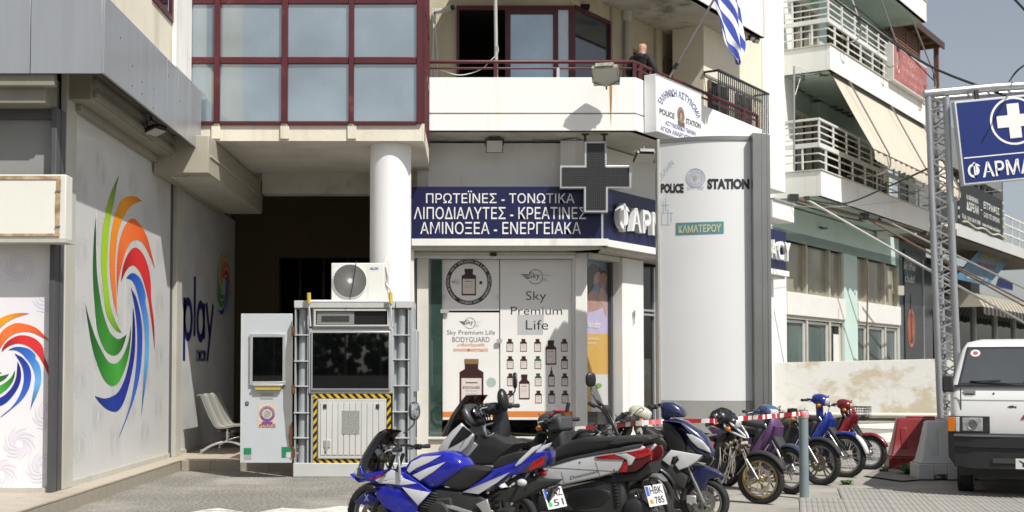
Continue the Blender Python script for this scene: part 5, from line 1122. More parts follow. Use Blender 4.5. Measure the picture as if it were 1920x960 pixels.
# ================================================================= green apartment building along the side street
gb = thing('green_building', 'mint green apartment building with white balconies and railings beyond the police station', 'building', S3(15, -3, 0))
FO, BO = -.87, .43           # facade and balcony-front offsets
brown_w = M('beige_window_frame', (.46, .42, .34), rough=.6, var=.12, vs=3); wood_w = M('brown_shutter', (.12, .065, .035), rough=.6, var=.2, vs=6)
mint_soffit = M('mint_soffit', (.46, .56, .49), rough=.85, var=.08, stain=(.34, .38, .33), st=(.55, .75), ss=.9)
white_rail = M('white_rail_paint', (.72, .71, .67), rough=.45, var=.06, stain=(.34, .18, .08), st=(.66, .78), ss=5)
gl_dim = MG('dim_window', '8a9490', .03, rough=.1, base='96917f', film=.96); gl_dark = MG('dark_window_glass'); curtain = M('curtain_white', (.55, .56, .52), rough=.8, var=.1, vs=5)
sG0 = 9.6; sG1 = PS(1687, 600, FO)[0]
def sb(s0, s1, o0, o1, z0, z1, name, mat, parent=gb, bev=0., lab=None): return MB(SF).box(s0, s1, -o0, -o1, z0, z1).build(name, mat, parent, bevel=bev, label=lab)
def spx(u0, v0, u1, v1, o): a_ = PS(u0, v0, o); b_ = PS(u1, v1, o); return a_[0], b_[0], a_[1], b_[1]
sb(sG0, sG1, FO, FO-.3, 4.85, 5.72, 'wall', mint_wall)
# ground floor facade with two window groups
g1 = (PS(1474, 500, FO)[0], PS(1582, 500, FO)[0]); g2 = (PS(1607, 500, FO)[0], PS(1685, 500, FO)[0])
z_h = PS(1474, 431, FO)[1]; z_m = PS(1478, 547, FO)[1]; z_s = PS(1478, 590, FO)[1]; 
z_h2 = z_h
sb(sG0-.6, g1[0], FO, FO-.3, 0, z_h, 'wall', white_wall); sb(g1[1], g2[0], FO, FO-.3, 0, z_h, 'wall', mint_wall); sb(g2[1], sG1, FO, FO-.3, 0, z_h, 'wall', mint_wall)
sb(sG0-.6, sG1, FO, FO-.3, z_h, 4.85, 'wall', mint_wall)
span_m = M('spandrel_white', (.72, .70, .66), rough=.6, var=.05, stain=(.5, .44, .35), st=(.6, .8), ss=2)
for (a_, b_) in (g1, g2):
    sb(a_-.02, b_+.02, FO+.05, FO-.2, z_s, z_m, 'spandrel', span_m, bev=.01)
    n = 3; wds = [.36, .40, .24] if a_ == g1[0] else [.26, .42, .32]; s_ = a_
    for w_ in wds:
        e_ = s_+(b_-a_)*w_
        for (z0, z1, nm) in ((z_m, z_h, 'upper'), (.35, z_s, 'lower')):
            fm = brown_w if nm == 'upper' else M('pale_window_frame', (.52, .49, .43), rough=.5)
            f_ = sb(e_-.10, e_, FO-.02, FO-.2, z0, z1, 'mullion', fm, bev=.006)
            sb(s_, e_-.10, FO-.14, FO-.15, z0, z1, 'pane', gl_dim if nm == 'upper' else MG('shop_glass_pale', 'a0b0ac', .10, base='5f706c', film=.75))
            if nm == 'upper': sb(s_, e_-.1, FO-.16, FO-.165, z0, z1, 'blind', M('roller_blind', (.34, .34, .30), rough=.8, var=.05))
            else:
                sb(s_+.03, s_+.09, FO-.08, FO-.13, z0, z1-.12, 'sash', white_rail); sb(e_-.18, e_-.12, FO-.08, FO-.13, z0, z1-.12, 'sash', white_rail); sb(s_+.03, e_-.12, FO-.08, FO-.13, z1-.18, z1-.12, 'sash', white_rail)
        s_ = e_
    for z1 in (z_h, z_s): sb(a_, b_, FO-.01, FO-.2, z1-.09, z1-.002, 'lintel', brown_w if z1 == z_h else M('pale_window_frame'), bev=.004)
q0 = PS(1579, 600, FO-.1); sb(PS(1564, 600, FO-.1)[0], PS(1576, 600, FO-.1)[0], FO-.11, FO-.125, PS(0+1570, 625, FO-.1)[1], PS(1570, 608, FO-.1)[1], 'vent_pane', dark_in); sb(PS(1563, 600, FO-.1)[0], PS(1577, 600, FO-.1)[0], FO-.11, FO-.12, .4, PS(1570, 627, FO-.1)[1], 'white_board', white_rail)
# upper floors: wall, pier, windows
for fl_, (zf0, zf1) in enumerate(((5.72, 8.72), (8.72, 11.72))):
    pass
pe0, pe1 = 9.05, PS(1466, 300, FO+.1)[0]
sb(8.9, pe1+.9, FO+.1, FO-.3, 5.72, 14, 'pier', M('pier_white', (.78, .80, .75), rough=.75, var=.04, vs=1.2, stain=(.66, .70, .64), st=(.6, .85), ss=1.0, sstretch=(1, 1, .2)), bev=.01)
dstart = pe1+.92
sb(dstart, sG1+.2, FO-.25, FO-.4, 5.72, 14, 'wall', mint_wall)
def door_set(s0, s1, z0, z1, n, o=FO, shut=False):
    w_ = (s1-s0)/n
    for i in range(n+1): sb(s0+i*w_-.05, s0+i*w_+.05, o+.02, o-.2, z0, z1, 'door_post', brown_w if not shut else wood_w, bev=.006)
    sb(s0-.05, s1+.05, o+.025, o-.2, z1, z1+.12, 'door_head', brown_w if not shut else wood_w)
    for i in range(n):
        sb(s0+i*w_+.05, s0+(i+1)*w_-.05, o-.12, o-.13, z0, z1, 'pane', gl_dark)
        if (i*7+n) % 3 == 0: sb(s0+i*w_+.1, s0+i*w_+.1+w_*.45, o-.15, o-.17, z0+.1, z1-.1, 'curtain', curtain)
def shutter(s0, s1, z0, z1, o=FO):
    sb(s0, s1, o-.02, o-.08, z0, z1, 'shutter_frame', wood_w); n = int((z1-z0)/.09); me = None; c0 = S3((s0+s1)/2, o, 0)
    for i in range(n):
        if me is None: ob = MB(Matrix.Rotation(math.atan2(DD.y, DD.x), 4, 'Z') @ RX(.5)).box(-(s1-s0)/2+.04, (s1-s0)/2-.04, -.03, .03, -.008, .008).build('slat', wood_w, None); ob.parent = gb; me = ob.data
        else: ob = bpy.data.objects.new('slat', me); COL.objects.link(ob); ob.parent = gb
        ob.location = Vector((c0.x, c0.y, z0+.06+i*.09))-gb.location
for z0 in (5.95, 8.95):
    door_set(dstart+.15, dstart+2.15, z0, z0+2.25, 3)
    sb(dstart+2.3, dstart+2.9, FO-.0, FO-.3, z0, z0+2.9, 'wall', mint_wall)
    door_set(dstart+3.7, dstart+5.3, z0, z0+2.2, 3, shut=True)
    shutter(dstart+5.45, dstart+6.1, z0, z0+2.2)
    door_set(dstart+7.0, dstart+8.6, z0, z0+2.2, 2, shut=False)
# end side of the first bay (left returns)
# balconies
sC = PS(1540, 340, BO)[0]; sC2 = PS(1557, 110, BO)[0]; sE = PS(1741, 300, BO)[0]
rusty = M('old_iron', (.16, .10, .07), rough=.7, var=.3, vs=10)
def balcony(s0, s1, zb_, zt_, name):
    sb(s0+.02, s1, BO-.02, FO-.28, zb_, zb_+.14, 'balcony_soffit', mint_soffit)
    sb(s0, s1, BO, BO-.12, zb_, zt_, 'balcony_front', white_slab, bev=.008)
    sb(s0, s0+.12, BO-.122, FO-.2, zb_, zt_, 'balcony_end', white_slab, bev=.008)
    sb(s0-.03, s1, BO+.03, BO-.15, zt_, zt_+.03, 'coping', M('coping_grey', (.55, .53, .47), rough=.7), bev=.004); sb(s0-.03, s0+.15, BO-.152, FO-.2, zt_, zt_+.03, 'coping', M('coping_grey'), bev=.004)
zl0, zl1 = PS(1540, 367, BO)[1], PS(1540, 319, BO)[1]
balcony(sC, sE, zl0, zl1, 'low'); dz = PS(1557, 130, BO)[1]-zl0
balcony(sC2-.0, sE-.3, zl0+dz, zl1+dz, 'mid'); balcony(sC2-.0, sE-.0, zl0+2*dz, zl1+2*dz, 'top')
def railing(s0, s1, z0, label, hgt=1.26, s_left=None, split=None):
    t = thing('balcony_railing', label, 'railing', S3(s0, BO, z0), 0, 'white railings of the green building'); sg_ = s_left
    lv = [.10, .25, .52, .62, .78, .94, 1.10]; o_ = BO-.06
    zr = [z0+.19, z0+.38, z0+.74, z0+.90, z0+1.06]
    for z in zr:
        sb(s0+.02, s1, o_+.012, o_-.012, z, z+.03, 'rail', white_rail, t); sb(s0+.01, s0+.035, o_-.014, FO-.1, z, z+.03, 'rail', white_rail, t)
    for (z, h_) in ((z0+.54, .11), (z0+1.20, .05)):
        sb(s0-.03, s1, o_+.035, o_-.02, z, z+h_, 'rail', white_rail, t, .004); sb(s0-.03, s0+.03, o_-.022, FO-.1, z, z+h_, 'rail', white_rail, t, .004)
    n = int((s1-s0)/1.05)
    for i in range(n+1):
        s_ = s0+.05+i*1.05; sb(s_-.025, s_+.025, o_+.02, o_-.02, z0+.66, z0+1.20, 'post', white_rail, t)
        if i: sb(s_-.60, s_-.55, o_+.02, o_-.02, z0+.02, z0+.54, 'post', white_rail, t)
    for o2 in (o_-.4, o_-.9): sb(s0-.02, s0+.025, o2+.02, o2-.02, z0+.02, z0+(1.2 if o2 < o_-.5 else .54), 'post', white_rail, t)
    sb(s0-.02, s0+.03, FO+.0, FO-.05, z0+.02, z0+1.2, 'post', white_rail, t)
    return t
railing(sC, sE-.1, zl1+.03, 'white tube railing round the lower balcony of the green building')
railing(sC2, PS(1676, 150, BO)[0], zl1+dz+.03, 'white tube railing round the upper balcony of the green building')
# awning over the lower balcony
aw = thing('balcony_awning', 'sloping cream canvas awning with scalloped edge in front of the lower balcony', 'awning', S3(16, .5, 7.4))
canvas = M('cream_canvas', (.56, .50, .40), rough=.85, var=.06, vs=1.5, stain=(.46, .40, .31), st=(.55, .8), ss=1.5)
aT0 = PS(1557, 152, BO-.12); aB0 = PS(1600, 262, BO+.9); aT1s = sE+.2
zT, zB = zl0+dz-.03, aB0[1]
s0a, s1a = aT0[0]+.15, sE-.1
cn_ = MB(); n = 24; m_ = 8; V = []
for i in range(n+1):
    s_ = s0a+(s1a-s0a)*i/n
    for j in range(m_+1): f_ = j/m_; V.append(S3(s_, (BO-.12)+(1.02)*f_, zT+(zB-zT)*f_-.03*math.sin(math.pi*f_)))
cn_.add(V, [(i*(m_+1)+j, (i+1)*(m_+1)+j, (i+1)*(m_+1)+j+1, i*(m_+1)+j+1) for i in range(n) for j in range(m_)]); cn_.build('canvas', canvas, aw, smooth=60)
vl = MB(); V = []; n = 120
for i in range(n+1):
    s_ = s0a+(s1a-s0a)*i/n; w_ = .03*math.sin(i*.9); V += [S3(s_, BO+.9+w_*.3, zB), S3(s_, BO+.92+w_, zB-.12), S3(s_, BO+.92+w_, zB-.24-.05*abs(math.sin(i*math.pi/6)))]
vl.add(V, [(i*3+k, i*3+3+k, i*3+4+k, i*3+1+k) for i in range(n) for k in range(2)]); vl.build('valance', canvas, aw, smooth=60)
MB().tube([S3(s0a-.1, BO-.1, zT+.02), S3(s1a, BO-.1, zT+.02)], .05, 8).build('roller', dark_metal, aw, smooth=50); MB().tube([S3(s0a, BO+.9, zB), S3(s1a, BO+.9, zB)], .022, 6).build('front_bar', rusty, aw, smooth=50)
for s_ in (s0a+.9, s0a+4.6, s0a+8.0):
    MB().tube([S3(s_, BO+.02, zT), S3(s_+.1, BO+.98, zB+.02)], .022, 6).build('arm', M('grey_iron', (.22, .21, .19), rough=.5), aw)
    MB().tube(smooth_path([tuple(S3(s_+.1, BO+.98, zB+.02)), tuple(S3(s_+.15, BO+.98, zB-.3)), tuple(S3(s_+.0, BO+.7, zB-.5)), tuple(S3(s_-.35, BO+.05, zB-.52))], 4), .02, 6).build('hook_arm', M('grey_iron'), aw)
# same arms below the upper storey, without canvas
for k, (ua, va, ub, vb, uc, vc) in enumerate(((1598, 0, 1611, 38, 1578, 66), (1652, 0, 1684, 88, 1657, 116), (1710, 35, 1752, 140, 1740, 158))):
    t = thing('folding_arm_bracket', ['folded iron awning arm in front of the upper railing, left one', 'folded iron awning arm hanging beside the red sign', 'folded iron awning arm hanging from the right end of the top balcony'][k], 'awning arm', S3(PS(ub, vb, .9)[0], .9, PS(ub, vb, .9)[1]), 0, 'awning arms on the upper storey')
    a_, b_, c_ = PS(ua, va, .7), PS(ub, vb, .9), PS(uc, vc, .5)
    d_ = Vector(S3(b_[0], .9, b_[1]))-Vector(S3(a_[0], .7, a_[1])); top_ = S3(a_[0], .7, a_[1])-d_*(.5 if va == 0 else 0)
    MB().tube([top_, S3(b_[0], .9, b_[1])], .022, 6).build('arm', M('grey_iron'), t); MB().tube(smooth_path([tuple(S3(b_[0], .9, b_[1])), tuple(S3(b_[0]+.1, .9, b_[1]-.35)), tuple(S3(b_[0]-.1, .7, b_[1]-.55)), tuple(S3(c_[0], .5, c_[1]))], 4), .022, 6).build('hook_arm', M('grey_iron'), t)
    MB().tube([S3(b_[0], .9, b_[1]+.1), S3(b_[0], .9, b_[1]-.12)], .045, 6).build('joint', dark_metal, t)
# red sign on the upper balcony
rs_ = thing('red_sign', 'faded red sign with pale script hung on the upper balcony front', 'sign', S3(PS(1700, 180, .55)[0], .5, 9))
a_, b_ = PS(1672, 80, BO+.12), PS(1736, 190, BO+.12); zA_ = PS(1672, 150, BO+.12)[1]; zA1 = PS(1674, 82, BO+.12)[1]
sb(a_[0], b_[0], BO+.16, BO-.1, zA_, zA1, 'box', M('faded_white', (.62, .61, .57), rough=.6, var=.06), rs_, .01)
sb(a_[0]+.06, b_[0]-.05, BO+.17, BO+.161, zA_+.06, zA1-.05, 'face', M('faded_red', (.40, .13, .12), rough=.6, var=.12, vs=2, stain=(.48, .22, .20), st=(.5, .8), ss=2), rs_)
def sr(f0, g0, f1, g1_, o=BO+.175): w_, h_ = b_[0]-a_[0], zA1-zA_; return rectfn(S3(a_[0]+w_*f0, o, zA_+h_*g0), S3(a_[0]+w_*f1, o, zA_+h_*g0), S3(a_[0]+w_*f0, o, zA_+h_*g1_))
pink = M('pale_pink_ink', (.60, .42, .38), rough=.6); lettering('Ο Άρης', sr(.25, .62, .68, .84), pink, rs_, .0); lettering('Ψητοπωλείο', sr(.22, .36, .92, .56), pink, rs_, .0); lettering('Τηλ. 210 26 00 000', sr(.22, .14, .9, .26), pink, rs_, .0)
MB().tube(smooth_path([tuple(sr(.08, .3, .1, .5)(x_, y_)) for x_, y_ in ((0, 2.4), (.5, 1), (.2, .2), (2, -.2), (3, .4), (1.5, 1.0))], 5), .02, 5).build('curl', pink, rs_)
# wooden pergola on the neighbouring roof
pg_ = thing('roof_pergola', 'brown wooden pergola with louvred side on the roof behind the red sign', 'pergola', S3(sE+1, -.5, 10)); wood = M('pergola_wood', (.16, .075, .045), rough=.75, var=.25, vs=3)
so_ = -.6
q = [PS(1672, 55, so_), PS(1722, 112, so_)]
s_a, s_b = PS(1672, 60, so_)[0], PS(1722, 60, so_)[0]; zA2, zB2 = PS(1700, 130, so_)[1]-.8, PS(1716, 52, so_)[1]
me = None; c0 = S3((s_a+s_b)/2, so_, 0)
for i in range(20):
    if me is None: ob = MB(Matrix.Rotation(math.atan2(DD.y, DD.x), 4, 'Z')).box(-(s_b-s_a)/2, (s_b-s_a)/2, -.02, .02, -.035, .035).build('slat', wood, None); ob.parent = pg_; me = ob.data
    else: ob = bpy.data.objects.new('slat', me); COL.objects.link(ob); ob.parent = pg_
    ob.location = Vector((c0.x, c0.y, zA2+.1+i*(zB2-.3-zA2)/20))-pg_.location
for s_ in (s_a, (s_a+s_b)/2, s_b): sb(s_-.05, s_+.05, so_+.04, so_-.06, zA2, zB2-.32, 'post', wood, pg_)
ze = PS(1770, 100, .5)
zB2 -= .3
sb(s_a-.6, s_b+1.8, -.25, -3.0, zB2+.10, zB2+.18, 'roof_board', wood, pg_)
sb(s_a-.6, s_b+1.8, -.20, -.248, zB2-.02, zB2+.2, 'fascia', M('dark_wood', (.07, .04, .03), rough=.7), pg_)
for i in range(6): sb(s_a+i*.9, s_a+i*.9+.08, -.27, -2.9, zB2-.02, zB2+.098, 'rafter', wood, pg_)
sb(s_b+1.5, s_b+1.62, -.35, -.5, 6, zB2, 'post', wood, pg_)
# TV aerial
ant = thing('tv_antenna', 'rusty tv aerial on a thin mast standing at the lower balcony corner', 'antenna', S3(PS(1489, 320, .1)[0], .1, zl1)); am = M('mast_grey', (.36, .36, .34), rough=.4, metal=.5)
def ap(u, v, o=.1): s_, z_ = PS(u, v, o); return S3(s_, o, z_)
MB().tube([ap(1489, 318), ap(1489, 124)], .025, 6).build('mast', am, ant); MB().tube([ap(1490, 146), ap(1582, 131)], .012, 5).build('boom', dark_metal, ant)
ab = MB()
for i in range(13): f_ = i/12; p_ = ap(1500+f_*78, 144-f_*12); L_ = .22-.1*f_; ab.tube([p_-Vector((.0, L_, .08)), p_+Vector((0, L_, .08))], .006, 4)
ab.build('element', am, ant, kind='stuff'); MB().tube([ap(1491, 178), ap(1500, 148)], .01, 4).build('stay', am, ant)
MB().cbox(tuple(ap(1545, 138)), (.22, .12, .12)).build('bracket_box', rusty, ant); MB().cbox(tuple(ap(1505, 146)), (.1, .1, .12)).build('clamp', dark_metal, ant)
for i in range(5): MB().tube([ap(1492, 126+i*5), ap(1514, 134+i*5)], .004, 4).build('reflector_rod', am, ant)
# ---------------- awning arm frame: long rusty and grey tubes below the balcony
fm_ = thing('bare_awning', 'long bare rusty awning arms sloping from under the balcony towards the lower right', 'awning frame', ap(1620, 410, .2)); gi = M('galvanised', (.42, .42, .40), rough=.45, metal=.5, var=.15)
def run(p, q, r, mat, nm='arm'): MB().tube([p, q], r, 8).build(nm, mat, fm_, smooth=50)
oz = lambda u, v, o: S3(PS(u, v, o)[0], o, PS(u, v, o)[1])
run(oz(1486, 371, .2), oz(1738, 440, .2), .045, rusty, 'torsion_bar')
run(oz(1512, 374, .3), oz(1735, 502, 2.6), .03, gi); run(oz(1735, 502, 2.6), oz(1936, 614, 2.4), .035, gi)
run(oz(1626, 410, .3), oz(1738, 472, 1.4), .028, rusty); run(oz(1738, 472, 1.4), oz(1936, 573, 2.2), .03, rusty)
run(oz(1650, 408, .3), oz(1740, 453, 1.2), .028, gi); run(oz(1740, 453, 1.2), oz(1940, 550, 2.2), .03, gi)
run(oz(1700, 452, .6), oz(1940, 585, 2.2), .03, rusty)
for (u, v) in ((1487, 371), (1620, 407), (1728, 436)): MB().cbox(tuple(oz(u, v, .22)), (.22, .2, .16)).build('bracket', dark_metal, fm_)
for (u, v) in ((1512, 373), (1652, 408)): MB().cbox(tuple(oz(u, v, .25)), (.12, .12, .12)).build('bracket', dark_metal, fm_)
# small lamp and camera under the balcony
t = thing('wall_lamp', 'small white lamp housing on the green wall under the balcony', 'lamp', oz(1652, 440, FO+.1)); MB().cbox(tuple(oz(1653, 440, FO+.2)), (.34, .2, .2)).build('housing', white_rail, t, bevel=.02); MB().cbox(tuple(oz(1650, 434, FO+.1)), (.06, .2, .06)).build('arm', alu, t)
t = thing('wall_bracket', 'small dark broken bracket on the green wall above the windows', 'bracket', oz(1543, 427, FO+.05)); MB().tube(smooth_path([tuple(oz(1537, 426, FO+.05)), tuple(oz(1543, 428, FO+.15)), tuple(oz(1550, 428, FO+.1))], 3), .03, 6).build('arm', dark_metal, t)
t = thing('iron_pole', 'thin rusty iron rod leaning in front of the far green building windows', 'pole', oz(1625, 680, .1)); MB().tube([oz(1624, 682, .1), oz(1628, 495, .1)], .022, 6).build('rod', rusty, t)
t = thing('meter_box', 'small cream box on the wall edge beside the dark club panels', 'meter', oz(1688, 548, FO)); MB().cbox(tuple(oz(1688, 545, FO+.1)), (.2, .16, .3)).build('case', frame_l, t, bevel=.01)
# ================================================================= dance club building
cb = thing('club_building', 'dark grey clad building with a black banner, balcony slab and shops at the far right', 'building', S3(26, -3, 0))
cs0 = sG1+.05; dkc = M('club_panel_dark', (.035, .04, .042), rough=.35, var=.15, coat=.2); clad2 = M('grey_cladding', (.20, .205, .20), rough=.6, var=.08)
def cbx(*a_, **k_): return sb(*a_, parent=cb, **k_)
cbx(cs0, cs0+3.2, FO, FO-.3, 0, 5.7, 'club_front', M('club_grey', (.10, .115, .12), rough=.5))
pn0, pn1 = PS(1694, 560, FO)[0], PS(1727, 560, FO)[0]
cbx(pn0, pn1, FO+.05, FO+.01, PS(1700, 675, FO)[1], PS(1700, 470, FO)[1], 'black_panel', dkc, bev=.01)
cbx(pn1+.12, pn1+1.2, FO+.06, FO+.01, .3, PS(1700, 485, FO)[1], 'black_panel', M('club_door', (.05, .055, .06), rough=.25, coat=.3))
cbx(pn1+.02, pn1+.08, FO+.08, FO+.01, .3, PS(1700, 480, FO)[1], 'frame_post', alu)
def cf(u0, v0, u1, v1, o=FO+.06): a1_ = PS(u0, v0, o); b1_ = PS(u1, v0, o); z1_ = PS(u0, v1, o)[1]; return rectfn(S3(a1_[0], o, a1_[1]), S3(b1_[0], o, a1_[1]), S3(a1_[0], o, z1_))
lettering('in the', cf(1695, 504, 1716, 490), M('club_white', (.75, .75, .73)), cb, .0); lettering('club!', cf(1697, 528, 1715, 513), M('club_white'), cb, .0)
pc = PS(1709, 615, FO+.06); disc(MB(), (0, 0), lambda x, y, d: S3(pc[0]+x, FO+.058, pc[1]+y*1.45), .001, .44).build('emblem', M('club_orange', (.50, .12, .06), rough=.5, var=.3, vs=5), cb)
disc(MB(), (0, 0), lambda x, y, d: S3(pc[0]+x, FO+.062, pc[1]+y*1.45), .30, .36).build('emblem_ring', dkc, cb)
MB().prism([(pc[0]-.05, pc[1]-.5), (pc[0]+.14, pc[1]-.45), (pc[0]+.1, pc[1]+.1), (pc[0]+.04, pc[1]+1.1), (pc[0]-.02, pc[1]+1.1), (pc[0]-.12, pc[1]+.0)], 0, .01).M
em2 = MB(SF); em2.prism([(pc[0]-.05, pc[1]-.5), (pc[0]+.14, pc[1]-.45), (pc[0]+.1, pc[1]+.1), (pc[0]+.04, pc[1]+1.1), (pc[0]-.02, pc[1]+1.1), (pc[0]-.12, pc[1]+.0)], -(FO+.066), -(FO+.063)); em2.build('guitar_print', dkc, cb)
# upper clad wall and slab
o3 = .82; s3c = PS(1796, 440, o3)[0]; zs0, zs1 = PS(1796, 442, o3)[1], PS(1796, 419, o3)[1]
wx = PS(1786, 300, -.2)[0]
k_ = 0
zz1 = PS(1745, 185, FO)[1]
z = zs1
while z < 10.2: cbx(cs0+.1, s3c+1.1, -.35, -.6, z+.01, min(z+.48, 10.2), 'cladding_panel', clad2, bev=.006); z += .5
cbx(cs0+.1, s3c+14, -.65, -.9, zs1, 9.9, 'wall', M('club_dark', (.06, .06, .06), rough=.7))
cbx(s3c-1.1, s3c+16, o3-.02, FO-.3, zs0, zs0+.2, 'slab_underside', M('club_soffit', (.16, .14, .11), rough=.9))
cbx(s3c, s3c+16, o3, o3-.12, zs0, zs1, 'slab_edge', M('slab_grey_paint', (.50, .50, .48), rough=.7, var=.05), bev=.01)
par_seg(tuple(S3(s3c-1.15, -.2, 0))[:2], tuple(S3(s3c, o3, 0))[:2], zs0, zs1, .12, 'slab_edge', M('slab_edge_cream', (.58, .55, .45), rough=.8), cb)
# windows beyond the banner
for i in range(6): s_ = s3c+5.0+i*1.0; cbx(s_, s_+.12, -.5, -.64, zs1, 8.6, 'window_frame', M('pale_window_frame')); cbx(s_+.12, s_+1.0, -.56, -.57, zs1, 8.5, 'pane', gl_dark)
cbx(s3c+1.2, s3c+12, -.3, -.6, 8.6, 10, 'wall', clad2)
bn_ = thing('black_banner', 'black banner with white Greek course offers tied to the balcony at the far right', 'banner', oz(1835, 420, o3))
bo = o3-.1; pA, pB = PS(1795, 300, bo), PS(1878, 400, bo); zB0, zB1 = PS(1796, 418, bo)[1]-.0, PS(1796, 335, bo)[1]
MB(SF).box(pA[0], pB[0], -bo-.02, -bo, zB0, zB1).build('cloth', M('banner_black', (.018, .019, .02), rough=.6, var=.2), bn_)
bw = M('banner_white', (.60, .60, .58), rough=.6)
def bf(f0, g0, f1, g1_): w_, h_ = pB[0]-pA[0], zB1-zB0; o=bo+.028; return rectfn(S3(pA[0]+w_*f0, o, zB0+h_*g0), S3(pA[0]+w_*f1, o, zB0+h_*g0), S3(pA[0]+w_*f0, o, zB0+h_*g1_))
for body, bx in (('1ο ΜΑΘΗΜΑ', (.16, .62, .42, .74)), ('ΔΩΡΕΑΝ', (.16, .38, .42, .58)), ('ΕΓΓΡΑΦΕΣ', (.54, .58, .92, .76)), ('ΟΛΟ ΤΟ ΧΡΟΝΟ', (.54, .38, .92, .50)), ('Τηλ: 210 2610 290', (.06, .12, .46, .24)), ('www.thedanceclub.gr', (.50, .12, .94, .24)), ('·', (.47, .5, .50, .53))): lettering(body, bf(*bx), bw, bn_, .02)
for i in range(5):
    for sx in (-.08, pB[0]-pA[0]+.06): MB(SF).box(pA[0]+sx-.05, pA[0]+sx+.05, -bo-.05, -bo-.02, zB0+.15+i*(zB1-zB0)/5, zB0+.24+i*(zB1-zB0)/5).build('tie', M('tie_white', (.6, .6, .5)), bn_)
tag(MB().tube(smooth_path([tuple(S3(pA[0]+(pB[0]-pA[0])*i/10, o3+.04, zB0+.04+.05*math.sin(i*1.7))) for i in range(11)], 3), .03, 6).build('rope_light', M('rope_cream', (.6, .58, .42), rough=.6, var=.3, vs=30), smooth=50), 'cream rope light strung along the balcony edge below the black banner', 'rope light')
rl = thing('balcony_railing', 'pale tube railing on the balcony right of the black banner', 'railing', S3(s3c+5, o3, zs1))
for z_ in (.28, .62, .96): MB(SF).box(pB[0]+.1, s3c+14, -o3+.03, -o3+.08, zs1+z_, zs1+z_+.05).build('rail', white_rail, rl)
for i in range(8): MB(SF).box(pB[0]+.15+i*1.3, pB[0]+.2+i*1.3, -o3+.03, -o3+.08, zs1, zs1+.96).build('post', white_rail, rl)
# shops below
cbx(cs0+3.2, s3c+16, FO-1.2, FO-1.4, 0, zs0, 'back_wall', M('club_back', (.02, .02, .02), rough=.8))
sg0, sg1 = PS(1785, 600, FO)[0], PS(1990, 600, FO)[0]; zh = PS(1785, 585, FO)[1]
for i in range(6):
    s_ = sg0+(sg1-sg0)*i/6; cbx(s_-.09, s_+.09, FO, FO-.2, .3, zh+.6, 'shop_post', M('shop_post_grey', (.42, .42, .40), rough=.5)); cbx(s_+.09, s_+(sg1-sg0)/6-.09, FO-.1, FO-.11, .3, zh+.5, 'pane', MG('shop_glass_far', '70807c', .12, base='3c4a48', film=.55))
cbx(sg0, sg1, FO-1.0, FO-1.05, .3, 1.2, 'counter', M('counter_white', (.45, .45, .44)))
for i, (a_, c_) in enumerate(((.4, .3), (1.6, .5), (2.8, .35), (4.4, .45), (6, .3))): cbx(sg0+a_, sg0+a_+c_, FO-.9, FO-.98, 1.2, 1.6+c_, 'display', M('display_pale', (.5, .48, .44)))
sa_ = thing('striped_awning', 'curved beige and grey striped shop awning with a dark scalloped valance', 'awning', S3(sg0+2, FO+.5, zh))
an = MB(); V = []; n = 8
zt_ = PS(1800, 548, FO)[1]
prof_ = [(.0, zt_), (.35, zt_+.02), (.7, zt_-.08), (.95, zt_-.28), (1.1, zt_-.52), (1.15, zt_-.62)]
m3 = MSTRIPE('awning_stripes', 'b9b09c', '77736a', 1.55, math.atan2(DD.y, DD.x), 'xy', .85)
for k in (0,):
    for s_ in (sg0-.3, sg1): V += [S3(s_, FO+o_, z_) for o_, z_ in prof_]
    an.add(V, [(i, i+1, 6+i+1, 6+i) for i in range(5)])
an.build('canvas', m3, sa_, smooth=50)
MB().add([S3(sg0-.3, FO+o_, z_) for o_, z_ in prof_]+[S3(sg0-.3, FO, zt_-.62)], [list(range(7))]).build('end_cheek', canvas, sa_)
V = []; n = 90
for i in range(n+1): s_ = sg0-.3+(sg1-sg0+.3)*i/n; V += [S3(s_, FO+1.155, zt_-.62), S3(s_, FO+1.16, zt_-.86-.05*abs(math.sin(i*math.pi/5)))]
MB().add(V, [(2*i, 2*i+2, 2*i+3, 2*i+1) for i in range(n)]).build('valance', MSTRIPE('valance_stripes', '5c574c', '1c1c1c', 1.55, math.atan2(DD.y, DD.x), 'xy', .85), sa_)
# tilted blue hanging sign
hs = thing('hanging_sign', 'tilted blue poster board hanging under the far balcony slab', 'sign', oz(1845, 500, .2)); ho = .1
hp = [(1790, 522), (1852, 536), (1900, 480), (1872, 476), (1852, 472), (1840, 464)]
Q = [oz(u, v, ho) for u, v in hp]; Q2 = [p_-NN*.05 for p_ in Q]; nq = len(Q)
MB().add(Q+Q2, [list(range(nq)), list(range(2*nq-1, nq-1, -1))]+[(i, i+nq, (i+1) % nq+nq, (i+1) % nq) for i in range(nq)]).build('board', M('sign_sky_blue', (.06, .17, .26), rough=.5, var=.25, vs=2), hs)
for (u0, v0, u1, v1, c_, tx_) in ((1836, 484, 1872, 478, (.45, .32, .05), 'ΑΝΟΙΞΗ'), (1830, 500, 1866, 495, (.35, .08, .06), 'ΠΡΟΣΦΟΡΑ'), (1812, 522, 1850, 517, (.5, .5, .5), 'ΜΑΘΗΜΑΤΑ')):
    p0_, p1_, p2_ = oz(u0, v0, ho+.02), oz(u1, v0+7, ho+.02), oz(u0+5, v1-4, ho+.02); lettering(tx_, rectfn(p0_, p1_, p2_), M('ink_'+tx_, c_), hs, .02)
Q = [oz(u, v, ho-.1) for u, v in ((1872, 520), (1899, 528), (1899, 545), (1866, 538))]; MB().add(Q, [(0, 1, 2, 3)]).build('lower_board', M('sign_deep_blue', (.02, .05, .20)), hs)
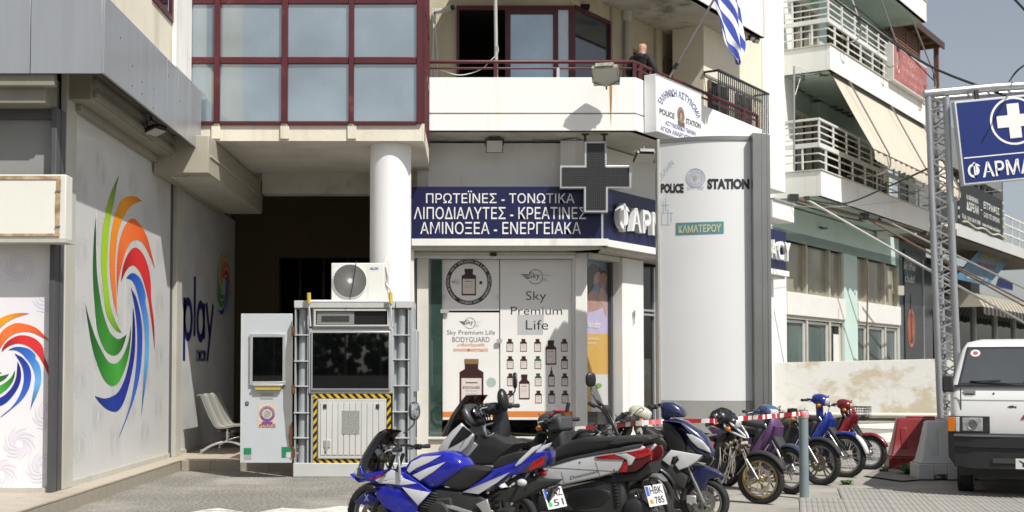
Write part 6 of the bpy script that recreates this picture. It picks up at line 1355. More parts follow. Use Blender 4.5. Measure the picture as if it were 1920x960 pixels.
# ================================================================= peeling low wall
lw_ = thing('low_wall', 'low white wall with peeling paint running along the street behind the motorbikes', 'wall', (9, 31, .3))
peel = M('peeling_paint', (.68, .67, .63), rough=.85, var=.04, vs=.8, bump=.25, bs=12, stain=(.52, .46, .34), st=(.47, .56), ss=.85, sstretch=(1, 1, 1.3))
wA, wB = Vector(((1438-882)/2400*31.6, 31.6, 0)), Vector(((1905-882)/2400*30.4, 30.4, 0))
dW = (wB-wA).normalized(); a_w = math.atan2(dW.y, dW.x)
WM = T(wA.x, wA.y, 0) @ RZ(a_w); Lw = (wB-wA).length
t_ = MB(WM); t_.add([(0, 0, .3), (Lw, 0, .3), (Lw, 0, 1.86), (0, 0, 1.73), (0, .2, .3), (Lw, .2, .3), (Lw, .2, 1.86), (0, .2, 1.73)], [(0, 1, 2, 3), (5, 4, 7, 6), (3, 2, 6, 7), (1, 5, 6, 2), (4, 0, 3, 7)]); t_.build('wall', peel, lw_, bevel=.01)
MB(WM).box(0, Lw, -.06, 0, .28, .40).build('footing', M('footing_brown', (.22, .18, .13), rough=.9, var=.3), lw_)
MB(WM).tube([(0, -.1, .47), (Lw, -.1, .47)], .055, 10).build('pipe', M('pipe_cream', (.62, .60, .54), rough=.5, var=.1), lw_, smooth=50)
for x in (2.2, 4.7): MB(WM).box(x, x+.08, -.17, -.02, .30, .46).build('pipe_clip', dark_metal, lw_)
MB(SF).box(PS(1440, 700, -.2)[0], sG1+14, .0, .9, 0, .36).build('pavement_step', concrete, None, kind='structure')
# ================================================================= far sky-side things: truss tower with pharmacy sign
tr = thing('truss_tower', 'leaning grey lattice truss tower carrying the blue pharmacy sign', 'truss tower', PY(1780, 800, 21)); gal = M('galvanised_tube', (.44, .45, .46), rough=.38, metal=.7, var=.1, vs=2)
Yt = 21.0
TL0, TL1, TR0, TR1 = PY(1764, 806, Yt), PY(1740, 178, Yt), PY(1800, 806, Yt), PY(1774, 182, Yt)
bk = Vector((.10, .42, 0))
ch = [(TL0, TL1, .052), (TR0, TR1, .058), ((TL0+TR0)/2+bk, (TL1+TR1)/2+bk, .04)]
for p_, q_, r_ in ch: pb = p_+(p_-q_)*((p_.z-.02)/(q_-p_).z); MB().tube([pb, q_], r_, 12).build('chord', gal, tr, smooth=50)
pbL, pbR = [p_+(p_-q_)*((p_.z-.02)/(q_-p_).z) for p_, q_, _ in ch[:2]]; pbB = ch[2][0]+(ch[2][0]-ch[2][1])*((ch[2][0].z-.02)/(ch[2][1]-ch[2][0]).z)
nz_ = 22
lac = []
for (A0, A1, B0_, B1_) in ((pbL, TL1, pbR, TR1), (pbR, TR1, pbB, ch[2][1]), (pbL, TL1, pbB, ch[2][1])):
    for i in range(nz_):
        pa = A0.lerp(A1, i/nz_); pb_ = B0_.lerp(B1_, (i+.5)/nz_); pc_ = A0.lerp(A1, (i+1)/nz_)
        MB().tube([pa, pb_], .016, 5).build('lacing', gal, tr); MB().tube([pb_, pc_], .016, 5).build('lacing', gal, tr)
MB().cbox(tuple((pbL+pbR+pbB)/3+Vector((0, 0, .01))), (.9, .9, .06)).build('base_plate', dark_metal, tr)
MB().tube([PY(1732, 176, Yt), PY(1860, 164, Yt), PY(2100, 150, Yt)], .075, 12).build('cross_tube', gal, tr, smooth=50); MB().tube([PY(1745, 186, Yt+.4), PY(2100, 158, Yt+.4)], .05, 10).build('cross_tube', gal, tr, smooth=50)
for i in range(7): MB().tube([PY(1760+i*40, 172-i*2.2, Yt), PY(1780+i*40, 182-i*2.2, Yt+.4)], .014, 5).build('lacing', gal, tr)
ps_ = thing('pharmacy_hanging_sign', 'large blue sign with a white cross in a ring hanging from the lattice truss', 'sign', PY(1900, 350, Yt-.1))
Ys = Yt-.22; roll = math.atan2(-(176-191), 1920-1789)*.85
c0 = PY(1789, 190, Ys); SM = T(c0.x, Ys, c0.z) @ RY(-roll)
W_, H_ = 1.87, (351-191)/2400*Ys
MB(SM).box(0, W_, 0, .14, -H_, 0).build('box', M('sign_rim', (.62, .63, .65), rough=.4), ps_, bevel=.01)
hb = M('pharmacy_blue', (.006, .022, .15), rough=.35, var=.06, vs=1, coat=.05)
kk = Ys/2400
MB(SM).box(.035, W_-.035, -.008, -.001, -H_+.035, -.035).build('face', hb, ps_)
zl_ = -H_+.43; MB(SM).box(.05, W_-.05, -.012, -.009, zl_, zl_+.018).build('line', sign_white, ps_)
cx_, cz_ = W_/2, -.415; 
V = lambda x, y, d: SM @ Vector((cx_+x, -.013-d, cz_+y))
disc(MB(), (0, 0), lambda x, y, d: V(x, y, 0), .36, .395, 48).build('ring', sign_white, ps_)
cw, cl = .10, .285
crs = [(-cw, -cl), (cw, -cl), (cw, -cw), (cl, -cw), (cl, cw), (cw, cw), (cw, cl), (-cw, cl), (-cw, cw), (-cl, cw), (-cl, -cw), (-cw, -cw)]
MB(SM @ T(cx_, 0, cz_)).prism(crs, -.020, -.012).build('cross', sign_white, ps_, bevel=.004)
lettering('ΦΑΡΜΑΚΕΙΟ', lambda a, b: SM @ Vector((.09+(W_-.18)*a, -.016, -H_+.085+.27*b)), sign_white, ps_, .018)
for x in (.4, W_-.4): MB(SM).box(x-.03, x+.03, .03, .09, 0, .16).build('hanger', dark_metal, ps_)
# overhead cables
def cable(nm, pts, r, lab, mat=None):
    P_ = [tuple(p_) for p_ in pts]; o = MB().tube(smooth_path(P_, 6), r, 5).build('cable', mat or M('cable_black', (.02, .02, .02), rough=.6), smooth=50); return tag(o, lab, 'cable', 'overhead cables')
cable('c', [PY(1540, -20, 24), PY(1620, 40, 23), PY(1740, 122, 22), PY(1880, 178, 21.0), PY(1960, 215, 20.8)], .022, 'thick black cable sagging down past the upper railing to the truss')
cable('c', [PY(1752, 310, 21.2), PY(1660, 352, 24), PY(1580, 382, 27), PY(1510, 373, 28.6)][::-1], .018, 'black cable crossing the lower balcony front up to the truss')
cable('c', [PY(1885, -20, 18), PY(1960, 60, 18)], .018, 'black cable crossing the top right corner of the sky')
cable('c', [PY(1890, 156, 21), PY(1910, 130, 21), PY(1950, 105, 20)], .016, 'short black cable curling up from the truss top bar')
cable('c', [PY(1600, 10, 25), PY(1660, 60, 26), PY(1752, 152, 27)], .012, 'thin cable running beside the folded awning arms')
cable('c', [oz(1490, 386, .5), oz(1620, 384, .6), oz(1920, 352, .4)], .006, 'very thin pale wire crossing under the lower balcony', M('wire_grey', (.4, .4, .4)))
cable('c', [oz(1492, 380, 0), oz(1560, 402, -.2), oz(1640, 420, -.5)], .02, 'dark cable sagging along the green soffit')
# barriers
def barrier(loc, rz, mat, label, k=1.):
    t = thing('road_barrier', label, 'barrier', (0, 0, 0), 0, 'plastic road barriers by the van'); W, D, H = 1.05, .44, .82
    def ring(z, w, d): return [(-w/2, -d/2, z), (w/2, -d/2, z), (w/2, d/2, z), (-w/2, d/2, z)]
    b = MB(); b.loft([ring(.22, W*.97, D), ring(.26, W*.90, D*.86), ring(.5, W*.80, D*.62), ring(H-.03, W*.70, D*.42), ring(H, W*.66, D*.38)]); b.build('body', mat, t, bevel=.02)
    f = MB()
    for x0_, x1_, z1_ in ((-W/2, -W*.3, .22), (-W*.3, -W*.12, .16 if 0 else .22), (-W*.12, W*.12, .22), (W*.12, W*.3, .22), (W*.3, W/2, .22)): f.box(x0_+.0005, x1_-.0005, -D/2-.02, D/2+.02, .07 if (x0_, x1_) in ((-W*.3, -W*.12), (W*.12, W*.3)) else 0, z1_-.002)
    f.build('foot', mat, t, bevel=.012); MB().box(-W*.2, W*.2, -.05, .05, H-.01, H+.025).build('cap', mat, t, bevel=.01)
    for x in (-.28, .0, .28): MB(T(x, -D*.31, .5) @ RX(-.16)).box(-.05, .05, -.012, .01, -.17, .17).build('rib', mat, t, bevel=.01)
    t.location = loc; t.rotation_euler = (0, 0, rz); return t
pr = PG(1734, 884, .0); barrier((pr.x+.03, pr.y+.25, 0.0), math.radians(-8), M('barrier_red', (.24, .018, .02), rough=.42, var=.15, vs=2, coat=.15), 'dark red plastic road barrier behind the white one')
pr = PG(1795, 903, .0); barrier((pr.x-.0, pr.y+.2, 0.03), math.radians(-4), M('barrier_white', (.58, .58, .57), rough=.5, var=.08, stain=(.38, .36, .33), st=(.55, .8), ss=3), 'dirty white plastic road barrier beside the van front')
# bollard and tape
bp = PG(1508, 936); bo_ = thing('bollard', 'thin blue grey steel bollard with tape knotted round its top', 'bollard', (bp.x, bp.y, 0)); bmat = M('bollard_paint', (.20, .24, .26), rough=.45, var=.12, vs=4, stain=(.03, .03, .03), st=(.70, .72), ss=5)
hb_ = PY(1508, 768, bp.y).z
MB().lathe([(.057, 0), (.057, hb_-.01), (.045, hb_), (.001, hb_+.003)], (bp.x, bp.y, 0), 'z', 18).build('post', bmat, bo_, smooth=40); MB().lathe([(.09, 0.004), (.088, .02), (.058, .022)], (bp.x, bp.y, 0), 'z', 18).build('base_ring', M('bollard_cement', (.42, .40, .36), rough=.9), bo_)
MB().lathe([(.062, hb_-.10), (.068, hb_-.06), (.064, hb_-.03), (.058, hb_-.02)], (bp.x, bp.y, 0), 'z', 14).build('knot', M('tape_pink', (.62, .34, .34), rough=.4, var=.3, vs=30), bo_)
def tape(P_, w_, label, seed=0):
    rnd = random.Random(seed); S_ = resample([Vector(p_) for p_ in smooth_path([tuple(p_) for p_ in P_], 8)], 60); V = []
    for i, p_ in enumerate(S_): tw = .5*math.sin(i*.21+seed); u_ = Vector((0, math.sin(tw), math.cos(tw))); V += [p_-u_*w_/2, p_+u_*w_/2]
    red, wh = lin('b01c22'), lin('e2dedd'); b = MB(); n = len(S_)
    for i in range(n-1): b.add([V[2*i], V[2*i+2], V[2*i+3], V[2*i+1]], [(0, 1, 2, 3)], red if (i//4+(i//11) % 2) % 2 else wh)
    k = len(b.v)
    return tag(b.build('barrier_tape', MV('tape_print', .4, .2), smooth=60), label, 'tape', 'red and white barrier tape')
yA = 14.6
tape([PY(1078, 804, 14.9), PY(1140, 800, 14.6), PY(1215, 792, 14.2), PY(1320, 789, 14.6), PY(1345, 790, 14.9)], .055, 'red and white tape stretched over the motorbikes left of the white damaged one', 1)
tape([PY(1384, 785, 15.1), PY(1440, 781, 15.3), PY(1505, 775, bp.y-.05)], .055, 'red and white tape running from the damaged motorbike to the bollard', 2)
# opposite side of the street behind the camera (seen in the reflections)
ow = thing('opposite_building', 'plain grey building across the road behind the viewer', 'building', (0, -16, 0)); del ow['category']; del ow['label']; ow['kind'] = 'structure'
MB().box(-40, -6, -24, -16, 0, 6.5).build('wall', M('opposite_grey', (.22, .21, .19), rough=.9), ow); MB().box(-2, 45, -26, -18, 0, 7.5).build('wall', M('opposite_beige', (.26, .24, .2), rough=.9), ow)
MB().box(-40, 45, -13.2, -13, 0, 1.3).build('low_wall', M('opposite_light', (.30, .29, .27), rough=.9), ow)
for i in range(60): MB().box(-40+i*1.4, -39.92+i*1.4, -13.14, -13.06, 1.3, 3.0).build('fence_post', dark_metal, ow)
hd_ = MB(); rnd = random.Random(3)  # unseen greenery added to darken what the booth and shop glass reflect
for i in range(1500):
    x, y, z = rnd.uniform(-16, 14), rnd.uniform(-15.4, -14), rnd.uniform(.3, 4.2)*rnd.uniform(.7, 1)
    hd_.ell((x, y, z), (rnd.uniform(.12, .34), .25, rnd.uniform(.1, .3)), RY(rnd.uniform(0, 3)), 6, 4)
tag(hd_.build('unseen_hedge', M('hedge_green', (.018, .030, .013), rough=.9, var=.4, vs=2)), None, None, None, 'stuff')
# ================================================================= motorbikes
rubber = M('tyre_rubber', (.022, .022, .022), rough=.75, var=.25, vs=12, bump=.3, bs=90); blk = M('bike_black', (.014, .014, .015), rough=.38, var=.2, vs=5, coat=.15); blk_m = M('bike_black_matt', (.028, .028, .028), rough=.7, var=.2, vs=8, grain=.15, gs=120)
seat_m = M('seat_vinyl', (.022, .021, .020), rough=.55, var=.2, vs=5, bump=.12, bs=180); eng_m = M('engine_alloy', (.16, .15, .14), rough=.5, metal=.6, var=.35, vs=14); chr_ = M('chrome'); blue_p = M('blue_bike_paint', (.008, .012, .36), rough=.25, var=.06, vs=3, coat=.8, stain=(.035, .04, .34), st=(.5, .8), ss=14); white_p = M('white_bike_paint', (.70, .70, .71), rough=.28, var=.03, vs=4, coat=.6, stain=(.52, .50, .46), st=(.66, .85), ss=8)
red_l = M('red_lens', (.42, .008, .012), rough=.12, coat=.8, var=.2, vs=18); clear_l = M('clear_lens', (.55, .56, .55), rough=.1, coat=.9, var=.15, vs=20); amber_l = M('amber_lens', (.60, .17, .01), rough=.15, coat=.6)
plate_m = M('plate_white', (.72, .71, .68), rough=.4, var=.04); plate_b = M('plate_blue', (.02, .10, .42), rough=.4); mir_g = MG('mirror_glass_bright', 'c8d0d8', .75, rough=.02, base='8898a8', film=1.)
gold_r = M('gold_rim', (.42, .31, .15), rough=.4, metal=.5, var=.2, vs=9, stain=(.18, .13, .08), st=(.55, .75), ss=10); silver_r = M('silver_rim', (.36, .36, .35), rough=.35, metal=.7, var=.2, vs=9); grey_r = M('grey_rim', (.09, .09, .09), rough=.45, metal=.4, var=.2)
screen_m = MG('smoked_screen', '3c3430', .08, rough=.04, base='15120f', film=.55)
class Bike:
    def __init__(b, name, label, x, y, ang, cat='motorbike'):
        """ang: direction the bike heads, degrees from +x, anticlockwise"""
        b.a = math.radians(ang); b.o = Vector((x, y, 0)); b.d = Vector((math.cos(b.a), math.sin(b.a), 0)); b.n = Vector((-math.sin(b.a), math.cos(b.a), 0))
        b.t = thing(name, label, cat, (0, 0, 0), 0, 'motorbikes parked in a row'); b.S = I4
    def p(b, u, v, off=0.):
        """pixel -> (x, z) in the bike's own side plane y = off"""
        r = ray(u, v); q = b.o+b.n*off; t = q.dot(b.n)/r.dot(b.n); w_ = r*t; return ((w_-q).dot(b.d), CAMH+w_.z)
    def P(b, pts, off=0., o=(0, 0), k=1.): return [b.p(o[0]+u*k, o[1]+v*k, off) for u, v in pts]
    def end(b): b.t.location = b.o; b.t.rotation_euler = (0, 0, b.a)
def pillow(mb, poly, y0, y1, r, top=None):
    """solid with a traced side outline and rounded rims"""
    n = len(poly); ar = sum(poly[i][0]*poly[(i+1) % n][1]-poly[(i+1) % n][0]*poly[i][1] for i in range(n)); sg = 1 if ar > 0 else -1
    nr = []
    for i in range(n):
        a, p_, c = Vector(poly[i-1]), Vector(poly[i]), Vector(poly[(i+1) % n]); e1 = (p_-a).normalized(); e2 = (c-p_).normalized(); t = (e1+e2); t = t.normalized() if t.length > 1e-4 else e1; nr.append(Vector((-t.y, t.x))*sg)
    def R(y, ins): return [(poly[i][0]+nr[i].x*ins, y, poly[i][1]+nr[i].y*ins) for i in range(n)]
    q = min(r, (y1-y0)*.45)
    return mb.loft([R(y0, r), R(y0+q*.12, r*.5), R(y0+q*.45, r*.15), R(y0+q, 0), R(y1-q, 0), R(y1-q*.45, r*.15), R(y1-q*.12, r*.5), R(y1, r)])
def torus(mb, c, R, hw, hh, seg=36, n=10, pw=2.6):
    rings = []
    for i in range(seg):
        a = 2*math.pi*i/seg; rr_ = []
        for k in range(n):
            t = 2*math.pi*k/n; ca, sa = math.cos(t), math.sin(t); y = hw*sign(ca)*abs(ca)**(2/pw); r = R+hh*sign(sa)*abs(sa)**(2/pw); rr_.append((c[0]+r*math.cos(a), c[1]+y, c[2]+r*math.sin(a)))
        rings.append(rr_)
    return mb.loft(rings, False, True)
def wheel(b, x, R, w=.10, rim=silver_r, style='cast', M0=I4, disc=None, n=5, discm=None, rh=.075, z=None):
    z = R if z is None else z; c = (x, 0, z); ty_h = rh/2; Rr = R-rh
    m = MB(M0); torus(m, c, Rr-.005, w*.36, .018, 36, 8)
    m.lathe([(.035, -w*.45), (.05, -w*.3), (.05, w*.3), (.035, w*.45)], c, 'y', 14)
    if style == 'cast':
        for k in range(n):
            a = 2*math.pi*k/n+.3; ca, sa = math.cos(a), math.sin(a)
            for da in ((-.16, .16) if n > 3 else (-.3, .3)):
                a2 = a+da; p0 = (x+.04*math.cos(a+da*.5), 0, z+.04*math.sin(a+da*.5)); p1 = (x+(Rr-.01)*math.cos(a2), 0, z+(Rr-.01)*math.sin(a2)); m.tube([p0, p1], .011, 6, rr=[.016, .010])
    W_ = m.build('wheel', rim, b.t, smooth=50)
    if style == 'spoke':
        s_ = MB(M0)
        for k in range(32):
            a = 2*math.pi*k/32; a2 = a+(.38 if k % 2 else -.38); sd = 1 if (k//2) % 2 else -1
            s_.tube([(x+.045*math.cos(a2), sd*w*.3, z+.045*math.sin(a2)), (x+(Rr-.01)*math.cos(a), 0, z+(Rr-.01)*math.sin(a))], .0022, 3)
        s_.build('spokes', chr_, W_, kind='stuff')
    t_ = MB(M0); torus(t_, c, R-ty_h, w/2, ty_h, 40, 10, 2.2); t_.build('tyre', rubber, W_, smooth=60)
    g_ = MB(M0)
    for k in range(40):
        a = 2*math.pi*k/40; ca, sa = math.cos(a), math.sin(a)
        for s2 in (-1, 1): y_ = s2*w*.22; q = Vector((x+(R+.0006)*ca, y_, z+(R+.0006)*sa)); tx = Vector((-sa, s2*.6, ca)).normalized()*.022; ny = Vector((0, 1, 0))*.003; g_.add([q-tx-ny, q+tx-ny+Vector((0, s2*.006, 0)), q+tx+ny+Vector((0, s2*.006, 0)), q-tx+ny], [(0, 1, 2, 3)])
    g_.build('tread', M('tread_groove', (.006, .006, .006), rough=.9), W_, kind='stuff')
    if disc:
        d_ = MB(M0); yy = disc; K_ = 64; wv = .011 if n == 4 else .0; ro, ri = (.155, .115) if n == 4 else (.118, .075)
        ring_ = lambda y__: [(x+(ro+wv*math.cos(9*2*math.pi*k/K_))*math.cos(2*math.pi*k/K_), y__, z+(ro+wv*math.cos(9*2*math.pi*k/K_))*math.sin(2*math.pi*k/K_)) for k in range(K_)]; rin_ = lambda y__: [(x+(ri-wv*math.cos(9*2*math.pi*k/K_))*math.cos(2*math.pi*k/K_), y__, z+(ri-wv*math.cos(9*2*math.pi*k/K_))*math.sin(2*math.pi*k/K_)) for k in range(K_)]
        d_.loft([ring_(yy), ring_(yy+.005), rin_(yy+.005), rin_(yy)], False, True)
        for k in range(6): a = 2*math.pi*k/6; d_.tube([(x+.03*math.cos(a), yy, z+.03*math.sin(a)), (x+(ri+.006)*math.cos(a+.45), yy, z+(ri+.006)*math.sin(a+.45))], .008, 5)
        d_.build('brake_disc', discm or M('disc_steel', (.30, .29, .27), rough=.35, metal=.8, var=.2, vs=30), W_, smooth=40)
        MB(M0).cbox((x-.09, yy, z+.07), (.09, .05, .07), RY(.6)).build('caliper', M('caliper', (.12, .11, .10), rough=.4, metal=.5), W_, bevel=.008)
    return W_
def fender(b, x, z, R, a0, a1, w, mat, M0=I4, name='mudguard', th=.012, drop=.035):
    m = MB(M0); V = []; n = 18; k_ = 7
    for i in range(n+1):
        a = math.radians(a0+(a1-a0)*i/n); tp = 1-.35*abs(2*i/n-1)**3
        for j in range(k_): f_ = (j/(k_-1)-.5)*2; yy = w/2*f_*tp; rr_ = R-drop*abs(f_)**2.5; V.append((x+rr_*math.cos(a), yy, z+rr_*math.sin(a)))
    m.add(V, [(i*k_+j, i*k_+j+1, (i+1)*k_+j+1, (i+1)*k_+j) for i in range(n) for j in range(k_-1)])
    o = m.build(name, mat, b.t, smooth=60); s_ = o.modifiers.new('thick', 'SOLIDIFY'); s_.thickness = th; return o
def tubep(b, pts, r, mat, name, M0=I4, seg=8, sm=50, rr=None, parent=None): return MB(M0).tube(pts, r, seg, rr=rr).build(name, mat, parent or b.t, smooth=sm)
def mirror(b, base, tip, mat=blk, M0=I4, sz=(.055, .075), face=-1, gl=True, rz_=0.3):
    base, tip = Vector(base), Vector(tip); mid = base.lerp(tip, .55)+Vector((-.02, (tip.y-base.y)*.25, -.02))
    o = MB(M0).tube(smooth_path([tuple(base), tuple(mid), tuple(tip-Vector((0, 0, .03)))], 4), .008, 6).build('mirror', mat, b.t, smooth=60)
    R_ = RZ(rz_)
    MB(M0).ell(tuple(tip+Vector((0, 0, .03))), (.022, sz[0], sz[1]), R_, 14, 9, n=2.8).build('mirror_shell', mat, o, smooth=60)
    if gl: MB(M0).ell(tuple(tip+Vector((face*.013, 0, .03))), (.012, sz[0]*.88, sz[1]*.88), R_, 14, 7, n=2.8).build('mirror_glass', mir_g, o, smooth=60)
def handlebar(b, x, z, hw=.34, rise=.06, back=.10, M0=I4, grips=blk_m, bar=blk, levers=True, mat_lever=None):
    P_ = [(x-back, -hw, z+rise), (x-back*.6, -hw*.55, z+rise), (x, -.06, z), (x, .06, z), (x-back*.6, hw*.55, z+rise), (x-back, hw, z+rise)]
    H = MB(M0).tube(smooth_path(P_, 4), .012, 8).build('handlebar', bar, b.t, smooth=60)
    for s_ in (-1, 1):
        MB(M0).tube([(x-back*1.02, s_*hw*1.0, z+rise), (x-back*.72, s_*hw*.66, z+rise)], .019, 10, rr=[.021, .017]).build('grip', grips, H, smooth=50)
        MB(M0).cbox((x-back*.62, s_*hw*.56, z+rise), (.06, .05, .05)).build('switch_box', blk, H, bevel=.01)
        if levers: MB(M0).tube([(x-back*.6+.03, s_*hw*.58, z+rise), (x-back*.7+.08, s_*hw*.8, z+rise-.01), (x-back*.9+.08, s_*hw*1.0, z+rise-.02)], .006, 5).build('lever', mat_lever or alu, H)
    return H
def numplate(b, c, n_dir, up, w, h, l1, l2, dot=None, strip=True, M0=I4):
    """plate centred at c (local), facing n_dir"""
    nn, uu = Vector(n_dir).normalized(), Vector(up).normalized(); uu = (uu-nn*uu.dot(nn)).normalized(); rr_ = uu.cross(nn); c = Vector(c)
    F = lambda x, y, d=0.: c+rr_*x+uu*y+nn*d
    m = MB(M0); m.add([F(-w/2, -h/2), F(w/2, -h/2), F(w/2, h/2), F(-w/2, h/2), F(-w/2, -h/2, -.004), F(w/2, -h/2, -.004), F(w/2, h/2, -.004), F(-w/2, h/2, -.004)], [(0, 1, 2, 3), (7, 6, 5, 4), (0, 4, 5, 1), (1, 5, 6, 2), (2, 6, 7, 3), (3, 7, 4, 0)])
    o = m.build('number_plate', plate_m, b.t)
    if strip: MB(M0).add([F(-w/2+.004, .0, .001), F(-w/2+.034, .0, .001), F(-w/2+.034, h/2-.006, .001), F(-w/2+.004, h/2-.006, .001)], [(0, 1, 2, 3)]).build('blue_band', plate_b, o)
    fn = lambda x0, y0, x1, y1: (lambda a_, c_: M0 @ F(x0+(x1-x0)*a_, y0+(y1-y0)*c_, .0016))
    if not l2.strip(): lettering(l1, lambda a_, c_: M0 @ F(-w/2+.03+(w-.06)*a_, -h/2+.025+(h-.05)*c_, .0016), ink, o, .02); return o
    lettering(l1, fn(-w/2+.042, .012, w/2-.012, h/2-.014), ink, o, .02); lettering(l2, fn(-w*.14, -h/2+.016, w/2-.02, -.012), ink, o, .02)
    if dot: disc(MB(M0), (0, 0), lambda x, y, d: F(-w*.32+x, -h*.28+y, .0016), .0005, .022, 14).build('round_sticker', dot, o)
    return o
def fork(b, x0, z0, x1, z1, M0=I4, mat=chr_, w=.085, r=.017, low=None):
    for s_ in (-1, 1):
        o = tubep(b, [(x0, s_*w, z0), (x0+(x1-x0)*.45, s_*w, z0+(z1-z0)*.45)], r*1.25, low or mat, 'fork_leg', M0, 10); MB(M0).tube([(x0+(x1-x0)*.45, s_*w, z0+(z1-z0)*.45), (x1, s_*w, z1)], r, 10).build('fork_tube', mat, o, smooth=50)
def engine(b, x, z, s=1., mat=eng_m):
    o = MB().cbox((x, 0, z), (.30*s, .24, .22*s), RY(.1)).build('engine', mat, b.t, bevel=.03)
    for sd in (-1, 1): MB().lathe([(.001, sd*.15), (.08*s, sd*.145), (.095*s, sd*.115)], (x-.03, 0, z-.01), 'y', 18).build('crankcase_cover', mat, o, smooth=40)
    for i in range(5): MB().cbox((x+.13+i*.022, 0, z+.06+i*.016), (.012, .17, .15*s), RY(-.7)).build('fin', mat, o)
def steer(b, ax, az, ang): return T(ax, 0, az) @ RZ(ang) @ T(-ax, 0, -az)

# ---------- 1: blue and white sport bike ----------
B = Bike('sport_motorbike', 'blue and white sport motorbike in front, clear mirror up, plate N 51', -.27, 11.2, 180-25)
O1, K1 = (640, 700), .2708
pp = lambda pts, off=.15: B.P(pts, off, O1, K1)
FA = B.p(690, 1000, 0); fxx = FA[0]; RX_ = -.66; FXX = .62
wheel(B, FXX, .295, .10, silver_r, 'cast', disc=.07, n=3); wheel(B, RX_, .295, .13, grey_r, 'cast', disc=-.08, n=3)
fork(B, FXX, .295, .40, .84, mat=dark_metal)
fd = MB(); pillow(fd, pp([(92, 890), (140, 848), (200, 828), (262, 868), (318, 905), (330, 985), (290, 1010), (235, 950), (160, 912), (100, 905)], .06), -.075, .075, .02); fd.build('front_mudguard', blue_p, B.t, smooth=50)
lettering('X', lambda a_, c_: Vector((lambda q: (q[0], .0775, q[1]))(B.p(O1[0]+(158+32*a_)*K1, O1[1]+(885-48*c_)*K1, .0775))), white_p, B.t, .04, 'fender_print')
def side(pts, mat, name, y=.15, th=.035, r=.014, both=True, off=None, sm=50):
    Q = pp(pts, off if off is not None else y)
    for s_ in ((1, -1) if both else (1,)): m = MB(); pillow(m, Q, min(s_*(y-th), s_*y), max(s_*(y-th), s_*y), r); m.build(name, mat, B.t, smooth=sm)
side([(118, 690), (128, 640), (150, 690), (200, 690), (330, 660), (440, 690), (530, 755), (622, 822), (600, 850), (525, 925), (420, 800), (330, 770), (250, 765), (175, 748)], blue_p, 'upper_fairing', .17)
side([(232, 792), (300, 772), (420, 815), (525, 880), (530, 925), (505, 985), (400, 985), (300, 930), (245, 870)], blue_p, 'lower_fairing', .165, .03)
side([(232, 740), (345, 668), (400, 690), (425, 722), (300, 742), (272, 765)], white_p, 'white_panel', .178, .012, .004); side([(420, 790), (612, 826), (530, 915)], white_p, 'white_panel', .178, .012, .004); side([(255, 760), (400, 715), (520, 762), (420, 775), (330, 765)], white_p, 'white_panel', .176, .010, .003)
lettering('CBR', lambda a_, c_: Vector((lambda q: (q[0], .181, q[1]))(B.p(O1[0]+(200+110*a_)*K1, O1[1]+(738-22*c_-24*a_)*K1, .181))), M('decal_red', (.45, .02, .03)), B.t, .02)
# nose and screen
sc_ = MB(); ns = [B.p(O1[0]+x*K1, O1[1]+y*K1, 0) for x, y in ((165, 745), (120, 690), (150, 590), (205, 490), (262, 412), (312, 384))]
sc_.sweep([(ns[i][0], ns[i][1], w_, .02) for i, w_ in zip((0, 1), (.26, .32))], n=2.2); sc_.build('nose', blue_p, B.t, smooth=60)
sw = MB(); V = []; n_ = 12
prof1 = smooth_path([ns[1], ns[2], ns[3], ns[4], ns[5]], 4)
for i, (x, z_) in enumerate(prof1):
    f_ = i/(len(prof1)-1); w_ = .17-.06*f_
    for j in range(n_+1): a_ = math.pi*(j/n_-.5); V.append((x-.16*(1-math.cos(a_))*(1-.35*f_)+0, w_*math.sin(a_), z_-.02*(1-math.cos(a_))))
sw.add(V, [(i*(n_+1)+j, i*(n_+1)+j+1, (i+1)*(n_+1)+j+1, (i+1)*(n_+1)+j) for i in range(len(prof1)-1) for j in range(n_)]); sw.build('windscreen', screen_m, B.t, smooth=60)
MB().ell((ns[1][0]-.04, 0, ns[1][1]+.0), (.07, .12, .06), RY(.5), 16, 9).build('headlight', clear_l, B.t, smooth=60)
# dials
for (u, v, r_) in ((298, 520, .05), (290, 578, .042), (345, 497, .034)):
    q = B.p(O1[0]+u*K1, O1[1]+v*K1, .02); yy = {298: .0, 290: .05, 345: -.07}[u]
    o = MB(T(q[0], yy, q[1]) @ RY(-.9)).lathe([(.001, -.02), (r_, -.02), (r_+.005, .01), (r_-.003, .012), (r_-.004, .004), (.001, .003)], (0, 0, 0), 'z', 20).build('dial', blk, B.t, smooth=40)
    MB(T(q[0], yy, q[1]) @ RY(-.9)).lathe([(.001, .006), (r_*.8, .006)], (0, 0, 0), 'z', 18).build('dial_face', M('dial_grey', (.16, .17, .17), rough=.3, coat=.5), o)
q = B.p(O1[0]+305*K1, O1[1]+540*K1, .0); MB(T(q[0]+.01, 0, q[1]-.01) @ RY(-.9)).ell((0, 0, -.02), (.09, .12, .035), None, 18, 7, n=3).build('dash', blk_m, B.t, smooth=50)
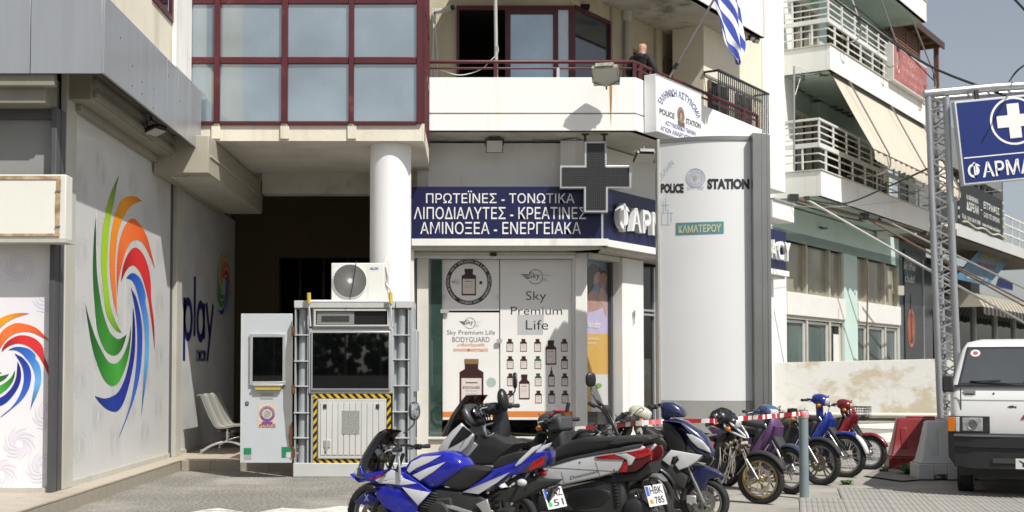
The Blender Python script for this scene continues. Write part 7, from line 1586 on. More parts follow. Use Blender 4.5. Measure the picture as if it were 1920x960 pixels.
# tank, seat, tail
tk = MB(); pillow(tk, pp([(430, 668), (470, 605), (540, 562), (680, 538), (760, 548), (830, 588), (862, 640), (830, 685), (705, 780), (620, 806), (540, 742), (450, 706)], .10), -.145, .145, .075); tk.build('fuel_tank', blue_p, B.t, smooth=70)
side([(452, 672), (485, 612), (560, 578), (690, 568), (600, 620), (520, 655), (470, 690)], white_p, 'tank_flash', .149, .008, .002, off=.15); side([(492, 705), (600, 655), (722, 612), (640, 680), (542, 742)], white_p, 'tank_flash', .151, .008, .002, off=.15)
st_ = MB(); pillow(st_, pp([(690, 772), (770, 700), (860, 644), (960, 652), (1052, 668), (1010, 704), (900, 790), (820, 812)], .10), -.12, .12, .03); st_.build('seat', seat_m, B.t, smooth=60)
st_ = MB(); pillow(st_, pp([(1040, 625), (1100, 575), (1200, 545), (1300, 536), (1285, 600), (1160, 652), (1060, 668)], .09), -.10, .10, .03); st_.build('pillion_seat', seat_m, B.t, smooth=60)
tl = MB(); pillow(tl, pp([(838, 826), (1000, 715), (1060, 662), (1230, 604), (1350, 548), (1425, 538), (1418, 590), (1388, 645), (1290, 692), (1170, 706), (955, 836)], .10), -.115, .115, .02); tl.build('tail_fairing', blue_p, B.t, smooth=50)
side([(838, 822), (1168, 684), (1080, 755), (950, 836)], white_p, 'tail_flash', .119, .006, .001, off=.12)
side([(1200, 640), (1230, 600), (1322, 512), (1388, 488), (1372, 520), (1342, 536), (1242, 626), (1210, 645)], white_p, 'grab_rail', .125, .03, .008, off=.12)
side([(1236, 682), (1302, 622), (1416, 558), (1404, 640), (1290, 690)], M('light_trim', (.05, .05, .055), rough=.3), 'light_surround', .118, .04, .005, off=.12); side([(1290, 668), (1320, 622), (1408, 572), (1398, 632), (1310, 676)], red_l, 'tail_light', .122, .02, .004, off=.12)
q = B.p(O1[0]+1415*K1, O1[1]+600*K1, 0); MB().ell((q[0]+.03, 0, q[1]), (.05, .10, .045), None, 14, 9, n=3).build('tail_light', red_l, B.t, smooth=60)
side([(640, 800), (820, 815), (960, 850), (1000, 880), (990, 960), (600, 990), (560, 900), (620, 840)], blk_m, 'side_cover', .11, .22, .03, both=False)
side([(1040, 880), (1160, 790), (1290, 715), (1380, 735), (1500, 740), (1440, 785), (1390, 800), (1300, 850), (1200, 900)], blk_m, 'rear_mudguard', .07, .14, .02, both=False)
for u, v, y_ in ((1250, 757, .17), (1390, 690, -.10)):
    q = B.p(O1[0]+u*K1, O1[1]+v*K1, y_); o = MB().ell((q[0], y_, q[1]), (.045, .035, .032), None, 14, 9).build('indicator', clear_l if y_ > 0 else red_l, B.t, smooth=60); MB().tube([(q[0]+.01, y_, q[1]), (q[0]+.05, y_*.4, q[1]+.01)], .012, 6).build('stalk', blk, o)
# plate at the tail, facing back
q = B.p(O1[0]+1478*K1, O1[1]+862*K1, 0); pn = Vector((-.97, .05, .35)); MB().cbox((q[0]+.02, 0, q[1]+.02), (.03, .14, .14), RY(-.35)).build('plate_bracket', blk, B.t, bevel=.004)
numplate(B, (q[0], 0, q[1]), (-.72, .52, .34), (.2, .0, 1), .19, .175, 'NMZ', '51', M('sticker_green', (.02, .45, .10)))
engine(B, -.02, .36, 1.15, blk_m); tubep(B, [(.28, -.1, .4), (.2, -.12, .24), (-.3, -.14, .2)], .022, dark_metal, 'exhaust'); tubep(B, [(-.3, -.16, .2), (-.75, -.18, .42)], .05, blk_m, 'silencer')
for s_ in (1, -1): MB().tube([(-.12, s_*.10, .42), (RX_, s_*.10, .295)], .024, 6).build('swingarm', alu, B.t, smooth=50)
m = MB(); pillow(m, pp([(930, 905), (1010, 870), (1035, 960), (990, 985), (960, 940)], .14), .12, .145, .008); m.build('foot_bracket', alu, B.t, smooth=40)
for u, v in ((150, 700), (300, 690), (470, 700), (560, 800), (300, 850), (470, 930), (1065, 690), (1210, 640), (1330, 680)):
    q = B.p(O1[0]+u*K1, O1[1]+v*K1, .18); MB().lathe([(.001, 0), (.007, 0), (.007, -.006)], (q[0], .183 if u < 700 else .13, q[1]), 'y', 8).build('screw', dark_metal, B.t)
for k_ in range(3): tubep(B, smooth_path([(.40, .10-.05*k_, .93), (.50, .13-.06*k_, .88-.02*k_), (.45, .12-.05*k_, .74), (.36, .1, .60)], 4), .006, blk_m, 'cable', seg=5)
for k_ in range(7): MB().cbox((.06, 0, .40+k_*.022), (.20, .27, .008), RY(-.15)).build('cooling_fin', eng_m, B.t)
# bars, mirror
hbp = B.p(O1[0]+440*K1, O1[1]+500*K1, 0)
handlebar(B, hbp[0]+.02, hbp[1]+.0, .33, -.02, .09); 
for s_ in (1, -1): MB().cbox((hbp[0]+.03, s_*.17, hbp[1]-.02), (.05, .06, .05), RZ(.4)).build('master_cylinder', M('cylinder_grey', (.3, .28, .27), rough=.4, metal=.5), B.t, bevel=.008)
MB().tube(smooth_path([(hbp[0]+.05, .2, hbp[1]), (hbp[0]+.10, .19, hbp[1]-.1), (hbp[0]+.06, .17, hbp[1]-.22)], 4), .007, 5).build('hose', dark_metal, B.t, smooth=60)
mb_ = B.p(425*K1+O1[0], 415*K1+O1[1], -.1); mt = B.p(505*K1+O1[0], 262*K1+O1[1], -.25); mirror(B, (mb_[0], -.12, mb_[1]), (mt[0], -.25, mt[1]-.03), M('mirror_dark', (.05, .05, .06), rough=.3), sz=(.075, .085), rz_=-.2)
m = MB(); m.ell((lambda q: (q[0], .21, q[1]))(B.p(O1[0]+195*K1, O1[1]+792*K1, .2)), (.075, .028, .03)); m.build('indicator', blk, B.t, smooth=60)
q = B.p(O1[0]+395*K1, O1[1]+640*K1, .17); MB().tube([(q[0], .17, q[1]+.08), (q[0]-.02, .19, q[1]), (q[0]-.03, .19, q[1]-.12)], .011, 6).build('clutch_lever', alu, B.t)
B.end()

# ---------- 2: silver and black maxi scooter ----------
B = Bike('maxi_scooter', 'silver and black maxi scooter with dark windscreen, red tail lights and plate 785', .79, 11.82, 180-25, 'scooter')
def side2(pts, mat, name, y=.2, th=.03, r=.012, O=(1000, 680), K=.29167, both=True, sm=50, lab=None):
    Q = B.P(pts, y, O, K)
    for s_ in ((1, -1) if both else (1,)): m = MB(); pillow(m, Q, min(s_*(y-th), s_*y), max(s_*(y-th), s_*y), r); m.build(name, mat, B.t, smooth=sm)
pearl = M('pearl_white_paint', (.60, .60, .60), rough=.32, var=.05, vs=3, coat=.5, stain=(.45, .43, .40), st=(.6, .8), ss=5)
ra = B.p(1203, 958, 0); RXR = ra[0]
wheel(B, RXR, .30, .13, M('white_rim_edge', (.5, .5, .5), rough=.4), 'cast', disc=.09, n=5); wheel(B, RXR+1.56, .29, .12, silver_r, 'cast', disc=.08, n=5)
side2([(60, 670), (110, 655), (230, 620), (390, 590), (560, 570), (700, 535), (715, 545), (700, 570), (600, 640), (545, 700), (430, 735), (180, 790), (60, 740)], pearl, 'rear_panel', .20, .05, .018)
side2([(60, 748), (180, 792), (400, 758), (180, 815), (20, 800)], M('dirty_alloy', (.38, .36, .33), rough=.5, metal=.4), 'lower_trim', .185, .03, .006)
side2([(395, 605), (520, 585), (660, 565), (740, 545), (756, 580), (750, 620), (690, 680), (655, 700), (548, 708), (580, 625), (410, 618)], M('light_housing', (.10, .01, .012), rough=.3), 'tail_light_housing', .203, .04, .008)
side2([(395, 605), (520, 586), (600, 580), (585, 622), (410, 618)], red_l, 'tail_light', .209, .012, .004); side2([(600, 578), (680, 560), (740, 548), (754, 590), (700, 612), (655, 620), (640, 600)], red_l, 'tail_light', .211, .012, .004); side2([(550, 705), (582, 640), (612, 632), (600, 702)], red_l, 'tail_light', .209, .012, .004)
side2([(520, 590), (600, 584), (655, 610), (632, 655), (608, 662), (600, 625), (560, 604)], clear_l, 'indicator', .213, .010, .003)
q = B.p(1000+745*.29167, 680+600*.29167, 0); MB().ell((q[0]+.05, 0, q[1]), (.07, .15, .06), None, 16, 9, n=3).build('tail_light', red_l, B.t, smooth=60)
m = MB(); pillow(m, B.P([(20, 660), (60, 600), (130, 560), (250, 500), (330, 480), (470, 480), (620, 470), (740, 470), (755, 488), (700, 520), (560, 545), (400, 570), (220, 610), (90, 650)], .1, (1000, 680), .29167), -.17, .17, .035); m.build('seat', seat_m, B.t, smooth=60)
side2([(480, 520), (560, 478), (740, 474), (756, 490), (720, 508), (600, 515), (540, 530)], M('grab_black', (.05, .05, .05), rough=.35, coat=.2), 'grab_rail', .19, .03, .01)
side2([(90, 655), (220, 612), (400, 575), (560, 548), (700, 525), (690, 545), (540, 572), (300, 612), (110, 668)], M('trim_grey', (.05, .05, .052), rough=.5), 'seat_trim', .205, .03, .004)
lettering('Downtown', lambda a_, c_: Vector((lambda q: (q[0], .2025, q[1]))(B.p(1000+(238+180*a_)*.29167, 680+(752-22*c_-44*a_)*.29167, .2025))), M('decal_dark', (.05, .05, .05)), B.t, .0)
side2([(545, 712), (660, 700), (750, 640), (755, 700), (690, 760), (560, 770), (430, 760)], blk, 'under_tail', .17, .34, .02, both=False)
# swingarm, filter box, shock, fender, plate
side2([(200, 830), (280, 790), (420, 790), (500, 820), (510, 880), (440, 940), (260, 960), (205, 900)], blk, 'air_box', .17, .14, .05, both=False); side2([(30, 850), (200, 830), (220, 960), (20, 960)], blk_m, 'belly', .16, .3, .03, both=False)
q = B.p(1000+533*.29167, 680+860*.29167, .14)
sp_ = MB(); sp_.tube([(q[0]+.02, .14, .70), (q[0]-.02, .14, .32)], .022, 8); o = sp_.build('shock', dark_metal, B.t, smooth=50)
for i in range(9): MB().lathe([(.034, 0), (.034, .012)], (q[0]+.015-.004*i, .14, .62-i*.03), 'z', 12).build('spring_coil', M('spring_black', (.03, .03, .03), rough=.4), o)
MB().ell((RXR-.0, .16, .36), (.12, .05, .10), None, 14, 9).build('silencer_cap', dark_metal, B.t, smooth=60)
side2([(560, 770), (680, 700), (800, 720), (840, 765), (780, 752), (700, 742), (620, 800), (600, 850)], M('guard_grey', (.14, .14, .14), rough=.3, coat=.3), 'rear_mudguard', .07, .14, .02, both=False)
q = B.p(1000+752*.29167, 680+850*.29167, .15); numplate(B, (q[0]-.05, .15, q[1]), (-.70, .55, .30), (.15, .0, 1), .19, .185, 'HBK', '785', M('sticker_orange', (.60, .25, .04))); MB().cbox((q[0]+.03, .10, q[1]+.09), (.1, .12, .06)).build('plate_bracket', blk, B.t, bevel=.008)
# front: screen, dash, silver cheeks, legshield
s1 = lambda pts, mat, name, y, th, r, both=True: side2(pts, mat, name, y, th, r, O1, K1, both)
s1([(665, 530), (700, 470), (760, 400), (826, 345), (850, 372), (915, 430), (905, 475), (830, 545), (770, 590), (700, 560)], pearl, 'front_panel', .21, .05, .016)
s1([(738, 520), (760, 470), (840, 365), (905, 415), (880, 440), (800, 490)], blk, 'panel_inset', .215, .02, .004)
side2([(905, 430), (1060, 420), (1150, 470), (1200, 490), (1130, 560), (1050, 640), (860, 640), (850, 560), (905, 480)], blk_m, 'legshield', .17, .34, .04, O1, K1, False)
# windscreen
sw = MB(); ns = [B.p(O1[0]+x*K1, O1[1]+y*K1, 0) for x, y in ((712, 435), (780, 300), (862, 160), (1005, 128))]
ns = [B.p(O1[0]+x*K1, O1[1]+y*K1, 0) for x, y in ((715, 430), (770, 310), (830, 215), (880, 150))]
V = []; prof2 = smooth_path(ns, 4)
for i, (x, z_) in enumerate(prof2):
    f_ = i/(len(prof2)-1); w_ = .23-.03*f_
    for j in range(n_+1): a_ = math.pi*(j/n_-.5)*.9; V.append((x-.14*(1-math.cos(a_)), w_*math.sin(a_), z_+.0))
sw.add(V, [(i*(n_+1)+j, i*(n_+1)+j+1, (i+1)*(n_+1)+j+1, (i+1)*(n_+1)+j) for i in range(len(prof2)-1) for j in range(n_)]); sw.build('windscreen', MG('brown_screen', '40342f', .07, rough=.05, base='17110f', film=.72), B.t, smooth=60)
q = B.p(O1[0]+930*K1, O1[1]+290*K1, 0)
MB(T(q[0]+.02, 0, q[1]) @ RY(-1.05)).ell((0, 0, 0), (.12, .20, .05), None, 20, 9, n=3).build('dash', M('dash_dark', (.05, .05, .05), rough=.4, coat=.2), B.t, smooth=50)
for i, (y_, r_) in enumerate(((.11, .055), (.0, .05), (-.11, .055))):
    o = MB(T(q[0]+.0, y_, q[1]+.0) @ RY(-1.05)).lathe([(.001, .05), (r_, .05), (r_+.006, .075), (r_-.004, .077), (r_-.005, .06), (.001, .058)], (0, 0, 0), 'z', 22).build('dial', blk, B.t, smooth=40)
    MB(T(q[0], y_, q[1]) @ RY(-1.05)).lathe([(r_-.006, .066), (r_+.002, .080), (r_+.004, .078), (r_-.004, .064)], (0, 0, 0), 'z', 22).build('dial_rim', chr_, o, smooth=50)
hb2 = B.p(O1[0]+1100*K1, O1[1]+230*K1, 0)
handlebar(B, hb2[0]+.06, hb2[1]-.02, .34, .02, .10); MB().ell((hb2[0]+.05, 0, hb2[1]-.02), (.10, .15, .06), None, 16, 9, n=2.6).build('handlebar_cover', blk_m, B.t, smooth=60)
MB().sweep([(hb2[0]+.0, hb2[1]-.04, .16, .12), (hb2[0]-.01, hb2[1]-.2, .20, .16), (hb2[0]+.02, hb2[1]-.38, .30, .18)]).build('column_cover', blk, B.t, smooth=60)
mb_ = B.p(O1[0]+1135*K1, O1[1]+150*K1, -.2); mt = B.p(O1[0]+1190*K1, O1[1]+50*K1, -.3); mirror(B, (mb_[0], -.26, mb_[1]-.03), (mt[0], -.34, mt[1]-.03), blk, sz=(.075, .08), rz_=.5)
MB().ell((lambda q_: (q_[0], .12, q_[1]))(B.p(O1[0]+1120*K1, O1[1]+185*K1, .12)), (.05, .07, .11), RY(.2), 14, 9).build('mirror_shell', blk, B.t, smooth=60)
MB().tube(smooth_path([(hb2[0]+.03, .1, hb2[1]-.15), (hb2[0]+.09, .16, hb2[1]-.18), (hb2[0]+.06, .17, hb2[1]-.27), (hb2[0]+.0, .14, hb2[1]-.24)], 4), .012, 6).build('helmet_hook', chr_, B.t, smooth=50)
for (a_, c_) in (((60, 672), (540, 700)), ((180, 700), (200, 785)), ((400, 640), (430, 735))):
    q0, q1 = B.p(1000+a_[0]*.29167, 680+a_[1]*.29167, .2), B.p(1000+c_[0]*.29167, 680+c_[1]*.29167, .2); MB().tube([(q0[0], .2005, q0[1]), (q1[0], .2005, q1[1])], .0022, 4).build('panel_gap', M('gap_dark', (.05, .05, .05)), B.t)
for u, v in ((90, 690), (170, 760), (300, 640), (520, 690), (420, 742)): q = B.p(1000+u*.29167, 680+v*.29167, .2); MB().lathe([(.001, 0), (.007, 0), (.007, -.006)], (q[0], .205, q[1]), 'y', 8).build('screw', dark_metal, B.t)
for k_ in range(4): tubep(B, smooth_path([(hb2[0]+.06, .2-.1*k_, hb2[1]), (hb2[0]+.16, .16-.08*k_, hb2[1]+.02), (hb2[0]+.12, .1-.05*k_, hb2[1]-.15)], 4), .006, blk_m, 'cable', seg=5)
fender(B, RXR+1.56, .29, .325, 20, 150, .16, pearl); fork(B, RXR+1.56, .29, RXR+1.36, .75, mat=dark_metal)
MB().sweep([(RXR+1.72, .62, .20, .16), (RXR+1.70, .75, .34, .2), (RXR+1.58, .92, .40, .2)]).build('nose', pearl, B.t, smooth=60)
m = MB(); m.box(RXR+.55, RXR+1.35, -.19, .19, .22, .30); m.build('floorboard', blk_m, B.t, bevel=.03); MB().box(RXR+.1, RXR+.75, -.16, .16, .28, .62).build('body_core', blk_m, B.t, bevel=.04)
B.end()

# ---------- generic small motorbikes ----------
def underbone(name, label, u, Zw, ang, paint, R=.29, rim=silver_r, style='spoke', n=5, disc=None, discm=None, basket=False, cream=False, fend=None, lights=clear_l, seatc=None, st=0., grips=blk_m, shield=True, plate=None, cowl=None, wb=1.22, dirty=None, bare=False, mirrors=False, cat='motorbike', hb_z=.0, w=.09):
    """front wheel centre seen at column u at depth Zw; heads along ang"""
    a = math.radians(ang); fx_ = (u-UC)/FPX*Zw; k = wb/2
    b = Bike(name, label, fx_-k*math.cos(a), Zw-k*math.sin(a), ang, cat); G = T(k, 0, 0) @ RZ(st) @ T(-k, 0, 0); G = T(k-.09, 0, 0) @ RZ(st) @ T(-k+.09, 0, 0); G2 = G @ T(-.15, 0, 0); H2 = T(-.13, 0, 0)
    wheel(b, k, R, w, rim, style, G, disc, n, discm); wheel(b, -k, R, w*1.1, rim, style, I4, None, n)
    fork(b, k, R, k-.38, .88, G, chr_ if not bare else dark_metal, .07, .014, low=M('fork_alloy', (.35, .35, .34), rough=.35, metal=.8))
    fender(b, k, R, R+.045, 20, 175, .12, fend or paint, G)
    if not bare:
        m = MB(G); m.sweep([(k+.02, R+.10, .10, .05), (k-.10, R+.22, .13, .07), (k-.20, R+.36, .17, .08), (k-.31, .82, .18, .08)]); m.build('fork_cover', dirty or blk_m, b.t, smooth=60)
    hx, hz_ = k-.29, .98+hb_z
    handlebar(b, hx, hz_, .32, .02, .08, G2, grips)
    if cowl is None: cowl = paint
    MB(G2).sweep([(k-.22, .80, .08, .08), (k-.26, .90, .09, .10), (hx+.02, hz_, .10, .10)]).build('steering_column', cowl if cowl else blk, b.t, smooth=60)
    if cowl:
        MB(G2).ell((hx+.05, 0, hz_+.02), (.13, .12, .085), RY(.25), 18, 11, n=2.5).build('headlight_cowl', cowl, b.t, smooth=60)
        for s_ in (1, -1): MB(G2).sweep([(hx+.02, hz_+.01, .06, .06, s_*.11), (hx+.0, hz_+.02, .12, .05, s_*.17)]).build('cowl_wing', cowl, b.t, smooth=60)
        MB(G2).ell((hx+.145, 0, hz_-.005), (.04, .075, .06), RY(.25), 16, 9, n=2.6).build('headlight', lights, b.t, smooth=60)
    else:
        MB(G2).lathe([(.001, .10), (.07, .085), (.085, .07), (.08, .02), (.04, -.03)], (hx+.06, 0, hz_-.06), 'x', 18).build('headlight', chr_, b.t, smooth=50); MB(G2).lathe([(.001, .105), (.072, .092)], (hx+.06, 0, hz_-.06), 'x', 18).build('lens', lights, b.t, smooth=50)
        MB(G2).lathe([(.001, .06), (.04, .06), (.042, .0)], (hx-.0, .05, hz_+.02), 'z', 14).build('dial', blk, b.t); MB(G2).lathe([(.001, .06), (.04, .06), (.042, .0)], (hx-.0, -.05, hz_+.02), 'z', 14).build('dial', blk, b.t)
    for s_ in (1, -1): o = MB(G2).ell((hx+.10, s_*.15, hz_-.06), (.035, .03, .03), None, 10, 7).build('indicator', amber_l, b.t, smooth=60)
    if mirrors: mirror(b, (hx-.03, .22, hz_+.03), (hx-.04, .30, hz_+.23), M0=G2); mirror(b, (hx-.03, -.22, hz_+.03), (hx-.04, -.30, hz_+.23), M0=G2)
    if shield:
        for s_ in (1, -1):
            m = MB(H2); m.sweep([(k-.20, .80, .05, .06, s_*.10), (k-.24, .66, .09, .07, s_*.15), (k-.33, .50, .11, .09, s_*.18), (k-.42, .36, .10, .10, s_*.18), (k-.46, .28, .06, .06, s_*.16)], n=2.4); m.build('legshield', paint, b.t, smooth=60)
        MB(H2).sweep([(k-.15, .95, .14, .06), (k-.13, .86, .24, .10), (k-.17, .76, .32, .11), (k-.24, .64, .36, .11), (k-.33, .50, .34, .09), (k-.38, .42, .22, .05)], n=2.4).build('front_apron', paint, b.t, smooth=60)
        MB().sweep([(k-.21, .86, .16, .10), (k-.26, .70, .18, .12), (k-.36, .55, .16, .12), (k-.50, .46, .15, .12), (0, .46, .16, .12), (-.1, .58, .2, .16)]).build('frame_cover', dirty or paint, b.t, smooth=60)
    else: tubep(b, smooth_path([(k-.25, 0, .86), (k-.35, 0, .62), (k-.5, 0, .42), (0, 0, .38), (-.15, 0, .62)], 4), .025, dark_metal, 'frame_tube')
    sm_ = seatc or seat_m
    MB().sweep([(.06, .73, .14, .05), (-.02, .76, .22, .09), (-.2, .775, .27, .10), (-.42, .80, .26, .10), (-.62, .835, .22, .09), (-.74, .845, .14, .05)], n=2.8).build('seat', sm_, b.t, smooth=60)
    for s_ in (1, -1):
        m = MB(); P_ = [(.04, .70), (-.2, .73), (-.5, .755), (-.78, .81), (-.84, .78), (-.70, .68), (-.45, .58), (-.2, .48), (-.02, .46), (.05, .56)]; pillow(m, P_, min(s_*.07, s_*.13), max(s_*.07, s_*.13), .02); m.build('side_panel', paint if not bare else blk_m, b.t, smooth=50)
    MB().ell((-.83, 0, .76), (.04, .07, .045), None, 12, 7).build('tail_light', red_l, b.t, smooth=60)
    fender(b, -k, R, R+.05, 10, 150, .13, blk_m, name='rear_mudguard'); tubep(b, [(-.62, .12, .84), (-.86, .09, .87), (-.86, -.09, .87), (-.62, -.12, .84)], .011, chr_, 'grab_rail')
    engine(b, .02, .33, .9); tubep(b, smooth_path([(.2, -.08, .3), (.12, -.13, .2), (-.2, -.14, .2), (-.45, -.15, .26)], 4), .016, chr_, 'exhaust'); tubep(b, [(-.42, -.15, .26), (-.86, -.16, .36)], .038, chr_ if not bare else rusty, 'silencer')
    for s_ in (1, -1): tubep(b, [(-k, s_*.10, R), (-k+.12, s_*.11, .68)], .014, dark_metal, 'shock'); tubep(b, [(-k, s_*.08, R), (-.1, s_*.09, .32)], .016, dark_metal, 'swingarm')
    tubep(b, [(-.02, .12, .28), (-.02, .30, .02)], .010, dark_metal, 'side_stand'); tubep(b, [(.1, .2, .26), (.1, -.2, .26)], .014, blk_m, 'footrest')
    if plate: numplate(b, (-.90, 0, .56), (-.95, 0, .3), (.3, 0, 1), .18, .12, plate[0], plate[1])
    for s_ in (1, -1):
        tubep(b, smooth_path([(hx+.04, s_*.16, hz_), (hx+.13, s_*.11, hz_-.05), (hx+.12, s_*.06, hz_-.22), (k-.16, s_*.07, .62)], 4), .006, blk_m, 'cable', G2, 5)
        tubep(b, smooth_path([(hx+.02, s_*.20, hz_+.01), (hx+.10, s_*.16, hz_+.09), (hx+.12, s_*.05, hz_+.02), (hx+.05, 0, hz_-.1)], 4), .005, dark_metal, 'cable', G2, 5)
        MB().cbox((.12, s_*.13, .42), (.26, .05, .22), RY(.3)).build('engine_cover', blk_m, b.t, bevel=.02); tubep(b, [(k-.38, s_*.17, .34), (k-.30, s_*.19, .5), (k-.28, s_*.10, .62)], .010, chr_, 'guard_bar')
    MB(H2).cbox((k-.36, 0, .66), (.08, .30, .34), RY(.35)).build('inner_cover', blk_m, b.t, bevel=.03)
    if basket:
        m = MB(G2); x0, x1, z0, z1 = hx+.14, hx+.42, .78, .99
        for i in range(9): 
            y_ = -.15+.3*i/8; m.tube([(x0, y_, z1), (x0+.03, y_*.8, z0), (x1-.03, y_*.8, z0), (x1, y_, z1)], .0028, 4)
        for i in range(8):
            f_ = i/7; x = x0+(x1-x0)*f_; m.tube([(x, -.15, z1), (x, -.12, z0), (x, .12, z0), (x, .15, z1)], .0028, 4)
        for i in range(6):
            z = z0+(z1-z0)*i/5; e_ = .03*(1-i/5); m.tube([(x0+e_, -.15+e_, z), (x1-e_, -.15+e_, z), (x1-e_, .15-e_, z), (x0+e_, .15-e_, z)], .003, 4, closed=True)
        m.build('basket', dark_metal, b.t)
        m = MB(G2); m.tube([(x0, -.15, z1), (x1, -.15, z1), (x1, .15, z1), (x0, .15, z1)], .007, 6, closed=True); m.build('basket_rim', dark_metal, b.t)
    return b, G
# cables and levers of the far row are part of each bike
navy_p = M('navy_scooter_paint', (.018, .022, .075), rough=.3, var=.1, vs=4, coat=.6)
# 3: black naked motorbike
b, G = underbone('naked_motorbike', 'black naked motorbike with round chrome headlight and raised bars behind the silver scooter', 1208, 13.0, -12, blk, R=.30, rim=silver_r, style='spoke', cowl=False, bare=True, shield=False, fend=blk, wb=1.30, lights=clear_l, hb_z=-.03, w=.09)
m = MB(); m.sweep([(.28, .84, .10, .08), (.18, .88, .24, .20), (.0, .88, .28, .20), (-.12, .82, .2, .12)], n=2.4); m.build('fuel_tank', blk, b.t, smooth=60)
pl_ = b.p(1128, 740, .1); ml = b.p(1112, 712, .3)
mirror(b, (pl_[0]-.05, .24, pl_[1]-.10), (ml[0]-.03, .34, ml[1]-.03), blk, sz=(.06, .075), rz_=-1.0, gl=False)
for s_ in (1, -1): tubep(b, smooth_path([(.38, s_*.05, .92), (.30, s_*.10, 1.08), (.22, s_*.2, 1.20), (.16, s_*.30, 1.23)], 4), .012, blk, 'high_bar'); tubep(b, [(.17, s_*.27, 1.22), (.13, s_*.38, 1.25)], .02, blk_m, 'grip')
MB().ell((.24, .18, 1.17), (.045, .05, .05), None, 12, 7, n=3).build('switch_box', blk_m, b.t, smooth=50); b.end()
# 4: cream scooter
b, G = underbone('cream_scooter', 'cream scooter half hidden behind the black naked motorbike', 1262, 14.6, -20, M('cream_scooter_paint', (.50, .47, .38), rough=.35, coat=.3, var=.08), R=.26, rim=silver_r, style='cast', fend=None, cat='scooter', hb_z=.08); b.end()
# 5: grey handlebar box scooter behind the maxi scooter
b, G = underbone('black_scooter', 'black scooter with boxy bare handlebar and red levers behind the silver one', 972, 13.1, 180-35, blk_m, R=.27, rim=grey_r, style='cast', cat='scooter', cowl=M('faded_black', (.06, .065, .065), rough=.6, var=.2), hb_z=.08)
q = b.p(1050, 795, 0); o = MB().cbox((q[0], 0, q[1]), (.17, .26, .15), RY(.2)).build('instrument_box', M('faded_black'), b.t, bevel=.03); MB().cbox((q[0]-.02, 0, q[1]-.2), (.16, .2, .3), RY(.15)).build('legshield', blk_m, b.t, bevel=.04)
q = b.p(1050, 772, 0); tubep(b, [(q[0], -.12, q[1]), (q[0], .12, q[1]+.01)], .012, M('lever_red', (.45, .01, .05), rough=.35, metal=.3), 'lever'); tubep(b, [(q[0]+.03, -.12, q[1]-.03), (q[0]+.03, .14, q[1]-.03)], .012, M('lever_red'), 'lever'); q = b.p(1058, 763, .05); tubep(b, [(q[0], .0, q[1]-.05), (q[0]-.02, .0, q[1]+.04)], .02, blk_m, 'grip'); b.end()
# 6: dusty scooter seen from behind with a small plate
b, G = underbone('dusty_scooter', 'dusty black scooter seen from behind with a bent small plate, left of the navy scooter', 1120, 14.9, 180-38, M('dusty_black', (.05, .047, .04), rough=.6, var=.3), R=.26, rim=grey_r, style='cast', cat='scooter', seatc=M('dusty_seat', (.075, .066, .05), rough=.8, var=.3, vs=3), cowl=blk_m)
b.end()
B = b; q = B.p(1261, 876, 0)
ob_n = len(bpy.data.objects)
b2 = B; b2.t.location = (0, 0, 0); b2.t.rotation_euler = (0, 0, 0)
numplate(b2, (q[0], .0, q[1]), (-.75, .2, .65), (.6, .1, .8), .19, .13, 'ΖΝ 1', '652'); q2 = B.p(1262, 897, 0); MB().ell((q2[0], 0, q2[1]), (.09, .05, .05), RY(.3), 14, 9).build('tail_light', M('faded_lens', (.20, .19, .20), rough=.2, coat=.4), b2.t, smooth=60); MB().tube([(q[0]+.3, 0, q[1]+.12), (q[0]+.03, 0, q[1]+.02)], .03, 6).build('plate_arm', blk_m, b2.t)
b2.end()
# 7: navy scooter, traced
B = Bike('navy_scooter', 'navy blue scooter with silver side panel and long headlight, standing before the totem', 0, 0, -18, 'scooter')
fxw = (1319-UC)/FPX*13.0; a = B.a; B.o = Vector((fxw-.62*math.cos(a), 13.0-.62*math.sin(a), 0)); O3, K3 = (1200, 700), .2708
def s3(pts, mat, name, y=.1, th=.2, r=.03, both=False, sm=60):
    Q = B.P(pts, -y, O3, K3)
    for s_ in ((-1, 1) if both else (-1,)): m = MB(); y0, y1 = sorted((s_*y, s_*(y-th))); pillow(m, Q, y0, y1, r); m.build(name, mat, B.t, smooth=sm)
wheel(B, .62, .25, .11, silver_r, 'cast', disc=-.07, n=5); wheel(B, -.62, .25, .12, silver_r, 'cast', n=5)
s3([(150, 200), (225, 200), (275, 235), (306, 278), (300, 305), (205, 308), (165, 330), (140, 300), (138, 250)], navy_p, 'handlebar_cowl', .12, .24, .05)
s3([(165, 322), (230, 315), (310, 335), (400, 400), (455, 450), (500, 545), (496, 582), (440, 585), (380, 555), (330, 505), (300, 440), (250, 380)], navy_p, 'front_cover', .15, .30, .07)
s3([(318, 418), (360, 425), (430, 465), (478, 520), (490, 552), (455, 540), (400, 515), (350, 470)], clear_l, 'headlight', .158, .03, .012, True)
s3([(150, 330), (230, 350), (290, 430), (320, 500), (300, 560), (240, 530), (200, 560), (170, 480)], blk, 'inner_legshield', .13, .26, .03)
s3([(150, 600), (215, 530), (300, 545), (432, 568), (385, 615), (330, 650), (268, 672), (240, 630), (268, 600), (255, 575), (225, 580), (205, 640)], pearl, 'side_panel', .17, .03, .010, True)
s3([(364, 640), (440, 640), (520, 670), (592, 722), (540, 722), (480, 735), (462, 770), (458, 812), (405, 792), (365, 710)], navy_p, 'front_mudguard', .07, .14, .02)
s3([(0, 370), (60, 375), (150, 440), (205, 480), (190, 540), (120, 545), (40, 470)], seat_m, 'seat', .13, .26, .04)
fork(B, .62, .25, .42, .70, mat=M('fork_alloy'), w=.08)
s3([(60, 600), (150, 600), (250, 640), (330, 720), (300, 800), (200, 760), (90, 700)], blk_m, 'floorboard', .15, .3, .03)
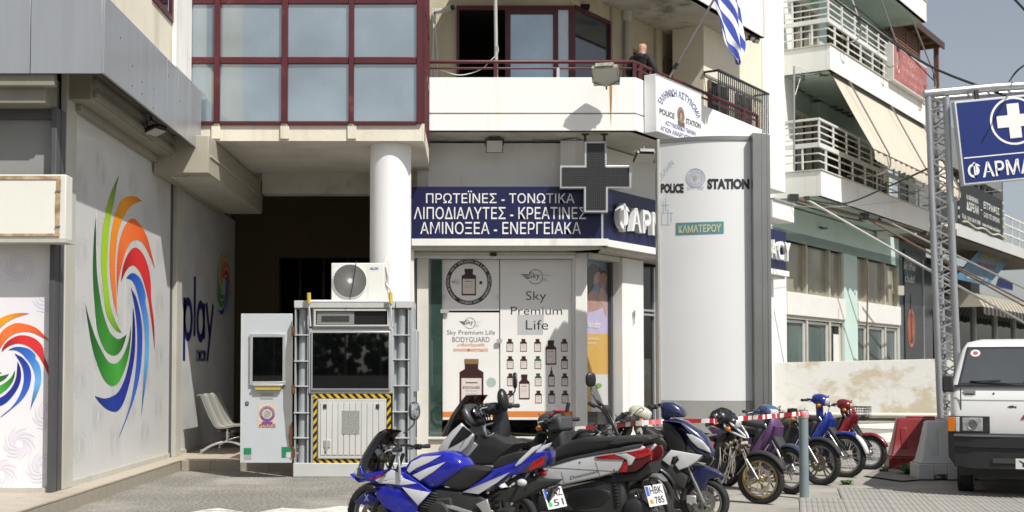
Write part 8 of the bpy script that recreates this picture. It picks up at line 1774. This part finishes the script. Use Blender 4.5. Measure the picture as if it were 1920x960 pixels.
q = B.p(O3[0]+150*K3, O3[1]+235*K3, 0); handlebar(B, q[0], q[1]-.0, .33, .01, .07); engine(B, -.3, .30, 1.0, blk_m); MB().sweep([(-.3, .5, .3, .3), (-.6, .62, .26, .24), (-.82, .72, .14, .1)]).build('rear_body', navy_p, B.t, smooth=60)
fender(B, -.62, .25, .30, 10, 150, .13, blk_m, name='rear_mudguard'); MB().ell((-.86, 0, .70), (.04, .09, .04), None, 12, 7).build('tail_light', red_l, B.t, smooth=60)
o = MB().cbox((.50, -.09, .28), (.10, .05, .08)).build('caliper', alu, B.t, bevel=.01); B.end()
# 8: white damaged motorbike with gold wheels
b, G = underbone('damaged_motorbike', 'damaged white motorbike with gold wheels, torn front and a black bag over its bars', 1424, 15.1, -38, white_p, R=.295, rim=gold_r, style='cast', n=4, disc=-.06, discm=M('petal_disc', (.52, .48, .40), rough=.35, metal=.5, var=.1), fend=False or blk_m, cowl=blk, bare=True, shield=False, hb_z=-.04, wb=1.26, w=.09, seatc=M('dusty_seat'))
G = G @ T(-.14, 0, 0)
MB(G).sweep([(.32, 1.02, .10, .05), (.42, .93, .20, .08), (.52, .84, .16, .06), (.60, .78, .05, .02)], n=2.4).build('front_panel', blk, b.t, smooth=60)
for s_ in (1, -1): MB(G).tube(smooth_path([(.34, s_*.08, .98), (.40, s_*.13, .88), (.60, s_*.03, .78), (.46, s_*.10, .93), (.36, s_*.07, 1.0)], 4), .014, 6).build('white_trim', white_p, b.t, smooth=60)
rw_ = random.Random(9); m = MB()
for i in range(26): m.cbox((.30+rw_.uniform(-.14, .2), rw_.uniform(-.12, .12), .68+rw_.uniform(-.10, .10)), (rw_.uniform(.03, .10), rw_.uniform(.02, .07), rw_.uniform(.02, .07)), RZ(rw_.uniform(-1, 1)) @ RY(rw_.uniform(-1, 1)))
m.build('wreckage', M('burnt_alloy', (.28, .24, .19), rough=.6, metal=.3, var=.5, vs=12, stain=(.09, .05, .03), st=(.45, .6), ss=9), b.t, bevel=.006, kind='stuff')
m = MB()
for i in range(16): x_, y_, z_ = .20+rw_.uniform(-.15, .25), -.12+rw_.uniform(-.04, .05), .66; m.tube(smooth_path([(x_, y_, z_), (x_+rw_.uniform(-.08, .08), y_-.02, z_-.15), (x_+rw_.uniform(-.1, .1), y_, z_-rw_.uniform(.25, .45))], 3), .006, 4)
m.build('loose_wires', M('wire_dirty', (.35, .32, .27), rough=.6), b.t, kind='stuff')
# black bag tied over the bars
m = MB(G); rings = []
for i in range(9):
    ph = -math.pi/2+math.pi*i/8; R_ = []
    for k in range(22): a = 2*math.pi*k/22; w_ = 1+.16*math.sin(5*a+i)+.1*math.sin(9*a+2*i)+rw_.uniform(-.05, .05); R_.append(Vector((.28+.13*math.cos(ph)*math.cos(a)*w_, -.02+.20*math.cos(ph)*math.sin(a)*w_, 1.0+.12*math.sin(ph)*(1+.1*math.sin(3*a)))))
    rings.append(R_)
m.loft(rings); m.build('black_bag', M('bag_black', (.010, .010, .011), rough=.35, bump=.6, bs=30, coat=.2), b.t, smooth=70)
MB(G).sweep([(.25, 1.0, .14, .10, -.0), (.12, .95, .10, .09, .06), (.0, .90, .05, .05, .12)]).build('bag_tail', M('bag_black'), b.t, smooth=60)
b.end()
# 9-12: the row at the right
underbone('purple_motorbike', 'faded purple motorbike between the totem edge and the bollard', 1480, 16.3, -60, M('purple_paint', (.11, .05, .14), rough=.45, var=.2, vs=4, coat=.2), R=.30, rim=silver_r, style='spoke', fend=M('slate_paint', (.06, .075, .13), rough=.4), cowl=M('slate_blue', (.06, .10, .19), rough=.4, coat=.3), hb_z=.04)[0].end()
b, G = underbone('old_motorbike', 'old black motorbike with grey cast wheels and a rusty brake disc, right behind the bollard', 1536, 17.5, -48, blk_m, R=.31, rim=M('rim_grey_dirty', (.22, .21, .19), rough=.5, metal=.4, var=.3, vs=10), style='cast', n=5, disc=-.06, discm=M('disc_rust', (.17, .13, .09), rough=.6, var=.3), bare=True, shield=False, cowl=False, fend=blk_m, hb_z=-.02, wb=1.28); m = MB(); m.sweep([(.28, .80, .10, .08), (.16, .84, .22, .18), (-.02, .84, .24, .16), (-.1, .78, .16, .1)]); m.build('fuel_tank', M('tank_olive', (.10, .09, .06), rough=.4, var=.3), b.t, smooth=60); b.end()
b, G = underbone('blue_motorbike', 'bright blue step through motorbike with spoked wheels, second from the right', 1583, 18.7, -45, M('royal_blue_paint', (.012, .03, .24), rough=.3, var=.12, vs=4, coat=.6), R=.32, rim=silver_r, style='spoke', mirrors=False, hb_z=.13, wb=1.24)
fender(b, .62, .32, .372, 8, 60, .125, M('white_flap', (.6, .6, .6), rough=.4), G, 'fender_tip'); b.end()
underbone('red_motorbike', 'red step through motorbike with a wire basket, farthest right of the row', 1628, 20.1, -38, M('dark_red_paint', (.22, .012, .018), rough=.35, var=.15, vs=4, coat=.4), R=.275, rim=silver_r, style='spoke', basket=True, hb_z=.02, lights=M('yellow_lens', (.45, .35, .22), rough=.15, coat=.6))[0].end()
# ================================================================= van
vb = Vector(((1918-UC)/FPX*15.6, 15.6, 0)); va_ = math.radians(-23.3); vdx = Vector((math.cos(va_), math.sin(va_), 0)); vdy = Vector((-math.sin(va_), math.cos(va_), 0))
van = thing('parked_van', 'white older van with black bumper and amber indicators facing the viewer', 'van', (0, 0, 0))
def pv(u, v, off=0.):
    r = ray(u, v); q = vb+vdy*off; t = q.dot(vdy)/r.dot(vdy); w_ = r*t; return ((w_-q).dot(vdx), CAMH+w_.z)
vw = M('van_white', (.74, .74, .72), rough=.32, var=.03, vs=1.5, coat=.4, stain=(.52, .50, .46), st=(.62, .85), ss=1.8)
def vring(z, w, yf, yb, r=.10):
    P_ = []
    for cx_, cy_, a0 in ((w-r, yf+r, -90), (w-r, yb-r, 0), (-w+r, yb-r, 90), (-w+r, yf+r, 180)):
        for i in range(6): a = math.radians(a0+18*i); P_.append((cx_+r*math.cos(a), cy_+r*math.sin(a), z))
    return P_
zst = [(.38, .80, .10), (.48, .835, .02), (.80, .845, 0), (1.0, .845, .0), (1.20, .845, .03), (1.36, .835, .09), (1.40, .825, .13), (1.62, .775, .33), (1.84, .715, .53), (1.93, .66, .66), (1.975, .50, .95)]
m = MB(); m.loft([vring(z, w_, yf, 4.2-max(0, z-1.4)*.15, .10) for z, w_, yf in zst]); m.build('body', vw, van, smooth=40)
def yfz(z):
    for (z0, w0, y0), (z1, w1, y1) in zip(zst, zst[1:]):
        if z0 <= z <= z1: f_ = (z-z0)/(z1-z0); return y0+(y1-y0)*f_, w0+(w1-w0)*f_
    return zst[-1][2], zst[-1][1]
# windscreen following the slope
def sheet_f(x0a, x1a, z0, x0b, x1b, z1, out, mat, name, parent=van, n=10):
    b = MB(); V = []
    for i in range(n+1):
        f_ = i/n; z = z0+(z1-z0)*f_; y = yfz(z)[0]-out; V += [(x0a+(x0b-x0a)*f_, y, z), (x1a+(x1b-x1a)*f_, y, z)]
    b.add(V, [(2*i, 2*i+1, 2*i+3, 2*i+2) for i in range(n)]); return b.build(name, mat, parent, smooth=40)
sheet_f(-.755, .755, 1.385, -.655, .655, 1.87, .006, M('black_rubber', (.015, .015, .015), rough=.6), 'windscreen_seal')
sheet_f(-.725, .725, 1.415, -.635, .635, 1.845, .012, MG('dusty_windscreen', '4c524f', .26, rough=.06, base='4a4c4a', film=.88), 'windscreen')
disc(MB(), (0, 0), lambda x, y, d: (-.555+x*1.3, yfz(1.79+y)[0]-.018, 1.79+y), .0005, .045, 18).build('sticker', M('sticker_white', (.65, .62, .62), rough=.5), van); disc(MB(), (0, 0), lambda x, y, d: (-.555+x*1.3, yfz(1.79+y)[0]-.019, 1.79+y), .0005, .024, 18).build('sticker_print', M('sticker_red', (.40, .10, .12), rough=.5), van)
# dashboard outline seen through the glass is dark; wipers
for x0, x1, z1_ in ((-.62, -.12, 1.455), (.0, .55, 1.46)):
    MB().tube([(x0+.02, yfz(1.44)[0]-.035, 1.44), (x1, yfz(1.405)[0]-.03, 1.405)], .008, 6).build('wiper', blk_m, van); MB().tube([(x0-.0, yfz(1.44)[0]-.028, 1.435), (x0+.36, yfz(1.45)[0]-.028, 1.45)], .006, 5).build('wiper_blade', blk_m, van)
MB().box(-.80, .80, .055, .12, 1.375, 1.392).build('scuttle', dark_metal, van)
# front panel lines, badge, emblem
def vfr(u0, v0, u1, v1, out0, out1, name, mat, bev=.0, par_=van):
    a_, c_ = pv(u0, v0), pv(u1, v1); z = (a_[1]+c_[1])/2; y = yfz(z)[0]; return MB().box(a_[0], c_[0], y-out1, y-out0, a_[1], c_[1]).build(name, mat, par_, bevel=bev)
vfr(1798, 752, 2010, 751, -.004, .002, 'crease', M('crease_grey', (.40, .40, .38), rough=.5)); vfr(1801, 806, 1802.2, 728, -.004, .002, 'panel_gap', M('gap_dark', (.05, .05, .05)))
vfr(1806, 743, 1829, 732, -.002, .010, 'vent_badge', M('badge_grey', (.30, .30, .28), rough=.4), .003)
for i in range(4): vfr(1809, 741-i*2.4, 1826, 740-i*2.4, .0102, .013, 'vent_slat', M('gap_dark'))
fs_p = [(-.04, 0), (-.02, .012), (.01, .014), (.018, .026), (.022, .012), (.045, .004), (.06, .016), (.058, 0), (.06, -.014), (.045, -.003), (.01, -.010), (-.02, -.008)]
fe = pv(1896, 763); MB().prism([(fe[0]+x, fe[1]+z) for x, z in fs_p], yfz(fe[1])[0]-.008, yfz(fe[1])[0]-.002).build('fish_emblem', blk_m, van)
hc = pv(1863, 738); MB().box(hc[0]-.008, hc[0]+.008, yfz(hc[1])[0]-.01, yfz(hc[1])[0], hc[1]-.012, hc[1]+.012).build('washer_jet', blk, van)
em_c = (0.0, pv(1918, 783)[1]); 
for k in range(3):
    a_ = math.radians(90+120*k); dx_, dz_ = .038*math.cos(a_), .038*math.sin(a_); px_, pz_ = -.017*math.sin(a_), .017*math.cos(a_)
    MB().prism([(em_c[0], em_c[1]), (em_c[0]+dx_/2+px_, em_c[1]+dz_/2+pz_), (em_c[0]+dx_, em_c[1]+dz_), (em_c[0]+dx_/2-px_, em_c[1]+dz_/2-pz_)], yfz(em_c[1])[0]-.008, yfz(em_c[1])[0]-.002).build('diamond_emblem', M('emblem_red', (.50, .02, .02), rough=.3), van)
# head lights, both sides
za_, zc_ = pv(1800, 811)[1], pv(1800, 780)[1]; xh0, xh1 = pv(1776, 800)[0], pv(1856, 800)[0]; y_ = -.012
for s_ in (-1, 1):
    f_ = lambda a, c: (min(s_*abs(a), s_*abs(c)), max(s_*abs(a), s_*abs(c)))
    xa, xb = f_(xh0+.01, xh1); MB().box(xa, xb, -.014, .05, za_, zc_).build('light_surround', blk_m, van, bevel=.006)
    q = f_(pv(1777, 800)[0], pv(1791, 800)[0]); MB().box(q[0], q[1], -.022, .08, za_+.012, zc_-.012).build('indicator', amber_l, van, bevel=.008)
    q = f_(pv(1791.5, 800)[0], pv(1799, 800)[0]); MB().box(q[0], q[1], -.022, .04, za_+.012, zc_-.012).build('side_lamp', clear_l, van, bevel=.008)
    q = f_(pv(1804, 800)[0], pv(1843, 800)[0]); o = MB().box(q[0], q[1], -.020, .04, za_+.015, zc_-.015).build('headlight', M('headlight_glass', (.36, .37, .36), rough=.1, coat=1., var=.3, vs=18), van, bevel=.012)
    MB().lathe([(.001, -.005), (.04, -.012), (.062, -.026), (.064, -.020)], ((q[0]+q[1])/2, 0, (za_+zc_)/2), 'y', 22).build('reflector', M('reflector', (.6, .6, .6), rough=.15, metal=.9), o, smooth=50)
    MB().box(s_*.26-.2, s_*.26+.2, -.010, .0, za_+.01, zc_-.02).build('grille_panel', M('grille_white', (.60, .60, .58), rough=.4), van) if 0 else None
# bumper
zb1, zb0 = pv(1800, 811)[1]-.003, pv(1830, 880)[1]; bum = M('bumper_black', (.020, .020, .021), rough=.55, var=.2, vs=4, grain=.1)
m = MB(); rings = []
for x, yf, z0_, z1_ in ((-.885, .25, zb0+.20, zb1), (-.87, .02, zb0+.14, zb1), (-.80, -.07, zb0+.03, zb1), (-.6, -.11, zb0, zb1), (0, -.125, zb0, zb1), (.6, -.11, zb0, zb1), (.80, -.07, zb0+.03, zb1), (.87, .02, zb0+.14, zb1), (.885, .25, zb0+.2, zb1)):
    h_ = z1_-z0_; rings.append([(x, yf+.16, z1_), (x, yf+.02, z1_), (x, yf, z1_-.03), (x, yf, z0_+h_*.62), (x, yf+.02, z0_+h_*.60), (x, yf+.02, z0_+.02), (x, yf+.08, z0_), (x, yf+.16, z0_)])
m.loft(rings); m.build('bumper', bum, van, smooth=30)
MB().tube([(-.80, -.075, zb1-.03), (-.6, -.115, zb1-.03), (.6, -.115, zb1-.03), (.8, -.075, zb1-.03)], .012, 6).build('bumper_strip', M('strip_grey', (.12, .12, .12), rough=.5), van)
MB().box(-.36, .36, -.115, -.10, zb0+.09, zb0+.15).build('bumper_slot', M('gap_dark'), van)
class _V: pass
V_ = _V(); V_.t = van; pa, pb_ = pv(1898, 879), pv(1898, 858)
numplate(V_, (pa[0]+.30, -.155, (pa[1]+pb_[1])/2+.005), (0, -1, 0), (0, 0, 1), .52, .125, ' YZH 4', ' ', None, False)
# mirrors, wheels, underside, side windows, door lines
for s_ in (-1, 1):
    q = pv(1776, 720); xx = s_*abs(q[0]+.005); o = MB().box(xx-.065, xx+.065, .02, .10, pv(0+1776, 735)[1], pv(1776, 704)[1]).build('mirror', blk_m, van, bevel=.02); MB().tube([(xx-s_*.03, .08, q[1]-.06), (s_*.80, .14, q[1]-.10)], .012, 6).build('mirror_arm', blk, o)
    for y__ in (.75, 3.05):
        wc = (s_*.70, y__, .30); o = MB().lathe([(.001, -.10), (.19, -.095), (.20, -.07), (.20, .07), (.19, .095), (.001, .10)], wc, 'x', 26).build('wheel', M('steel_wheel', (.25, .25, .24), rough=.5, metal=.4), van, smooth=40)
        MB().lathe([(.205, -.085), (.27, -.095), (.298, -.07), (.302, 0), (.298, .07), (.27, .095), (.205, .085)], wc, 'x', 34).build('tyre', rubber, o, smooth=40)
    MB().add([(s_*.836, .30, 1.42), (s_*.836, 1.2, 1.42), (s_*.765, 1.2, 1.80), (s_*.765, .62, 1.80)], [(0, 1, 2, 3)]).build('side_window', gl_dark, van); MB().box(s_*.848-.003, s_*.848+.003, .28, .29, .5, 1.4).build('door_gap', M('gap_dark'), van); MB().box(s_*.848-.003, s_*.848+.003, 1.24, 1.25, .5, 1.4).build('door_gap', M('gap_dark'), van)
MB().box(-.76, .76, .25, 4.0, .26, .45).build('underside', blk_m, van)
MB().box(-.6, .6, .35, .5, .22, .30).build('axle', dark_metal, van)
van.location = vb; van.rotation_euler = (0, 0, va_)

# ================================================================= person on the balcony
pq = PY(1203, 100, 22.75); fz_ = zb+.16; Hh = PY(1201, 77, 22.75).z-fz_
man = thing('person', 'bald person in a black hooded jacket standing with back turned on the balcony', 'person', (0, 0, 0))
kS = Hh/1.78
def skin_mesh(name, V, E, Rd, mat, root=0, sub=2, parent=man):
    me = bpy.data.meshes.new(name); me.from_pydata([(x*kS, y*kS, z*kS) for x, y, z in V], E, []); me.update(); me.materials.append(mat)
    o = bpy.data.objects.new(name, me); COL.objects.link(o); o.parent = parent
    md = o.modifiers.new('skin', 'SKIN'); md.use_smooth_shade = True
    if not me.skin_vertices: bpy.context.view_layer.objects.active = o
    for i, r in enumerate(Rd): me.skin_vertices[0].data[i].radius = (r[0]*kS, r[1]*kS) if isinstance(r, tuple) else (r*kS, r*kS); 
    me.skin_vertices[0].data[root].use_root = True
    s_ = o.modifiers.new('sub', 'SUBSURF'); s_.levels = sub; s_.render_levels = sub; return o
skin_c = M('skin', (.48, .27, .19), rough=.5, var=.08, vs=20)
# facing +y (away from the viewer): pelvis, spine, neck, head, arms, legs
V = [(0, 0, .95), (0, .0, 1.12), (0, -.02, 1.32), (0, -.01, 1.46), (0, .0, 1.53), (0, .02, 1.60), (0, .03, 1.68), (0, .02, 1.735),
     (-.17, -.01, 1.43), (-.27, -.02, 1.20), (-.25, .12, 1.0), (-.24, .19, .93), (.17, -.01, 1.43), (.27, -.02, 1.20), (.25, .12, 1.0), (.24, .19, .93),
     (-.10, 0, .88), (-.11, .01, .50), (-.11, -.01, .10), (-.11, .10, .04), (.10, 0, .88), (.11, .01, .50), (.11, -.01, .10), (.11, .10, .04)]
E_ = [(0, 1), (1, 2), (2, 3), (3, 4), (4, 5), (5, 6), (6, 7), (3, 8), (8, 9), (9, 10), (10, 11), (3, 12), (12, 13), (13, 14), (14, 15), (0, 16), (16, 17), (17, 18), (18, 19), (0, 20), (20, 21), (21, 22), (22, 23)]
Rd = [(.15, .11), (.14, .10), (.16, .11), (.09, .07), (.062, .062), (.095, .105), (.092, .108), (.07, .085), .06, .045, .035, .03, .06, .045, .035, .03, .085, .06, .045, .04, .085, .06, .045, .04]
body = skin_mesh('body', V, E_, Rd, skin_c)
hood = M('black_jacket', (.012, .012, .014), rough=.75, var=.3, vs=4, bump=.5, bs=9)
V2 = [(0, 0, .90), (0, 0, 1.10), (0, -.02, 1.30), (0, -.03, 1.42), (0, -.035, 1.50), (-.18, -.02, 1.42), (-.29, -.03, 1.20), (-.27, .11, .99), (.18, -.02, 1.42), (.29, -.03, 1.20), (.27, .11, .99)]
skin_mesh('jacket', V2, [(0, 1), (1, 2), (2, 3), (3, 4), (3, 5), (5, 6), (6, 7), (3, 8), (8, 9), (9, 10)], [(.19, .14), (.18, .135), (.20, .145), (.15, .11), (.09, .085), .095, .075, .058, .095, .075, .058], hood)
o = MB(); o.ell((0, -.10*kS, 1.45*kS), (.12*kS, .07*kS, .075*kS), RX(.3), 18, 9); o.build('hood', hood, man, smooth=60)
skin_mesh('trousers', [(0, 0, .95), (-.10, 0, .86), (-.11, .01, .50), (-.11, 0, .08), (.10, 0, .86), (.11, .01, .50), (.11, 0, .08)], [(0, 1), (1, 2), (2, 3), (0, 4), (4, 5), (5, 6)], [(.17, .125), .105, .08, .07, .105, .08, .07], M('dark_trousers', (.03, .035, .05), rough=.8))
for s_ in (-1, 1):
    MB().ell((s_*.11*kS, .06*kS, .045*kS), (.05*kS, .13*kS, .045*kS), None, 12, 7, n=2.6).build('shoe', blk_m, man, smooth=60); MB().ell((s_*.082*kS, .02*kS, 1.635*kS), (.014*kS, .024*kS, .034*kS), RZ(s_*-.3), 10, 7).build('ear', skin_c, man, smooth=60)
    MB().ell((s_*.03*kS, .115*kS, 1.65*kS), (.012*kS, .008*kS, .008*kS)).build('eye', M('eye_white', (.6, .6, .6)), man)
    for k in range(4):
        x_ = s_*.24+(k-1.5)*.018; skin_mesh('finger', [(x_, .20, .91), (x_, .235, .875), (x_, .235, .84+abs(k-1.5)*.008)], [(0, 1), (1, 2)], [.010, .009, .008], skin_c, sub=1)
    skin_mesh('thumb', [(s_*.205, .19, .93), (s_*.195, .225, .90), (s_*.20, .245, .87)], [(0, 1), (1, 2)], [.012, .010, .009], skin_c, sub=1)
MB().ell((0, .128*kS, 1.625*kS), (.014*kS, .02*kS, .026*kS)).build('nose', skin_c, man, smooth=60); MB().ell((0, .115*kS, 1.585*kS), (.026*kS, .008*kS, .006*kS)).build('mouth', M('lips', (.35, .14, .12), rough=.5), man, smooth=60)
man.location = (pq.x, 22.75, fz_); man.rotation_euler = (0, 0, math.radians(-38))
